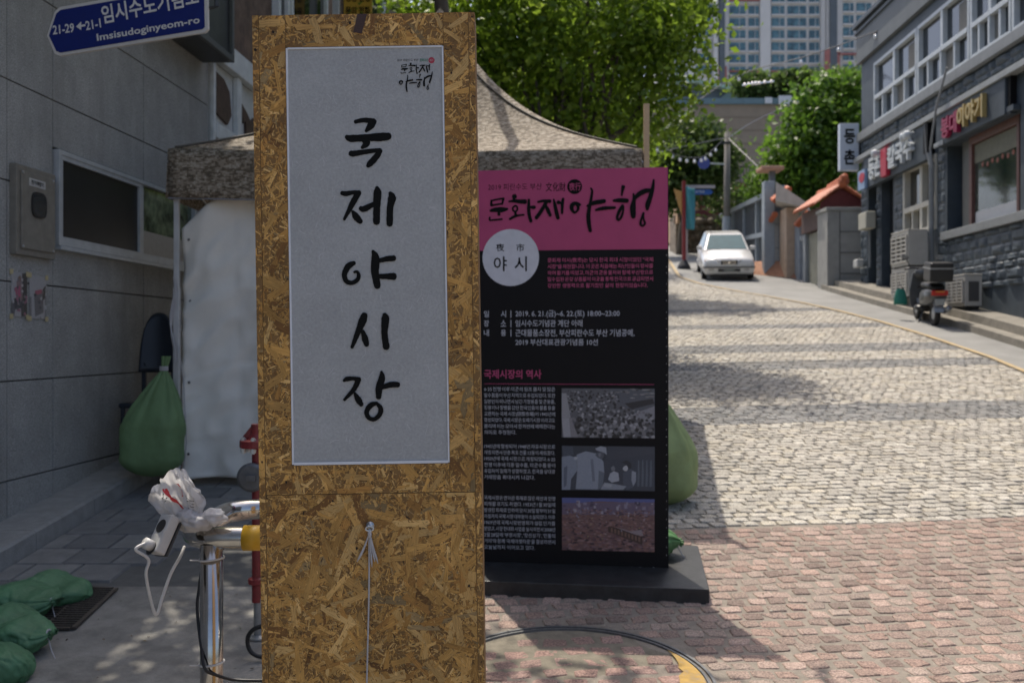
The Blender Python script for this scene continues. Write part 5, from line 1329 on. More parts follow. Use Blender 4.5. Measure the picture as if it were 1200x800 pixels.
mb=MB(); mb.box(U0,ru(1107),.004,.10,3.63,3.80,fn=rp); mb.build('shop_sill',m_trim,RB,bev=.01)
# upper windows
def upper_window(o):
    a,b,c,d=o; t=.085
    mb=MB(); fr_(mb,a+.01,b-.01,c+.01,d-.01,t,-.12,.02,rp)
    mb.box(a+t,b-t,-.12,.03,zT-.05,zT+.05,fn=rp)
    m_=(a+b)/2
    mb.box(m_-.06,m_+.06,-.12,.015,zT+.05,d-t,fn=rp)
    for k,f in enumerate((.27,.52,.78)): mb.box(a+(b-a)*f-.04,a+(b-a)*f+.04,-.12,.012 if k!=1 else .02,c+t,zT-.05,fn=rp)
    w=mb.build('window',m_wwin,RB,bev=.006)
    mb=MB(); mb.box(a+t,b-t,-.13,-.09,zT+.05,d-t,fn=rp); mb.build('upper_pane',glassmat('upglass',(.018,.024,.030),.06) if 'upglass' not in bpy.data.materials else bpy.data.materials['upglass'],w)
    mb=MB(); mb.box(a+t,b-t,-.13,-.092,c+t,zT-.05,fn=rp); mb.build('lower_pane',bpy.data.materials['upglass'],w)
    mb=MB(); L=b-a
    mb.box(a+L*.30,a+L*.50,-.089,-.085,c+t,zT-.05,fn=rp); mb.box(a+L*.05,a+L*.26,-.089,-.083,zT+.05,zT+.05+(d-zT)*.72,fn=rp)
    mb.build('blind',bpy.data.materials.get('blind_cloth') or mat('blind_cloth',(.17,.165,.15),.8,.15,3,stretch=(1,1,20)),w)
    return w
for o in wins: upper_window(o)
# lower window with cream frame
a,b,c,d=w3; mb=MB(); fr_(mb,a,b,c,d,.10,-.15,.03,rp); zt_=c+.62; mb.box(a+.1,b-.1,-.15,.035,zt_-.06,zt_+.06,fn=rp); m_=(a+b)/2-.1; mb.box(m_-.07,m_+.07,-.15,.02,c+.1,d-.1,fn=rp)
for f in (.25,.72): mb.box(a+(b-a)*f-.035,a+(b-a)*f+.035,-.15,.015,c+.1,zt_-.06,fn=rp)
w_=mb.build('window',m_creamw,RB,bev=.006)
mb=MB(); mb.box(a+.1,b-.1,-.2,-.12,c+.1,d-.1,fn=rp); mb.build('pane',mat('winglass3',(.015,.022,.022),.06,.5,1.2,spec=.8,col2=(.05,.035,.025)),w_)
# doors
for o in (d1,d2):
    a,b,c,d=o; mb=MB(); mb.box(a,b,-.30,-.22,c,d,fn=rp); dr=mb.build('door',plain('door_dark',(.016,.018,.022),.4) if 'door_dark' not in bpy.data.materials else bpy.data.materials['door_dark'],RB)
    mb=MB(); mb.tube([rp(a+.15,-.19,c+.9),rp(a+.15,-.19,c+1.2)],.015,6); mb.build('handle',m_zinc,dr)
# shop front bay
a,b,c,d=sw; g0,g1=ru(1186),ru(1134)
mb=MB(); mb.box(g1+.12,b-.35,-.25,-.18,c,d,fn=rp); mb.build('shutter_panel',mat('shutter_dk',(.10,.105,.10),.5,.15,2,stretch=(1,6,1)),RB)
mb=MB(); mb.box(g1,g1+.12,-.22,-.08,c,d,fn=rp); mb.box(g0-.1,g0,-.22,-.08,c,d,fn=rp); mb.box(g0,g1,-.22,-.08,d-.16,d,fn=rp)
sf=mb.build('shop_window',mat('wood_red',(.13,.06,.05),.5,.15,4),RB,bev=.006)
mb=MB(); mb.box(g0,g1,-.22,-.15,c+.02,d-.16,fn=rp); mb.build('pane',mat('shopglass',(.028,.045,.043),.05,.4,.9,spec=.9,col2=(.07,.075,.062)),sf)
mb=MB(); mb.box(g0+.05,g1-.05,-.149,-.14,c+.04,c+.28,fn=rp); mb.build('window_film',plain('film_white',(.50,.52,.54),.5),sf)
mb=MB(); mb.box(g0+.05,g1-.02,-.149,-.135,d-.55,d-.18,fn=rp); mb.build('roller_blind',mat('blind_khaki',(.17,.17,.13),.8,.1,3),sf)
mb=MB(); r_=random.Random(2)
for k in range(7): u=g0+.25+(g1-g0-.4)*k/7; mb.prism([(u+.05*math.cos(q*.785),d-.62-.03*(k%2)+.05*math.sin(q*.785)) for q in range(8)],lambda p,z,dd:rp(p,dd,z),-.149,-.14)
mb.build('window_decals',plain('decal_red',(.22,.06,.03),.5),sf)
mb=MB(); mb.box(a-.02,b+.02,-.0,.14,d+.02,d+.12,fn=rp); mb.box(g0-.2,g1+.2,.003,.12,d-.02,d+.015,fn=rp); mb.build('shop_lintel',m_slate,RB)
# vertical drain pipe and hanging wire on the facade
mb=MB(); mb.tube([rp(ru(1097),.10,3.0),rp(ru(1097),.10,5.3),rp(ru(1094),.12,5.7),rp(ru(1092),.12,6.25)],.06,8); mb.build('drain_pipe',m_trim,RB)
mb=MB(); mb.tube([rp(ru(1124),.25,7.1),rp(ru(1113),.28,6.4),rp(ru(1104),.25,5.6),rp(ru(1104),.2,5.2)],.025,6); mb.build('facade_cable',m_trim,RB)
# signs over the shops
def rframe(w): return Frame(rp(0,w,0),(-.034,-1,0),(0,0,1))
def shop_sign(name,label,pxa,pxb,z0,z1,texts,board):
    t=thing(name,label,'shop sign',rp((ru(pxa)+ru(pxb))/2,0,z0))
    mb=MB(); mb.box(ru(pxb),ru(pxa),.006,.16,z0-.12,z1+.10,fn=rp); bd=mb.build('sign_board',board,t,bev=.01)
    f=rframe(.165); uo=lambda px:(Vector(rp(ru(px),.165,0))-f.o).dot(f.ex)
    for txt,xa,xb,za,zb_,m in texts:
        mb=MB(); put_text(mb,f,txt,uo(xa),za,x1=uo(xb),y1=zb_,d=.002,bold=.03,ext=.09); mb.build('letters',m,t)
    return t,f,uo
m_lw=mat('letter_white',(.50,.54,.57),.45,.05,3); m_lr=plain('letter_red',(.42,.02,.05),.4); m_lm=plain('letter_magenta',(.26,.012,.06),.4); m_lg=plain('letter_gold',(.42,.32,.13),.35,.3)
t1s,f1,uo1=shop_sign('shop_sign','shop sign of thick white letters with a red block over the cream window',1019,1094,5.58,6.14,[('등촌',1029,1044,5.58,6.14,m_lw),('칼국수',1052,1081,5.62,6.14,m_lw)],m_slate)
mb=MB(); mb.box(ru(1051.5),ru(1044.5),.165,.27,5.50,6.18,fn=rp); mb.build('red_block',m_lr,t1s,bev=.01)
mb=MB(); 
for px in (1041,1076,1080.5):
  mb=MB(); mb.lathe([(.04,0),(.09,.02),(.11,.10),(.03,.16)],rp(ru(px),.42,6.13),10,'x'); mb.tube([rp(ru(px),.16,6.2),rp(ru(px),.42,6.17)],.018,5); mb.build('spot_lamp',m_lw,t1s)

mb=MB(); mb.box(ru(1024),ru(1016),.165,.24,5.45,5.95,fn=rp); mb.build('light_box',plain('box_blue',(.25,.36,.55),.4),t1s); mb=MB(); mb.prism([(ru(1021)+.22*math.cos(q*.524),5.75+.13*math.sin(q*.524)) for q in range(12)],lambda p,z,d:rp(p,d,z),.242,.25); mb.build('red_roundel',m_lr,t1s)
t2s,f2,uo2=shop_sign('shop_sign','shop sign with magenta and gold raised letters above the big shop window',1106,1188,5.72,6.18,[('봉대',1117,1136,5.68,6.12,m_lm),('이야기',1136,1167,5.72,6.16,m_lg)],m_slate)
f=rframe(.17); mb=MB(); put_text(mb,f,'전통주점',uo2(1104.5),5.60,x1=uo2(1115),y1=5.70,d=.002,bold=.02,ext=.02); mb.build('small_letters',m_lw,t2s)
mb=MB(); mb.box(ru(1192),ru(1189),.0,.12,5.7,6.28,fn=rp); mb.build('end_bracket',m_black,t2s)
mb=MB(); mb.box(ru(1096),ru(1091),.0,.17,5.6,6.24,fn=rp); mb.build('end_bracket',m_black,t1s)
# hanging vertical sign
VS=thing('vertical_sign','pale blue vertical projecting sign with black lettering on the grey building corner','shop sign',W(995,200,26.9))
a=W(984,200,26.9); b=W(1006,145,26.9)
mb=MB(); mb.box(a[0],b[0],26.85,27.05,a[2],b[2]); mb.build('sign_box',mat('lightbox',(.55,.61,.70),.4,.04,3),VS,bev=.012)
mb=MB(); vf=Frame((a[0],26.846,a[2]),(1,0,0),(0,0,1)); ww=b[0]-a[0]; hh=b[2]-a[2]
put_text(mb,vf,'등',ww*.2,hh*.56,x1=ww*.8,y1=hh*.88,d=.004,bold=.03); put_text(mb,vf,'촌',ww*.2,hh*.12,x1=ww*.8,y1=hh*.44,d=.004,bold=.03); mb.build('lettering',m_ink,VS)
mb=MB(); mb.box(b[0],b[0]+.30,26.88,27.02,a[2]+.25,a[2]+.75); mb.build('bracket',m_black,VS)
# electric boxes
EB=thing('electric_box','cream electric box on the grey pier between the two dark doors','electric box',rp(ru(1026),.1,4.3))
mb=MB(); a_,b_=ru(1030.5),ru(1021); mb.box(a_,b_,.08,.34,rz(1026,269),rz(1026,249),fn=rp); mb.build('box',plain('box_cream',(.38,.37,.31),.5),EB,bev=.03)
mb=MB(); mb.tube([rp((a_+b_)/2,.14,rz(1026,269)),rp((a_+b_)/2,.14,3.4)],.03,6); mb.build('conduit',m_trim,EB)
EB2=thing('electric_box','small white rounded box low on the far corner of the grey building','electric box',rp(U1-.3,.1,3.2))
mb=MB(); mb.box(ru(1016),ru(1011),.08,.26,rz(1013,314),rz(1013,304),fn=rp); mb.build('box',plain('box_white',(.45,.46,.45),.5),EB2,bev=.03)
# plinth / stepped kerb in front of the building
m_plinth=mat('plinth_concrete',(.21,.195,.165),.9,.18,1.6,bump=.4,bs=20,wear=(.14,.13,.11),wearamt=.6,wscale=2)
mb=MB(); n=60; U=[8+(U1+1.2-8)*i/n for i in range(n+1)]
vs=[]
for u in U:
    z=zg(u); x=XR+.034*u
    vs+=[(x-.76,u,z-.1),(x-.75,u,z+.13),(x-.52,u,z+.14),(x-.51,u,z+.29),(x+.1,u,z+.31)]
mb.add(vs,[(5*i+k,5*i+k+1,5*i+k+6,5*i+k+5) for i in range(n) for k in range(4)]+[(0,4,3,2,1),(5*n,5*n+1,5*n+2,5*n+3,5*n+4)])
struct(mb.build('stepped_kerb',m_plinth))

# ================================================================== AC UNITS
m_ac=mat('ac_cream',(.42,.41,.38),.5,.08,3,wear=(.28,.26,.22),wearamt=.4,wscale=4)
m_acd=plain('ac_dark',(.03,.03,.03),.6)
def ac(label,c,w,d,h,loc_group=None):
    """louvred street side (-x) and narrow finned end (-y)"""
    t=thing('ac_unit',label,'air conditioner',c,loc_group); x,y,z=c
    mb=MB(); mb.box(x,x+d,y,y+w,z+.05,z+h); mb.box(x-.01,x+d+.01,y-.01,y+w+.01,z+h,z+h+.025); bd=mb.build('casing',m_ac,t,bev=.012)
    mb=MB(); mb.box(x-.004,x-.001,y+.06,y+w-.06,z+.12,z+h-.07); mb.build('grille_recess',m_acd,t)
    mb=MB(); n=7
    for k in range(n): zz=z+.14+(h-.26)*k/(n-1); mb.box(x-.03,x-.006,y+.05,y+w-.05,zz-.018,zz+.018)
    for k in range(4): yy=y+.06+(w-.12)*k/3; mb.box(x-.034,x-.005,yy-.02,yy+.02,z+.12,z+h-.08)
    mb.build('louvres',m_ac,t)
    if w<.9:
     mb=MB(); mb.box(x+.07,x+d-.06,y-.006,y-.001,z+.14,z+h-.12); mb.build('coil_fins',mat('fins',(.06,.06,.06),.6,.3,60) if 'fins' not in bpy.data.materials else bpy.data.materials['fins'],t)
    for yy in (y+.08,y+w-.12):
        mb=MB(); mb.box(x+.02,x+d-.02,yy,yy+.05,z,z+.05); mb.build('foot',m_acd,t)
    return t
ac('cream air conditioner standing alone on the stepped kerb by rough stone',(rp(19.2,.46,0)[0],19.0,zg(19.2)+.31),.80,.33,.64)
q=W(1071,312,22.0); ac('larger cream air conditioner stacked on top below the cream framed window',(q[0]-.36,21.4,CAMZ+(400-314)/FPX*21.6),.95,.42,.80,)
ac('lower air conditioner of the stack, half hidden by the scooter',(q[0]-.36,21.4,zg(21.5)+.31),.95,.42,CAMZ+(400-314)/FPX*21.6-zg(21.5)-.32)

# ================================================================== SCOOTER
m_tyre=plain('tyre',(.018,.018,.018),.85); m_blk=plain('black_plastic',(.016,.017,.018),.4); m_sil=mat('silver_paint',(.34,.36,.38),.35,.08,5,metal=.6); m_scb=mat('scooter_grey',(.07,.075,.08),.3,.08,5,spec=.6); m_chrome=plain('chrome',(.7,.7,.7),.12,1.0)
sc_=((1085-600)/FPX*19.7,19.7,zg(19.7)); SC=thing('delivery_scooter','dark parked scooter with a black rear rack box and red tail lights','scooter',sc_,rot=(math.atan(.13),0,R(-8)))
def Lb(mb,name,m,par=SC,**k): return mb.build(name,m,par,local=True,**k)
for y in (-.62,.62):
    mb=MB(); r=.235; prof=[(r-.085,-.035),(r-.05,-.052),(r-.01,-.04),(r,-.015),(r,.015),(r-.01,.04),(r-.05,.052),(r-.085,.035)]; mb.lathe(prof,(0,y,r),24,'x'); wh=Lb(mb,'wheel',m_tyre,smooth=True)
    mb=MB(); mb.lathe([(.03,-.05),(r-.09,-.03),(r-.08,0),(r-.09,.03),(.03,.05)],(0,y,r),16,'x'); Lb(mb,'rim',m_sil,wh)
def body(st,name,m,par=SC,seg=14,**k):
    mb=MB(); vs=[]
    for (y,z,w,h) in st:
        for i in range(seg):
            q=2*math.pi*i/seg; ca,sa=math.cos(q),math.sin(q)
            vs.append((math.copysign(abs(ca)**.7,ca)*w,y,z+math.copysign(abs(sa)**.7,sa)*h))
    n=len(st); mb.add(vs,[(i*seg+k2,i*seg+(k2+1)%seg,(i+1)*seg+(k2+1)%seg,(i+1)*seg+k2) for i in range(n-1) for k2 in range(seg)]+[tuple(range(seg-1,-1,-1)),tuple((n-1)*seg+k2 for k2 in range(seg))])
    return Lb(mb,name,m,par,smooth=True,**k)
body([(-.86,.60,.10,.05),(-.78,.60,.17,.11),(-.5,.55,.19,.17),(-.15,.50,.18,.17),(-.02,.42,.15,.12)],'rear_body',m_scb)
body([(-.80,.73,.12,.03),(-.6,.76,.16,.06),(-.1,.75,.15,.06),(.0,.72,.12,.04)],'seat',m_blk)
body([(-.05,.27,.16,.06),(.3,.27,.17,.06),(.42,.30,.12,.05)],'footboard',m_blk)
mb=MB(); mb.prism([(-.20,.28),(.20,.28),(.22,.6),(.15,.95),(-.15,.95),(-.22,.6)],lambda a,b,d:(a,.42+d+.12*(b-.28),b),0,.05); Lb(mb,'leg_shield',m_scb,bev=.015)
body([(.38,.92,.13,.10),(.5,.96,.12,.09),(.58,.95,.05,.05)],'headlamp_cowl',m_scb)
mb=MB(); mb.tube([(-.34,.36,1.02),(-.2,.42,1.05),(0,.45,1.03),(.2,.42,1.05),(.34,.36,1.02)],.018,8); Lb(mb,'handlebar',m_blk,smooth=True)
for s in (-1,1):
    mb=MB(); mb.tube([(s*.22,.42,1.05),(s*.30,.40,1.22)],.008,6); mi=Lb(mb,'mirror',m_blk); mb=MB(); mb.prism([(.075*math.cos(q*.524),.05*math.sin(q*.524)) for q in range(12)],lambda a,b,d:(s*.33+a,.40+d,1.26+b),-.012,.008); Lb(mb,'mirror_glass',m_chrome,mi)
mb=MB(); mb.tube([(-.09,.62,.235),(-.09,.5,.62),(0,.46,.7)],.025,8); mb.tube([(.09,.62,.235),(.09,.5,.62),(0,.46,.7)],.025,8); Lb(mb,'front_fork',m_blk)
mb=MB(); mb.grid(lambda u,v:(-.08+.16*u,.62+.27*math.cos(R(20+150*v)),.235+.27*math.sin(R(20+150*v))),3,10); Lb(mb,'front_fender',m_sil,thick=.01)
mb=MB(); mb.grid(lambda u,v:(-.09+.18*u,-.62-.28*math.cos(R(10+130*v)),.235+.28*math.sin(R(10+130*v))),3,10); Lb(mb,'rear_fender',m_sil,thick=.01)
mb=MB(); mb.box(-.21,.21,-1.0,-.50,.86,1.22); bx=Lb(mb,'rack_box',m_blk,bev=.03); mb=MB(); mb.box(-.22,.22,-1.01,-.49,1.10,1.125); Lb(mb,'box_band',m_sil,bx)
mb=MB(); mb.box(-.15,.15,-.92,-.865,.60,.70); Lb(mb,'tail_light',plain('tail_red',(.45,.02,.015),.25),bev=.015)
mb=MB(); mb.box(-.08,.08,-.925,-.90,.66,.69); Lb(mb,'indicator',plain('tail_orange',(.55,.18,.03),.3))
mb=MB(); mb.box(-.09,.09,-.92,-.91,.42,.54); Lb(mb,'licence_plate',plain('plate_pale',(.30,.32,.32),.5),bev=.006)
mb=MB(); mb.tube([(.16,-.25,.25),(.17,-.6,.28),(.17,-.9,.36)],[.03,.05,.055],10); Lb(mb,'exhaust',m_sil,smooth=True)
mb=MB(); mb.tube([(-.05,-.05,.28),(-.16,-.12,.02),(-.2,-.14,.0)],.014,6); Lb(mb,'kickstand',m_blk)
TB=thing('teal_bag','teal green shopping bag hanging at the scooter front','bag',(sc_[0]-.36,sc_[1]+.35,sc_[2]+.35))
mb=MB(); x,y,z=sc_[0]-.36,sc_[1]+.35,sc_[2]+.36
mb.grid(lambda u,v:(x+.13*math.cos(6.283*u)*(1-.35*v*v)*(1+.08*math.sin(30*u)),y+.09*math.sin(6.283*u)*(1-.3*v),z+.30*v+.02*math.sin(12*u)*v),24,8,closed_u=True); mb.f.append(tuple(range(23,-1,-1)))
mb.build('bag_body',plain('teal_cloth',(.015,.17,.13),.6),TB,smooth=True); mb=MB(); mb.tube([(x-.07,y,z+.29),(x-.02,y+.02,z+.45),(x+.05,y,z+.29)],.008,5); mb.build('handle',m_blk,TB)

# ================================================================== CONCRETE PIER, GATEHOUSE, FENCE
m_pier=mat('pier_concrete',(.30,.30,.285),.85,.12,1.5,bump=.2,bs=30,wear=(.2,.2,.19),wearamt=.4)
m_tile=mat('roof_tile',(.40,.115,.05),.6,.2,9,bump=.3,bs=20)
m_maroon=mat('maroon_wall',(.12,.022,.022),.7,.12,3)
CP=thing('concrete_pier','grey concrete block pier wall with joints beside the far end of the grey building','wall',W(990,342,27.3))
x0,x1=W(967,0,27.6)[0],W(1011,0,27.6)[0]; z0=zg(27.4)-.1; z1=CAMZ+(400-247)/FPX*27.4
mb=MB(); mb.box(x0,x1,27.4,28.3,z0,z1); mb.box(x0-.04,x1,27.36,28.34,z1+.002,z1+.10); mb.build('wall',m_pier,CP,bev=.012)
mb=MB()
for k in (1,2,3): mb.box(x0+.35,x1-.02,27.385,27.398,z0+(z1-z0)*k/4-.012,z0+(z1-z0)*k/4+.012)
mb.box(x0+.33,x0+.355,27.385,27.398,z0,z1-.02); mb.build('joints',plain('joint_grey',(.13,.13,.125),.9),CP)
# gatehouse: roller shutter + tiled roof
GH=thing('garage','garage with a pale roller shutter, maroon gable and orange tiled ridge roof','garage',W(960,330,28.8))
gx=W(969,0,28.4)[0]; fx0=9.0
mb=MB(); gy0,gy1=28.36,30.2; gz=CAMZ+(400-252)/FPX*28.4
def gpt(a,w,z): # a along depth 0..1 (near..far)
    y=gy0+(gy1-gy0)*a; return (gx-.0-.02*(y-gy0)-w,y,z)
ns=26
mb=MB()
for k in range(ns):
    za=zg(28.5)-.1+(4.72-zg(28.5)+.1)*k/ns; zb_=zg(28.5)-.1+(4.72-zg(28.5)+.1)*(k+1)/ns
    mb.add([gpt(.06,.0,za),gpt(.86,.0,za),gpt(.86,.035,za+(zb_-za)*.45),gpt(.06,.035,za+(zb_-za)*.45),gpt(.86,.0,zb_-.004),gpt(.06,.0,zb_-.004)],[(0,1,2,3),(3,2,4,5)])
mb.build('roller_shutter',mat('shutter_pale',(.42,.42,.36),.4,.12,2,metal=.3),GH)
mb=MB(); mb.box(0,1,-2.6,-.02,zg(28)-.3,5.25,fn=lambda a,w,z:gpt(a,w,z)); mb.box(.0,.05,-.02,.10,zg(28)-.2,5.35,fn=gpt); mb.box(.88,1,-.02,.12,zg(28)-.2,5.35,fn=gpt); mb.build('wall',mat('garage_grey',(.26,.28,.30),.8,.12,2),GH,bev=.008)
mb=MB(); mb.box(-.02,1.02,-.3,.16,4.74,5.36,fn=gpt); mb.build('brown_lintel',mat('lintel_brown',(.10,.06,.05),.7,.15,3),GH,bev=.01)
rz0=5.62
gxa,gxb=gpt(0,.35,0)[0],gpt(0,-.95,0)[0]; gxm=(gxa+gxb)/2+.05
mb=MB(); mb.prism([(gxa+.12,5.12),(gxb,5.12),(gxb,5.50),(gxm,5.82),(gxa+.12,5.45)],lambda a,b,d:(a,gy0-.16+d,b),0,.1); mb.build('gable',m_maroon,GH)
mb=MB(); nt=16
for sgn,xe in ((-1,gxa-.10),(1,gxb+.20)):
    for k in range(nt):
        y0=gy0-.30+(gy1-gy0+.3)*k/nt; y1=gy0-.30+(gy1-gy0+.3)*(k+1)/nt
        mb.grid(lambda u,v,y0=y0,y1=y1,xe=xe:(xe+(gxm-xe)*v,y0+(y1-y0)*u-.02*0, 5.36+ (.58*v if sgn<0 else .52*v**1.2+.05) +.055*abs(math.sin(math.pi*u))+.025*((v*5)%1)),4,10)
mb.build('tiled_roof',m_tile,GH,thick=.05)
mb=MB(); mb.tube([(gxm,gy0-.42,6.00),(gxm,gy0-.2,5.95),(gxm,gy0+1.2,5.95),(gxm,gy1,5.98)],[.14,.12,.10,.10],10); mb.tube([(gxm,gy0-.45,6.11),(gxm,gy0-.1,6.07),(gxm,gy0+1.0,6.06)],[.11,.09,.06],8); mb.build('ridge',m_tile,GH,smooth=True)
mb=MB(); mb.prism([(.09*math.cos(q*.524),.09*math.sin(q*.524)) for q in range(12)],lambda a,b,d:(gpt(.0,.14,0)[0]-.02+d,gy0+.1+a*.5,4.35+b),-.02,.02)
# doorway pier with white lamp, canopy and gate
HG=thing('house_gate','pale gate doorway under a concrete canopy with orange tile edge and peach pillar','gate',W(920,325,31.6))
def q2(px,py,Y): return W(px,py,Y)
def pbox(mb,pxa,pxb,pya,pyb,Y,d): a=W(pxa,pyb,Y); b=W(pxb,pya,Y); mb.box(a[0],b[0],Y,Y+d,a[2],b[2])
mb=MB(); pbox(mb,936.5,947,262,331,30.9,.5); mb.build('grey_pillar',mat('gate_bluegrey',(.24,.27,.31),.7,.1,2),HG,bev=.02)
mb=MB(); pbox(mb,921.5,936,243,336,31.4,.8); mb.build('peach_pillar',mat('peach',(.46,.34,.25),.75,.1,2),HG,bev=.02)
mb=MB(); pbox(mb,903,923.5,249,330,32.4,.2); gd=mb.build('gate_leaf',mat('gate_white',(.42,.42,.41),.6,.1,2,stretch=(1,1,5)),HG)
mb=MB(); pbox(mb,914,918,275,284,32.38,.01); mb.build('red_notice',m_lr,gd); mb=MB(); pbox(mb,905,921,262,263.2,32.37,.02); pbox(mb,905,921,290,291,32.37,.02); pbox(mb,912.5,913.2,252,326,32.37,.02); mb.build('gate_rails',m_trim,gd)
a=W(910,240,32.2); b=W(945,240,31)
mb=MB(); zc=CAMZ+(400-246)/FPX*31.5
mb.add([(W(909,0,32.6)[0],32.6,zc+.25),(W(909,0,31.2)[0],31.2,zc+.25),(W(946,0,30.6)[0],30.6,zc-.05),(W(950,0,32.6)[0],32.6,zc-.05),(W(909,0,32.6)[0],32.6,zc+.95),(W(909,0,31.2)[0],31.2,zc+.85),(W(946,0,30.6)[0],30.6,zc+.1),(W(950,0,32.6)[0],32.6,zc+.1)],[(3,2,1,0),(4,5,6,7),(0,1,5,4),(1,2,6,5),(2,3,7,6),(3,0,4,7)])
mb.build('canopy',mat('canopy_pale',(.42,.40,.36),.7,.1,2),HG)
mb=MB(); 
for i in range(7):
    t=i/6; p=Vector(W(908.5,235,31.6)).lerp(Vector(W(925,222,31.2)),t); mb.tube([p,p+Vector((.05,.5,.12))],.085,8)
for i in range(5):
    t=i/4; p=Vector(W(904,258,32.2)).lerp(Vector(W(909,251,32.0)),t); mb.tube([p,p+Vector((.05,.4,.06))],.08,8)
for i in range(6):
    t=i/5; p=Vector(W(936,263,30.7)).lerp(Vector(W(948,250,30.4)),t); mb.tube([p,p+Vector((.05,.4,.06))],.09,8)
mb.build('tile_edge',m_tile,HG)
mb=MB(); pbox(mb,938,941.5,276,282,30.85,.12); mb.build('wall_lamp',m_lw,HG,bev=.03)
mb=MB(); p0=G(893,328);p1=G(936,336); mb.add([(p0[0],33.0,zg(33)+.0),(p0[0]+.05,33.6,zg(33.6)+.35),(W(933,0,31.2)[0],31.2,zg(31.2)+.02),(W(937,0,31.6)[0],31.6,zg(31.6)+.55),(p0[0]+.9,33.6,zg(33.6)+.35)],[(0,2,3,1),(1,3,4)]); mb.build('brick_ramp',mat('ramp_brick',(.34,.17,.10),.8,.2,4),HG)
# blue grey fence wall
FN=thing('metal_fence','tall blue-grey metal panel fence climbing the street beside the white car','fence',W(880,322,36))
m_fp=mat('fence_panel',(.135,.15,.165),.55,.10,2); m_fr=mat('fence_rail',(.30,.34,.38),.5,.08,3)
fy0,fy1=32.7,46.0
def fp(y,w,z): return (8.92+.018*(y-32)-w,y,z)
ftop=lambda y:CAMZ+(400-222)/FPX*32.7+.05*(y-32.7)-.0; 
ytop=lambda y:6.46+.036*(y-32.7)
mb=MB(); mb.box(fy0,fy1,-.03,0,0,1,fn=lambda y,w,z:fp(y,w,(zg(y)-.3)+(ytop(y)-zg(y)+.3)*z)); mb.build('panels',m_fp,FN)
mb=MB()
k=0; y=fy0
while y<fy1:
    mb.box(y,y+.05,0.002,.04,0,1,fn=lambda yy,w,z:fp(yy,w,(zg(yy)-.2)+(ytop(yy)-zg(yy)+.2)*z)); y+=.33
mb.build('corrugation',m_fp,FN)
for y in (34.4,36.3,38.4,40.6,43):
    mb=MB(); mb.box(y,y+.14,.0,.10,0,1,fn=lambda yy,w,z:fp(yy,w,(zg(yy)-.2)+(ytop(yy)-zg(yy)+.25)*z)); mb.build('post',m_fr,FN)
for zf,h in ((1.0,.17),(.36,.16)):
    mb=MB()
    for i in range(8):
        ya=fy0+(fy1-fy0)*i/8; yb_2=fy0+(fy1-fy0)*(i+1)/8
        vs=[]
        for yy in (ya,yb_2):
            zz=ytop(yy) if zf>.9 else 5.05+.058*(yy-32.7)
            vs+=[fp(yy,.101,zz),fp(yy,.16,zz),fp(yy,.16,zz+h),fp(yy,.101,zz+h)] if zf<1 else [fp(yy,-.05,zz+.002),fp(yy,.16,zz+.002),fp(yy,.16,zz+h),fp(yy,-.05,zz+h)]
        mb.add(vs,[(0,1,5,4),(1,2,6,5),(2,3,7,6),(3,0,4,7),(0,3,2,1),(4,5,6,7)])
    mb.build('rail',m_fr,FN)
if True: pass
mb=MB(); a=W(894.5,0,32.5)[0]; mb.box(a,a+.34,32.35,32.7,zg(32.5)-.2,CAMZ+(400-213)/FPX*32.5); mb.build('corner_post',m_fr,FN,bev=.02)
m_tilep=plain('cap_tile',(.42,.24,.16),.6)
mb=MB(); mb.box(a-.1,a+.75,32.3,33.3,CAMZ+(400-201)/FPX*32.5,CAMZ+(400-196)/FPX*32.5); mb.box(a+.1,a+.72,32.5,33.2,zg(32),CAMZ+(400-202)/FPX*32.5)
GP=thing('gate_post','plain grey gate post with an orange tile cap behind the fence','gate post',(a+.3,33,zg(33)))
mb2=MB(); mb2.box(a+.36,a+.85,33.0,33.6,zg(32),CAMZ+(400-222)/FPX*33.2); mb2.box(a+.38,a+.55,33.1,33.3,CAMZ+(400-222)/FPX*33.2,CAMZ+(400-200)/FPX*33.2); mb2.build('shaft',m_fp,GP)
mb2=MB(); mb2.box(a+.02,a+.78,32.8,33.6,CAMZ+(400-201)/FPX*33.2,CAMZ+(400-196.5)/FPX*33.2); mb2.build('cap',m_tilep,GP,bev=.03)

# ================================================================== WHITE CAR
m_car=mat('car_white',(.62,.62,.61),.28,.04,2,coat=.6); m_cgl=mat('car_glass',(.035,.10,.115),.08,.1,2,spec=.45); m_cblk=plain('car_black',(.02,.02,.022),.5)
cc=((848.5-600)/FPX*32.4,32.4,zg(32.4)); CAR=thing('white_car','white car facing downhill beside the blue-grey fence','car',cc,rot=(math.atan(.155),0,R(-7.5))); CAR.scale=(.93,.93,.98)
def cst(y,w,zb,zt,crown=.03): return [(-w*.90,y,zb),(-w,y,zb+.12),(-w*1.0,y,(zb+zt)/2),(-w*.985,y,zt-.10),(-w*.92,y,zt-.015),(-w*.5,y,zt+crown*.8),(0,y,zt+crown),(w*.5,y,zt+crown*.8),(w*.92,y,zt-.015),(w*.985,y,zt-.10),(w,y,(zb+zt)/2),(w,y,zb+.12),(w*.90,y,zb)]
ST=[cst(-2.10,.70,.30,.56,.01),cst(-2.06,.80,.24,.64),cst(-1.95,.83,.20,.71),cst(-1.6,.845,.20,.78,.045),cst(-1.1,.85,.20,.86,.05),cst(-.85,.85,.20,.90,.04),cst(.4,.855,.20,.93),cst(1.3,.85,.20,.95),cst(1.85,.83,.24,.96),cst(2.05,.78,.32,.90),cst(2.08,.7,.4,.8)]
mb=MB(); k=13; vs=[p for s in ST for p in s]; n=len(ST)
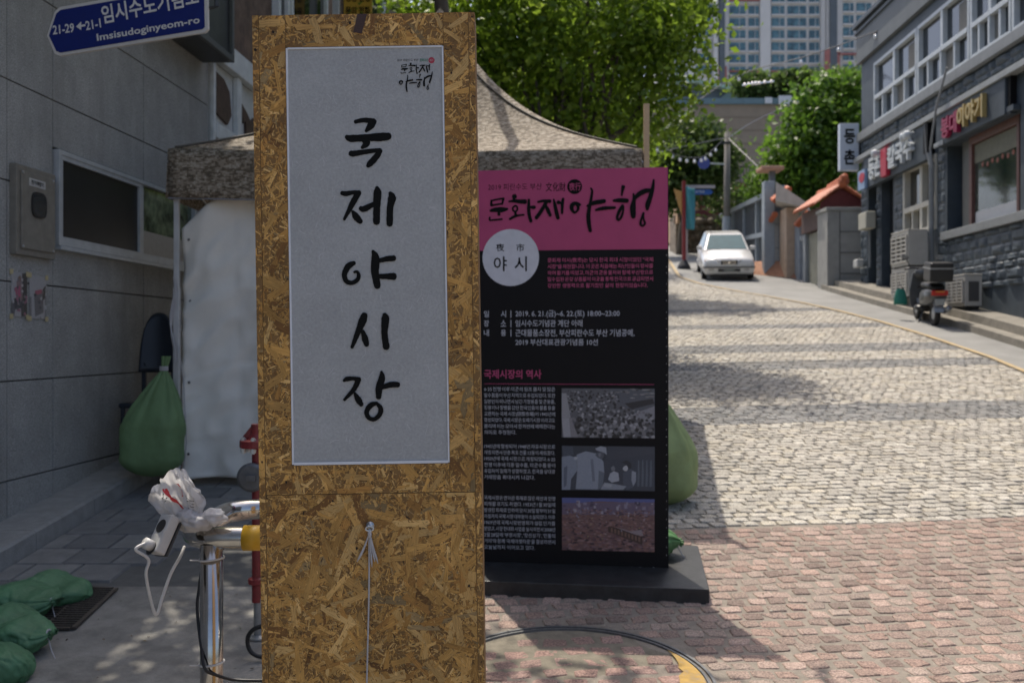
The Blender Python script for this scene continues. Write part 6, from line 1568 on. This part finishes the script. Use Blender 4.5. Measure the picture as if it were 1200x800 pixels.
mb.add(vs,[(i*k+j,i*k+(j+1)%k,(i+1)*k+(j+1)%k,(i+1)*k+j) for i in range(n-1) for j in range(k)]+[tuple(range(k-1,-1,-1)),tuple((n-1)*k+j for j in range(k))])
Lc=lambda mb,name,m,par=CAR,**kw: mb.build(name,m,par,local=True,**kw)
Lc(mb,'body',m_car,smooth=True,bev=.0)
# cabin
B=[(-.76,-.98,.90),(.76,-.98,.90),(.77,1.75,.94),(-.77,1.75,.94)]; Tp=[(-.58,-.18,1.40),(.58,-.18,1.40),(.60,1.25,1.43),(-.60,1.25,1.43)]
mb=MB(); mb.add(B+Tp,[(0,1,5,4),(1,2,6,5),(2,3,7,6),(3,0,4,7),(4,5,6,7)]); Lc(mb,'cabin',m_car,bev=.06)
def inset(idx,name,m_,l=.1,r=.1,b=.08,t=.1,off=.012):
    P=[Vector(q) for q in idx]; nrm=(P[1]-P[0]).cross(P[3]-P[0]).normalized()
    f=lambda s,u:tuple(P[0]*(1-s)*(1-u)+P[1]*s*(1-u)+P[2]*s*u+P[3]*(1-s)*u+nrm*off)
    mb=MB(); mb.add([f(l,b),f(1-r,b),f(1-r-.0,1-t),f(l,1-t)],[(0,1,2,3)]); return Lc(mb,name,m_)
inset([B[0],B[1],Tp[1],Tp[0]],'windscreen',m_cgl,.05,.05,.06,.10)
inset([B[1],B[2],Tp[2],Tp[1]],'side_window',m_cgl,.10,.10,.12,.12); inset([B[3],B[0],Tp[0],Tp[3]],'side_window',m_cgl,.10,.10,.12,.12); inset([B[2],B[3],Tp[3],Tp[2]],'rear_window',m_cgl,.08,.08,.1,.12)
mb=MB(); mb.box(-.27,.27,-2.115,-2.03,.52,.65); Lc(mb,'grille',m_cblk,bev=.01)
mb=MB(); mb.box(-.22,.22,-2.125,-2.118,.54,.552); mb.box(-.22,.22,-2.125,-2.118,.60,.612); mb.box(-.02,.02,-2.13,-2.117,.54,.62); Lc(mb,'grille_bars',m_chrome)
for s in (-1,1):
    mb=MB(); mb.prism([(s*.30,.535),(s*.72,.55),(s*.74,.66),(s*.32,.645)][::s],lambda a,b,d:(a,-2.05+d+ .16*max(0,abs(a)-.55)/.2,b),-.055,.02); hl=Lc(mb,'headlight',mat('lamp_glass',(.45,.46,.47),.08,.1,8,spec=1.0,metal=.5) if 'lamp_glass' not in bpy.data.materials else bpy.data.materials['lamp_glass'],bev=.008)
    mb=MB(); mb.prism([(s*.72,.56),(s*.80,.57),(s*.80,.65),(s*.735,.655)][::s],lambda a,b,d:(a,-1.965+d,b),-.03,.03); Lc(mb,'indicator',plain('ind_amber',(.45,.16,.04),.3) if 'ind_amber' not in bpy.data.materials else bpy.data.materials['ind_amber'],hl)
    mb=MB(); mb.box(s*.48,s*.66,-2.10,-2.03,.32,.40) if s>0 else mb.box(-.66,-.48,-2.10,-2.03,.32,.40); Lc(mb,'fog_lamp',bpy.data.materials['lamp_glass'],bev=.01)
    mb=MB(); mb.box(min(s*.80,s*.98),max(s*.80,s*.98),-.80,-.68,.90,1.03); Lc(mb,'wing_mirror',m_car,bev=.03)
    for y in (-1.32,1.30):
        mb=MB(); mb.lathe([(.2,-.08),(.29,-.085),(.30,-.06),(.30,.06),(.29,.085),(.2,.08)],(s*.765,y,.30),24,'x'); wh=Lc(mb,'wheel',m_tyre,smooth=True); mb=MB(); mb.lathe([(.03,-.09),(.19,-.088),(.2,0),(.19,.088),(.03,.09)],(s*.765,y,.30),16,'x'); Lc(mb,'rim',m_sil,wh)
mb=MB(); mb.box(-.84,.84,-2.135,-2.0,.42,.455); mb.box(-.36,.36,-2.125,-2.05,.30,.385); mb.box(-.6,.6,-2.0,-1.8,.12,.205); Lc(mb,'bumper_trim',m_cblk,bev=.006)
mb=MB(); mb.box(-.17,.17,-2.14,-2.128,.315,.39); Lc(mb,'licence_plate',plain('plate_dim',(.20,.22,.20),.5))
mb=MB(); mb.lathe([(.03,0),(.028,.006)],(0,-2.0,.70),10,'z'); Lc(mb,'bonnet_badge',m_chrome)
mb=MB(); mb.tube([(-.45,.2,1.42),(-.5,.05,1.62)],.01,5); Lc(mb,'aerial',m_cblk)
for s in (-1,1):
    mb=MB(); mb.box(min(s*.853,s*.865),max(s*.853,s*.865),.0,.12,.74,.77); Lc(mb,'door_handle',m_car)

# ================================================================== BANNER FLAG POLE, ROAD SIGN, UTILITY POLE
m_redp=plain('redpole',(.22,.02,.02),.5)
fb=G(801.5,315); FLG=thing('flag_pole','teal banner flag hung on a red street pole with a black foot','flag pole',fb)
FY=fb[1]
mb=MB(); mb.tube([fb,(fb[0],FY,CAMZ+(400-212)/FPX*FY)],.07,10); mb.build('pole',m_redp,FLG); mb=MB(); mb.lathe([(.24,0),(.22,.10),(.10,.30)],fb,12); mb.build('foot',m_cblk,FLG)
za=CAMZ+(400-268)/FPX*FY; zb_=CAMZ+(400-219)/FPX*FY; wF=11*FY/FPX
mb=MB(); mb.grid(lambda u,v:(fb[0]+.05+wF*u*(.95+.12*math.sin(v*3)),FY-.03+.08*math.sin(u*6+v*4),za+(zb_-za)*v-.06*u),10,16); mb.build('flag',mat('teal_flag',(.10,.34,.40),.7,.15,4,transl=.3,stretch=(1,1,3)),FLG,smooth=True,thick=.004)
mb=MB(); mb.prism([(0,-.1),(.0,-1.0),(-.26,-.14),(-.30,.0)],lambda a,b,d:(fb[0]-.06+a,FY+d,CAMZ+(400-221)/FPX*FY+b),0,.02); mb.build('yellow_pennant',plain('pennant',(.50,.28,.09),.7),FLG)
DS=thing('direction_sign','blue direction sign board on an arm beside the teal flag','street sign',W(820,224,FY+.4))
a=W(805,228,FY+.3); b=W(836,222,FY+.3)
mb=MB(); mb.prism([(a[0],a[2]),(b[0]-.1,a[2]),(b[0],(a[2]+b[2])/2),(b[0]-.1,b[2]),(a[0],b[2])],lambda p,z,d:(p,FY+.3+d,z),0,.04); mb.build('board',plain('board_blue',(.02,.09,.33),.5),DS)
mb=MB(); sfm=Frame((a[0],FY+.296,a[2]),(1,0,0),(0,0,1)); put_text(mb,sfm,'임시수도기념로',.08,.05,x1=.62,y1=.14,d=.004,bold=.02); mb.build('lettering',m_lw,DS)
a=W(803,220.5,FY+.35); b=W(838,217,FY+.35); mb=MB(); mb.box(a[0],b[0],FY+.32,FY+.4,a[2],b[2]); mb.tube([(a[0]+.05,FY+.4,zg(FY)),(a[0]+.05,FY+.4,b[2])],.05,8); mb.build('arm',plain('arm_grey',(.40,.37,.38),.5),DS)
UP=thing('utility_pole','grey concrete utility pole with a pale blue lower sleeve behind the white car','utility pole',W(851,320,37.5))
ux=W(851.5,0,37.5)[0]; 
mb=MB(); mb.tube([(ux,37.5,zg(37.5)-.1),(ux+.03,37.5,CAMZ+(400-156)/FPX*37.5)],[.14,.11],14); mb.build('pole',mat('pole_conc',(.16,.15,.135),.85,.15,2),UP,smooth=True)
mb=MB(); mb.tube([(ux,37.5,zg(37.5)-.1),(ux,37.5,CAMZ+(400-254)/FPX*37.5)],[.165,.16],14); mb.build('blue_sleeve',m_fr,UP)
mb=MB(); mb.box(ux-.25,ux+.1,37.3,37.4,8.9,8.98); mb.build('crossarm',m_cblk,UP)
# round blue sign
TS=thing('round_sign','small round blue traffic sign among the dark tree leaves','traffic sign',W(825,191,36.5))
c=W(825,191,36.5); mb=MB(); mb.prism([(.22*math.cos(q*.262),.22*math.sin(q*.262)) for q in range(24)],lambda x,z,d:(c[0]+x,c[1]+d,c[2]+z),0,.02); mb.build('disc',plain('disc_blue',(.07,.09,.32),.5),TS)
mb=MB(); mb.tube([(c[0]+.0,c[1]+.05,c[2]),(ux-.1,37.35,c[2]+.1)],.03,6); mb.build('arm',m_fr,TS)

# ================================================================== BUILDINGS BEYOND
OB=thing('orange_house','peach painted house with dark red trim above the stone wall','building',W(835,265,45))
def fbox(mb,pxa,pxb,pya,pyb,Y,d,): pbox(mb,pxa,pxb,pya,pyb,Y,d)
mb=MB(); fbox(mb,800,878,219,275,45,5); mb.build('wall',mat('peach_wall',(.46,.29,.17),.8,.08,1.5),OB)
mb=MB(); fbox(mb,798,882,214,219.5,44.9,5.2); fbox(mb,819.5,829.5,227,258,44.93,.06); fbox(mb,811,870,247,255,44.94,.05); mb.build('red_trim',m_maroon,OB)
mb=MB(); fbox(mb,861,876,224,246,44.9,.1); w_=mb.build('window',m_wframe,OB); mb=MB(); fbox(mb,863,874,226,244,44.86,.03); mb.build('pane',m_glassd,w_)
SWl=thing('stone_wall','rough brown stone retaining wall at the street bend behind the car','wall',W(825,325,43))
m_stone=mat('brown_rubble',(.15,.115,.085),.9,.3,2.5,bump=1.0,bs=9,col2=(.24,.20,.15))
rnd=random.Random(6); mb=MB()
for iz in range(9):
    for ix in range(15):
        px=795+ix*6.2+rnd.uniform(-2,2)+(3 if iz%2 else 0); py=330-iz*8.8+rnd.uniform(-1,1); Y=43+rnd.uniform(-.12,.12)
        c=W(px,py,Y); r=.15*rnd.uniform(.8,1.2); k_=rnd.random()*9
        mb.grid(lambda u,v:(c[0]+r*1.25*math.sin(math.pi*v)*math.cos(6.283*u)*(1+.25*mnoise.noise(Vector((u*5,v*5,k_)))),c[1]+.18*math.sin(math.pi*v)*math.sin(6.283*u),c[2]+r*1.1*math.cos(math.pi*v)),8,6,closed_u=True)
fbox(mb,790,890,252,345,43.0,1.2); mb.build('masonry',m_stone,SWl)
mb=MB()
for k in range(26):
    c=W(800+3.4*k,214,44.6); mb.box(c[0]-.02,c[0]+.02,44.6,44.64,c[2],c[2]+.75)
a=W(797,196,44.6);b=W(892,195,44.6); mb.box(a[0],b[0],44.65,44.7,a[2],a[2]+.05); 
tag(mb.build('roof_railing',m_cblk),'thin dark railing along the roof of the peach house','railing')
YC=thing('striped_column','tall peach column beside the teal flag at the street bend','column',W(798,290,42))
mb=MB(); fbox(mb,793.5,800,222,262,42,.4); mb.build('shaft',mat('peach2',(.50,.33,.20),.8,.1,2),YC,bev=.03); mb=MB(); fbox(mb,792,801.5,262,325,41.9,.6); mb.build('stone_base',m_stone,YC)
BW=thing('blank_wall_building','big plain beige building wall with faint horizontal joints on the hillside','building',W(850,190,70))
m_beige=mat('beige_wall',(.235,.20,.155),.85,.08,.6)
mb=MB(); fbox(mb,740,1040,122,330,70,6); mb.build('wall',m_beige,BW)
mb=MB(); 
for y in (137,152,168): fbox(mb,780,1035,y,y+.7,69.97,.05)
fbox(mb,911,911.6,122,250,69.97,.05); mb.build('joints',plain('beige_joint',(.19,.16,.125),.9),BW)
mb=MB(); fbox(mb,915,922,150,160,69.9,.1); mb.build('vent',m_cblk,BW); mb=MB(); fbox(mb,740,1040,115,121.8,69.8,6.4); mb.build('parapet',mat('parapet_teal',(.11,.18,.21),.7,.12,1),BW)
mb=MB(); fbox(mb,913,928,112,122,69.6,.1); fbox(mb,897,905,114,121,69.6,.1); mb.build('roof_boxes',m_lw,BW)
GR=thing('green_roof_pavilion','low building with pale green curved roof in front of the apartment blocks','building',W(835,115,82))
mb=MB(); fbox(mb,770,870,100,125,82,8); mb.build('wall',plain('pav_grey',(.13,.16,.20),.7),GR)
mb=MB(); 
def grf(u,v): 
    px=762+u*112; py=97-9*math.sin(math.pi*min(1,u*1.15))**.8+ (2 if u>.5 else 0); p=W(px,py+8*(1-v),81.5); return (p[0],81+9*v,p[2])
mb.grid(grf,20,4); mb.build('roof',mat('green_roof',(.36,.50,.44),.6,.08,1),GR,thick=.25)
mb=MB(); p=[W(842,117,80),W(872,93,80),W(872,122,80),W(842,122,80)]; mb.add(p+[(a[0],a[1]+3,a[2]) for a in p],[(3,2,1,0),(4,5,6,7),(0,1,5,4),(1,2,6,5)]); mb.build('sloped_wing',plain('wing_green',(.17,.24,.22),.6),GR)
# apartments
m_apw=mat('apartment_wall',(.60,.60,.585),.8,.05,.15); m_apg=mat('apartment_glass',(.04,.095,.12),.12,.5,.35,spec=.7,col2=(.08,.17,.20)); m_app=mat('apartment_pink',(.36,.15,.135),.8,.08,.2); m_apd=mat('apartment_dark',(.10,.12,.135),.5,.1,.2)  # distance haze put into the colours: paled wall, blued glass
YA=230
def apx(px): return (px-600)/FPX*YA
def apz(py): return CAMZ+(400-py)/FPX*YA
def tower(label,x0,x1,wins,piers,pinks,y,depth):
    t=thing('apartment_tower',label,'apartment block',(apx((x0+x1)/2),y,18),'apartment towers on the hill')
    mb=MB(); mb.box(apx(x0),apx(x1),y,y+depth,10,apz(-42)); mb.build('wall',m_apw,t)
    proto={}
    for j in range(9):
        py=-30.5+14.2*j
        for (a,b) in wins:
            key=(a,b)
            if key not in proto:
                mb=MB(); za,zb_=apz(py+5.4),apz(py-4.4); xa,xb=apx(a),apx(b)
                mb.box(xa,xb,y-.25,y-.02,za,zb_); o=mb.build('window',m_apg,t); proto[key]=(o,py)
                mb=MB(); 
                xm=xa+(xb-xa)*.62; mb.box(xm-.05,xm+.05,y-.31,y-.26,za,zb_)
                mb.box(xa-.1,xb+.1,y-.6,y-.26,za-.35,za-.02); fo=mb.build('frame',m_apw,o)
            else:
                o,p0=proto[key]; d=o.copy(); COL.objects.link(d); d.parent=t; d.location=(o.location[0],o.location[1],o.location[2]-(py-p0)/FPX*YA); 
                for ch in o.children: c=ch.copy(); COL.objects.link(c); c.parent=d
    for a,b,m in piers:
        mb=MB(); mb.box(apx(a),apx(b),y-.9,y-.02,10,apz(-42)); mb.build('pier',m,t)
    for (a,b,p0,p1) in pinks:
        mb=MB(); mb.box(apx(a),apx(b),y-.75,y-.27,apz(p1),apz(p0)); mb.build('pink_band',m_app,t)
    return t
tower('left apartment block beside the big tree, with a dark vertical strip',770,853,[(814.5,833),(776,800)],[(841,847.5,m_apd),(834.5,839.5,m_apw)],[(835,850,80,105)],YA-1,14)
tower('middle apartment block with three columns of wide windows over pink lower bands',853.5,966,[(854.8,873.5),(877,889),(904,919),(922.5,944.5),(948,959.5)],[(890,902,m_apw),(961,966,m_apw)],[(853.5,966,83.5,85.2),(853.5,903,0.5,2.5),(880,902,85.5,96)],YA,14)
tower('right apartment block nearest the grey shop building, with a dark stair strip',966.8,1045,[(984.5,996.5),(1000,1017),(1021,1036)],[(968.5,976.5,m_apd)],[(978,1045,66,68),(962.5,980,62,92)],YA-2,14)
# far glowing lights on the slope, their glow imitated by mirror-bright metal
LG=thing('far_light_row','row of mirror-bright round heads imitating glowing lights along a slope behind the wires','lamp row',W(888,98,66))
mb=MB()
for px,py,r in ((873,99.5,.12),(877.5,99,.12),(882,98.2,.14),(886,98,.15),(890,97.6,.13),(896,96.5,.12),(904,95.8,.11)):
    c=W(px,py,66); mb.lathe([(.02,-r),(r*.8,-r*.5),(r,0),(r*.8,r*.5),(.02,r)],c,10)
a=W(870,100,66);b=W(907,95.5,66); mb.tube([a,b],.05,6); mb.build('lamp_heads',plain('glare_chrome',(.85,.84,.8),.12,1.0),LG)

# ================================================================== TREES
def leafmat(name,tr=.30):
    return mat(name,(.1,.1,.1),.45,.08,3,attr=True,transl=tr,spec=.45)
m_leaf=leafmat('leaf',.55); m_bark=mat('bark',(.085,.07,.055),.9,.25,8,bump=.8,bs=30)
LG1=[(.07,.13,.014),(.14,.225,.02),(.22,.335,.03),(.32,.43,.06)]
LG2=[(.03,.06,.014),(.06,.105,.02),(.10,.155,.036),(.16,.22,.075)]
LG3=[(.045,.10,.012),(.085,.17,.018),(.12,.225,.026),(.17,.28,.04)]
_K=.80
def _sc(p): return (p[0]*_K,p[1]*_K,CAMZ+(p[2]-CAMZ)*_K)
# big street tree above the tent
B1=[(1.0,19.3,7.9,2.3,1.1,1.5),(-.6,19.5,7.8,2.0,1.1,1.5),(2.6,18.9,7.8,1.2,1.0,1.2),(3.0,19.2,6.6,.75,.8,.9),(1.8,19.3,6.3,1.6,1.0,1.3),(.2,19.3,6.2,1.6,1.0,1.3),(-1.2,19.8,6.6,1.3,1.0,1.3),(2.5,19.3,5.6,.8,1.0,.6),(3.5,18.9,8.4,.45,.7,.5),(1.0,20.5,5.0,1.8,1.2,.8),(3.4,19.2,7.6,.5,.6,.6)]
B1=[(*_sc(b[:3]),b[3]*_K,b[4]*_K*1.2,b[5]*_K) for b in B1]
tree('street_tree','large bright green street tree rising directly behind the camouflage tent',(.72,15.5,zg(15.5)-.1),_sc((1.0,19.3,6.8)),.13,B1,21000,.12,LG1,101,[(z_,_sc(p_)) for z_,p_ in [(.3,(-.9,19.4,8.2)),(.35,(2.4,18.9,8.0)),(.45,(.3,19.6,9.0)),(.25,(1.9,19.4,7.0)),(.5,(1.6,18.8,8.8)),(.3,(.2,19.0,6.9)),(.55,(2.9,19.0,7.0)),(.2,(.45,18.7,6.4)),(.3,(1.35,18.7,6.6)),(.25,(.9,18.6,6.8)),(.3,(2.0,18.7,6.9))]],clump=.27,group='street trees along the left pavement',leafm=m_leaf,barkm=m_bark)
# tree whose crown shades the left pavement and the foreground
B0=[(-2.5,8.5,6.4,.8,1.0,.6),(-2.2,7.2,6.0,.9,1.0,.6),(-2.4,12.6,8.2,1.2,1.2,.9),(-3.0,14,8.6,1.4,1.4,.9),(-.55,6.8,5.7,.75,.5,.35),(.30,6.65,5.5,.45,.4,.28),(-2.2,6.1,5.4,.8,.7,.5)]
tree('street_tree','slender tree rising behind the tent, its trunk just left of the big bright tree',(-.85,13.0,zg(13)-.1),(-.9,12.8,6.9),.15,B0,7500,.15,LG1,102,[(.93,(-2.5,8.8,6.6)),(.93,(-.3,6.9,5.8)),(.97,(-2.5,13.4,8.2)),(.95,(-2.2,7.2,6.2))],group='street trees along the left pavement',leafm=m_leaf,barkm=m_bark)
B2=[(7.4,40.5,9.6,1.2,1.2,1.2),(6.4,40,8.6,1.2,1.2,1.1),(8.3,40.5,8.9,.9,1.0,1.0),(6.6,40,7.7,1.1,1.0,.7),(7.8,40.2,8.0,1.0,1.0,.7),(9.0,41.5,7.2,.8,.8,.8),(5.8,40,7.2,.7,.8,.8)]
tree('dark_tree','dark green tree behind the utility pole and the strings of bulbs',(7.0,41.5,zg(41)-.1),(7.1,41,8.0),.2,B2,9000,.24,LG2,103,[(.5,(6.2,40.4,8.8)),(.6,(8.2,40.6,9.0))],clump=.3,leafm=m_leaf,barkm=m_bark)
B3=[(11.0,35.2,9.6,1.3,1.3,1.3),(10.3,35,8.3,1.3,1.2,1.2),(11.9,35.2,8.6,1.1,1.2,1.2),(11.2,35,7.2,1.3,1.2,1.0),(9.9,34.6,7.1,.9,.8,.7),(10.1,34.2,6.5,.6,.6,.45),(12.0,35.5,10.3,.8,.9,.8),(9.2,35.5,7.5,.6,.8,.5)]
tree('garden_tree','bright green garden tree overhanging the tiled gate roofs',(11.0,35.6,zg(35.5)-.1),(11.0,35.3,8),.2,B3,13000,.22,LG3,104,[(.5,(10.3,35,8.6)),(.5,(11.8,35.2,9.4)),(.45,(9.9,34.6,7.0))],clump=.26,leafm=m_leaf,barkm=m_bark)
# far street trees whose shadows fall across the road
for i,(x,y,h) in enumerate(((2.0,27.0,5.9),(3.1,34,7.2),(.9,23.0,6.6))):
    z=zg(y); Bk=[(x,y,z+h*.62,1.3,1.2,1.3),(x+.9,y+.3,z+h*.58,.8,.9,.8),(x-.7,y,z+h*.52,1.0,1.0,.9),(x+.2,y-.3,z+h*.80,.9,.9,.8)]
    tree('street_tree',('slim street tree behind the banner, second up the left pavement','slim street tree farthest up the left pavement','young street tree just behind the big street tree')[i],(x-.3,y,z-.1),(x-.1,y,z+h*.6),.11,Bk,8000,.17,LG1,110+i,[(.6,(x+.8,y+.3,z+h*.6)),(.6,(x-.6,y,z+h*.55))],group='street trees along the left pavement',leafm=m_leaf,barkm=m_bark)
B5=[(-1.2,25.5,9.0,2.2,1.6,2.2),(1.2,25.5,9.6,2.0,1.6,2.0),(3.0,26,10.2,1.6,1.5,1.6),(.2,25.2,6.9,2.0,1.4,1.4),(2.2,25.4,7.6,1.4,1.3,1.4)]
tree('street_tree','darker dense tree filling the gaps behind the big street tree',(.4,25.8,zg(25.8)-.1),(.5,25.6,8),.16,B5,15000,.21,LG2,131,[(.6,(-1.2,25.5,9)),(.6,(2.4,25.6,9.4))],group='street trees along the left pavement',leafm=m_leaf,barkm=m_bark)
# hedge and trees on the hillside
HB=[]
rnd=random.Random(9)
for k in range(34):
    px=866+k*5; p=W(px,105-(k/34)*6+rnd.uniform(-3,3),76); HB.append((p[0],76+rnd.uniform(-1,2),p[2],1.0,1.2,1.1*rnd.uniform(.8,1.3)))
hd=thing('hedge','long dark green hedge along the top of the beige wall below the towers','hedge',(HB[16][0],76,12)); foliage('foliage',hd,m_leaf,HB,9000,.38,LG2,120,.35)
# potted shrub by stone wall etc
SH=[(9.5,34.8,7.2,.4,.8,.5),(9.3,36.4,7.45,.4,.9,.4),(9.3,38,7.3,.35,.9,.35)]
sh=thing('climbing_shrub','leafy shrub spilling over the top of the blue-grey fence','shrub',(9.3,35,zg(35)+2)); foliage('foliage',sh,m_leaf,SH,2500,.18,LG3,121,.22)
mb=MB(); mb.tube([(9.3,35,zg(35)),(9.3,35,7.2)],.03,6); mb.build('stem',m_bark,sh)

# ================================================================== STRING LIGHTS
m_wire=plain('wire',(.06,.06,.065),.5); m_bulb=mat('bulb_glass',(.72,.74,.78),.15,.03,3,spec=.8)
def strings(label,pts,bulbs,Ys,r=.012,br=.10):
    t=thing('string_lights',label,'string lights',pts[0],'strings of white bulbs over the street')
    S=spline(pts,10); mb=MB(); mb.tube(S,r,5); mb.build('wire',m_wire,t)
    pb=None
    for q in bulbs:
        p=min(S,key=lambda s:abs(((s[0])/s[1]*FPX+600)-q)); 
        # interpolate on the wire
        best=None
        for i in range(len(S)-1):
            a,b=S[i],S[i+1]; pa=a[0]/a[1]*FPX+600; pb_=b[0]/b[1]*FPX+600
            if (pa-q)*(pb_-q)<=0 and pa!=pb_:
                f=(q-pa)/(pb_-pa); best=tuple(a[k]+(b[k]-a[k])*f for k in range(3)); break
        if not best: continue
        if pb is None:
            mb=MB(); mb.lathe([(.01,-br*2.1),(br*.6,-br*1.9),(br*.62,-br*1.2),(br*.25,-br*.7)],best,10); pb=mb.build('bulb',m_bulb,t,smooth=True); p0=best
            mb=MB(); mb.lathe([(br*.28,-br*.75),(br*.28,-br*.2),(br*.1,.0)],best,8); mb.build('socket',m_wire,pb)
        else:
            d=pb.copy(); COL.objects.link(d); d.parent=t; d.location=tuple(Vector(best)-Vector(p0))
            for ch in pb.children: c=ch.copy(); COL.objects.link(c); c.parent=d
    return t
strings('long string of bulbs sloping from the grey building roof to the left',[W(1130,-3,21),W(1030,36,25),W(945,66,29),W(872,86,32),W(816,120,32),W(760,170,30)],[1026.5,983,939,866,803,1113],None,.016,.085)
strings('sagging string of bulbs in front of the dark tree by the utility pole',[W(740,186,31),W(770,172,32),W(797,183,33),W(822,184,34.5),W(838,173,36),(ux-.1,37.4,CAMZ+(400-161)/FPX*37.4)],[770,778,788,797,805,814,822,827,833,839],None,.012,.085)
mb=MB(); mb.tube(spline([(ux,37.4,CAMZ+(400-161)/FPX*37.4),W(800,172,34),W(740,186,30)],8),.014,5); mb.tube(spline([(ux,37.5,CAMZ+(400-160)/FPX*37.5),W(870,178,36),W(888,195,34)],8),.02,5); mb.tube(spline([(ux,37.5,CAMZ+(400-163)/FPX*37.5),W(905,132,45),W(1010,92,60)],8),.02,5)
tag(mb.build('power_lines',m_wire),'thin dark power lines fanning out from the utility pole','power lines')
# ---- litter and small debris on the ground
mb=MB(); rnd=random.Random(12)
for i in range(90):
    if i<40: x,y,_=G(rnd.uniform(60,300),rnd.uniform(650,800))
    else: x,y,_=G(rnd.uniform(580,1190),rnd.uniform(520,800))
    z=zg(y)+(.014 if i<40 else .026); s=rnd.uniform(.006,.016); a=rnd.uniform(0,6.28)
    mb.add([(x+s*math.cos(a+k*1.57)*(1 if k%2 else .4),y+s*math.sin(a+k*1.57)*(1 if k%2 else .4),z+rnd.uniform(0,.008)) for k in range(4)],[(0,1,2,3)],rnd.choice([(.12,.08,.04),(.2,.16,.09),(.08,.10,.03),(.30,.28,.24),(.05,.04,.03)]))
tag(mb.build('ground_litter',mat('litter',(.2,.2,.2),.9,.1,attr=True)),kind='stuff',label='dry leaf scraps and grit scattered over the paving',cat='litter')
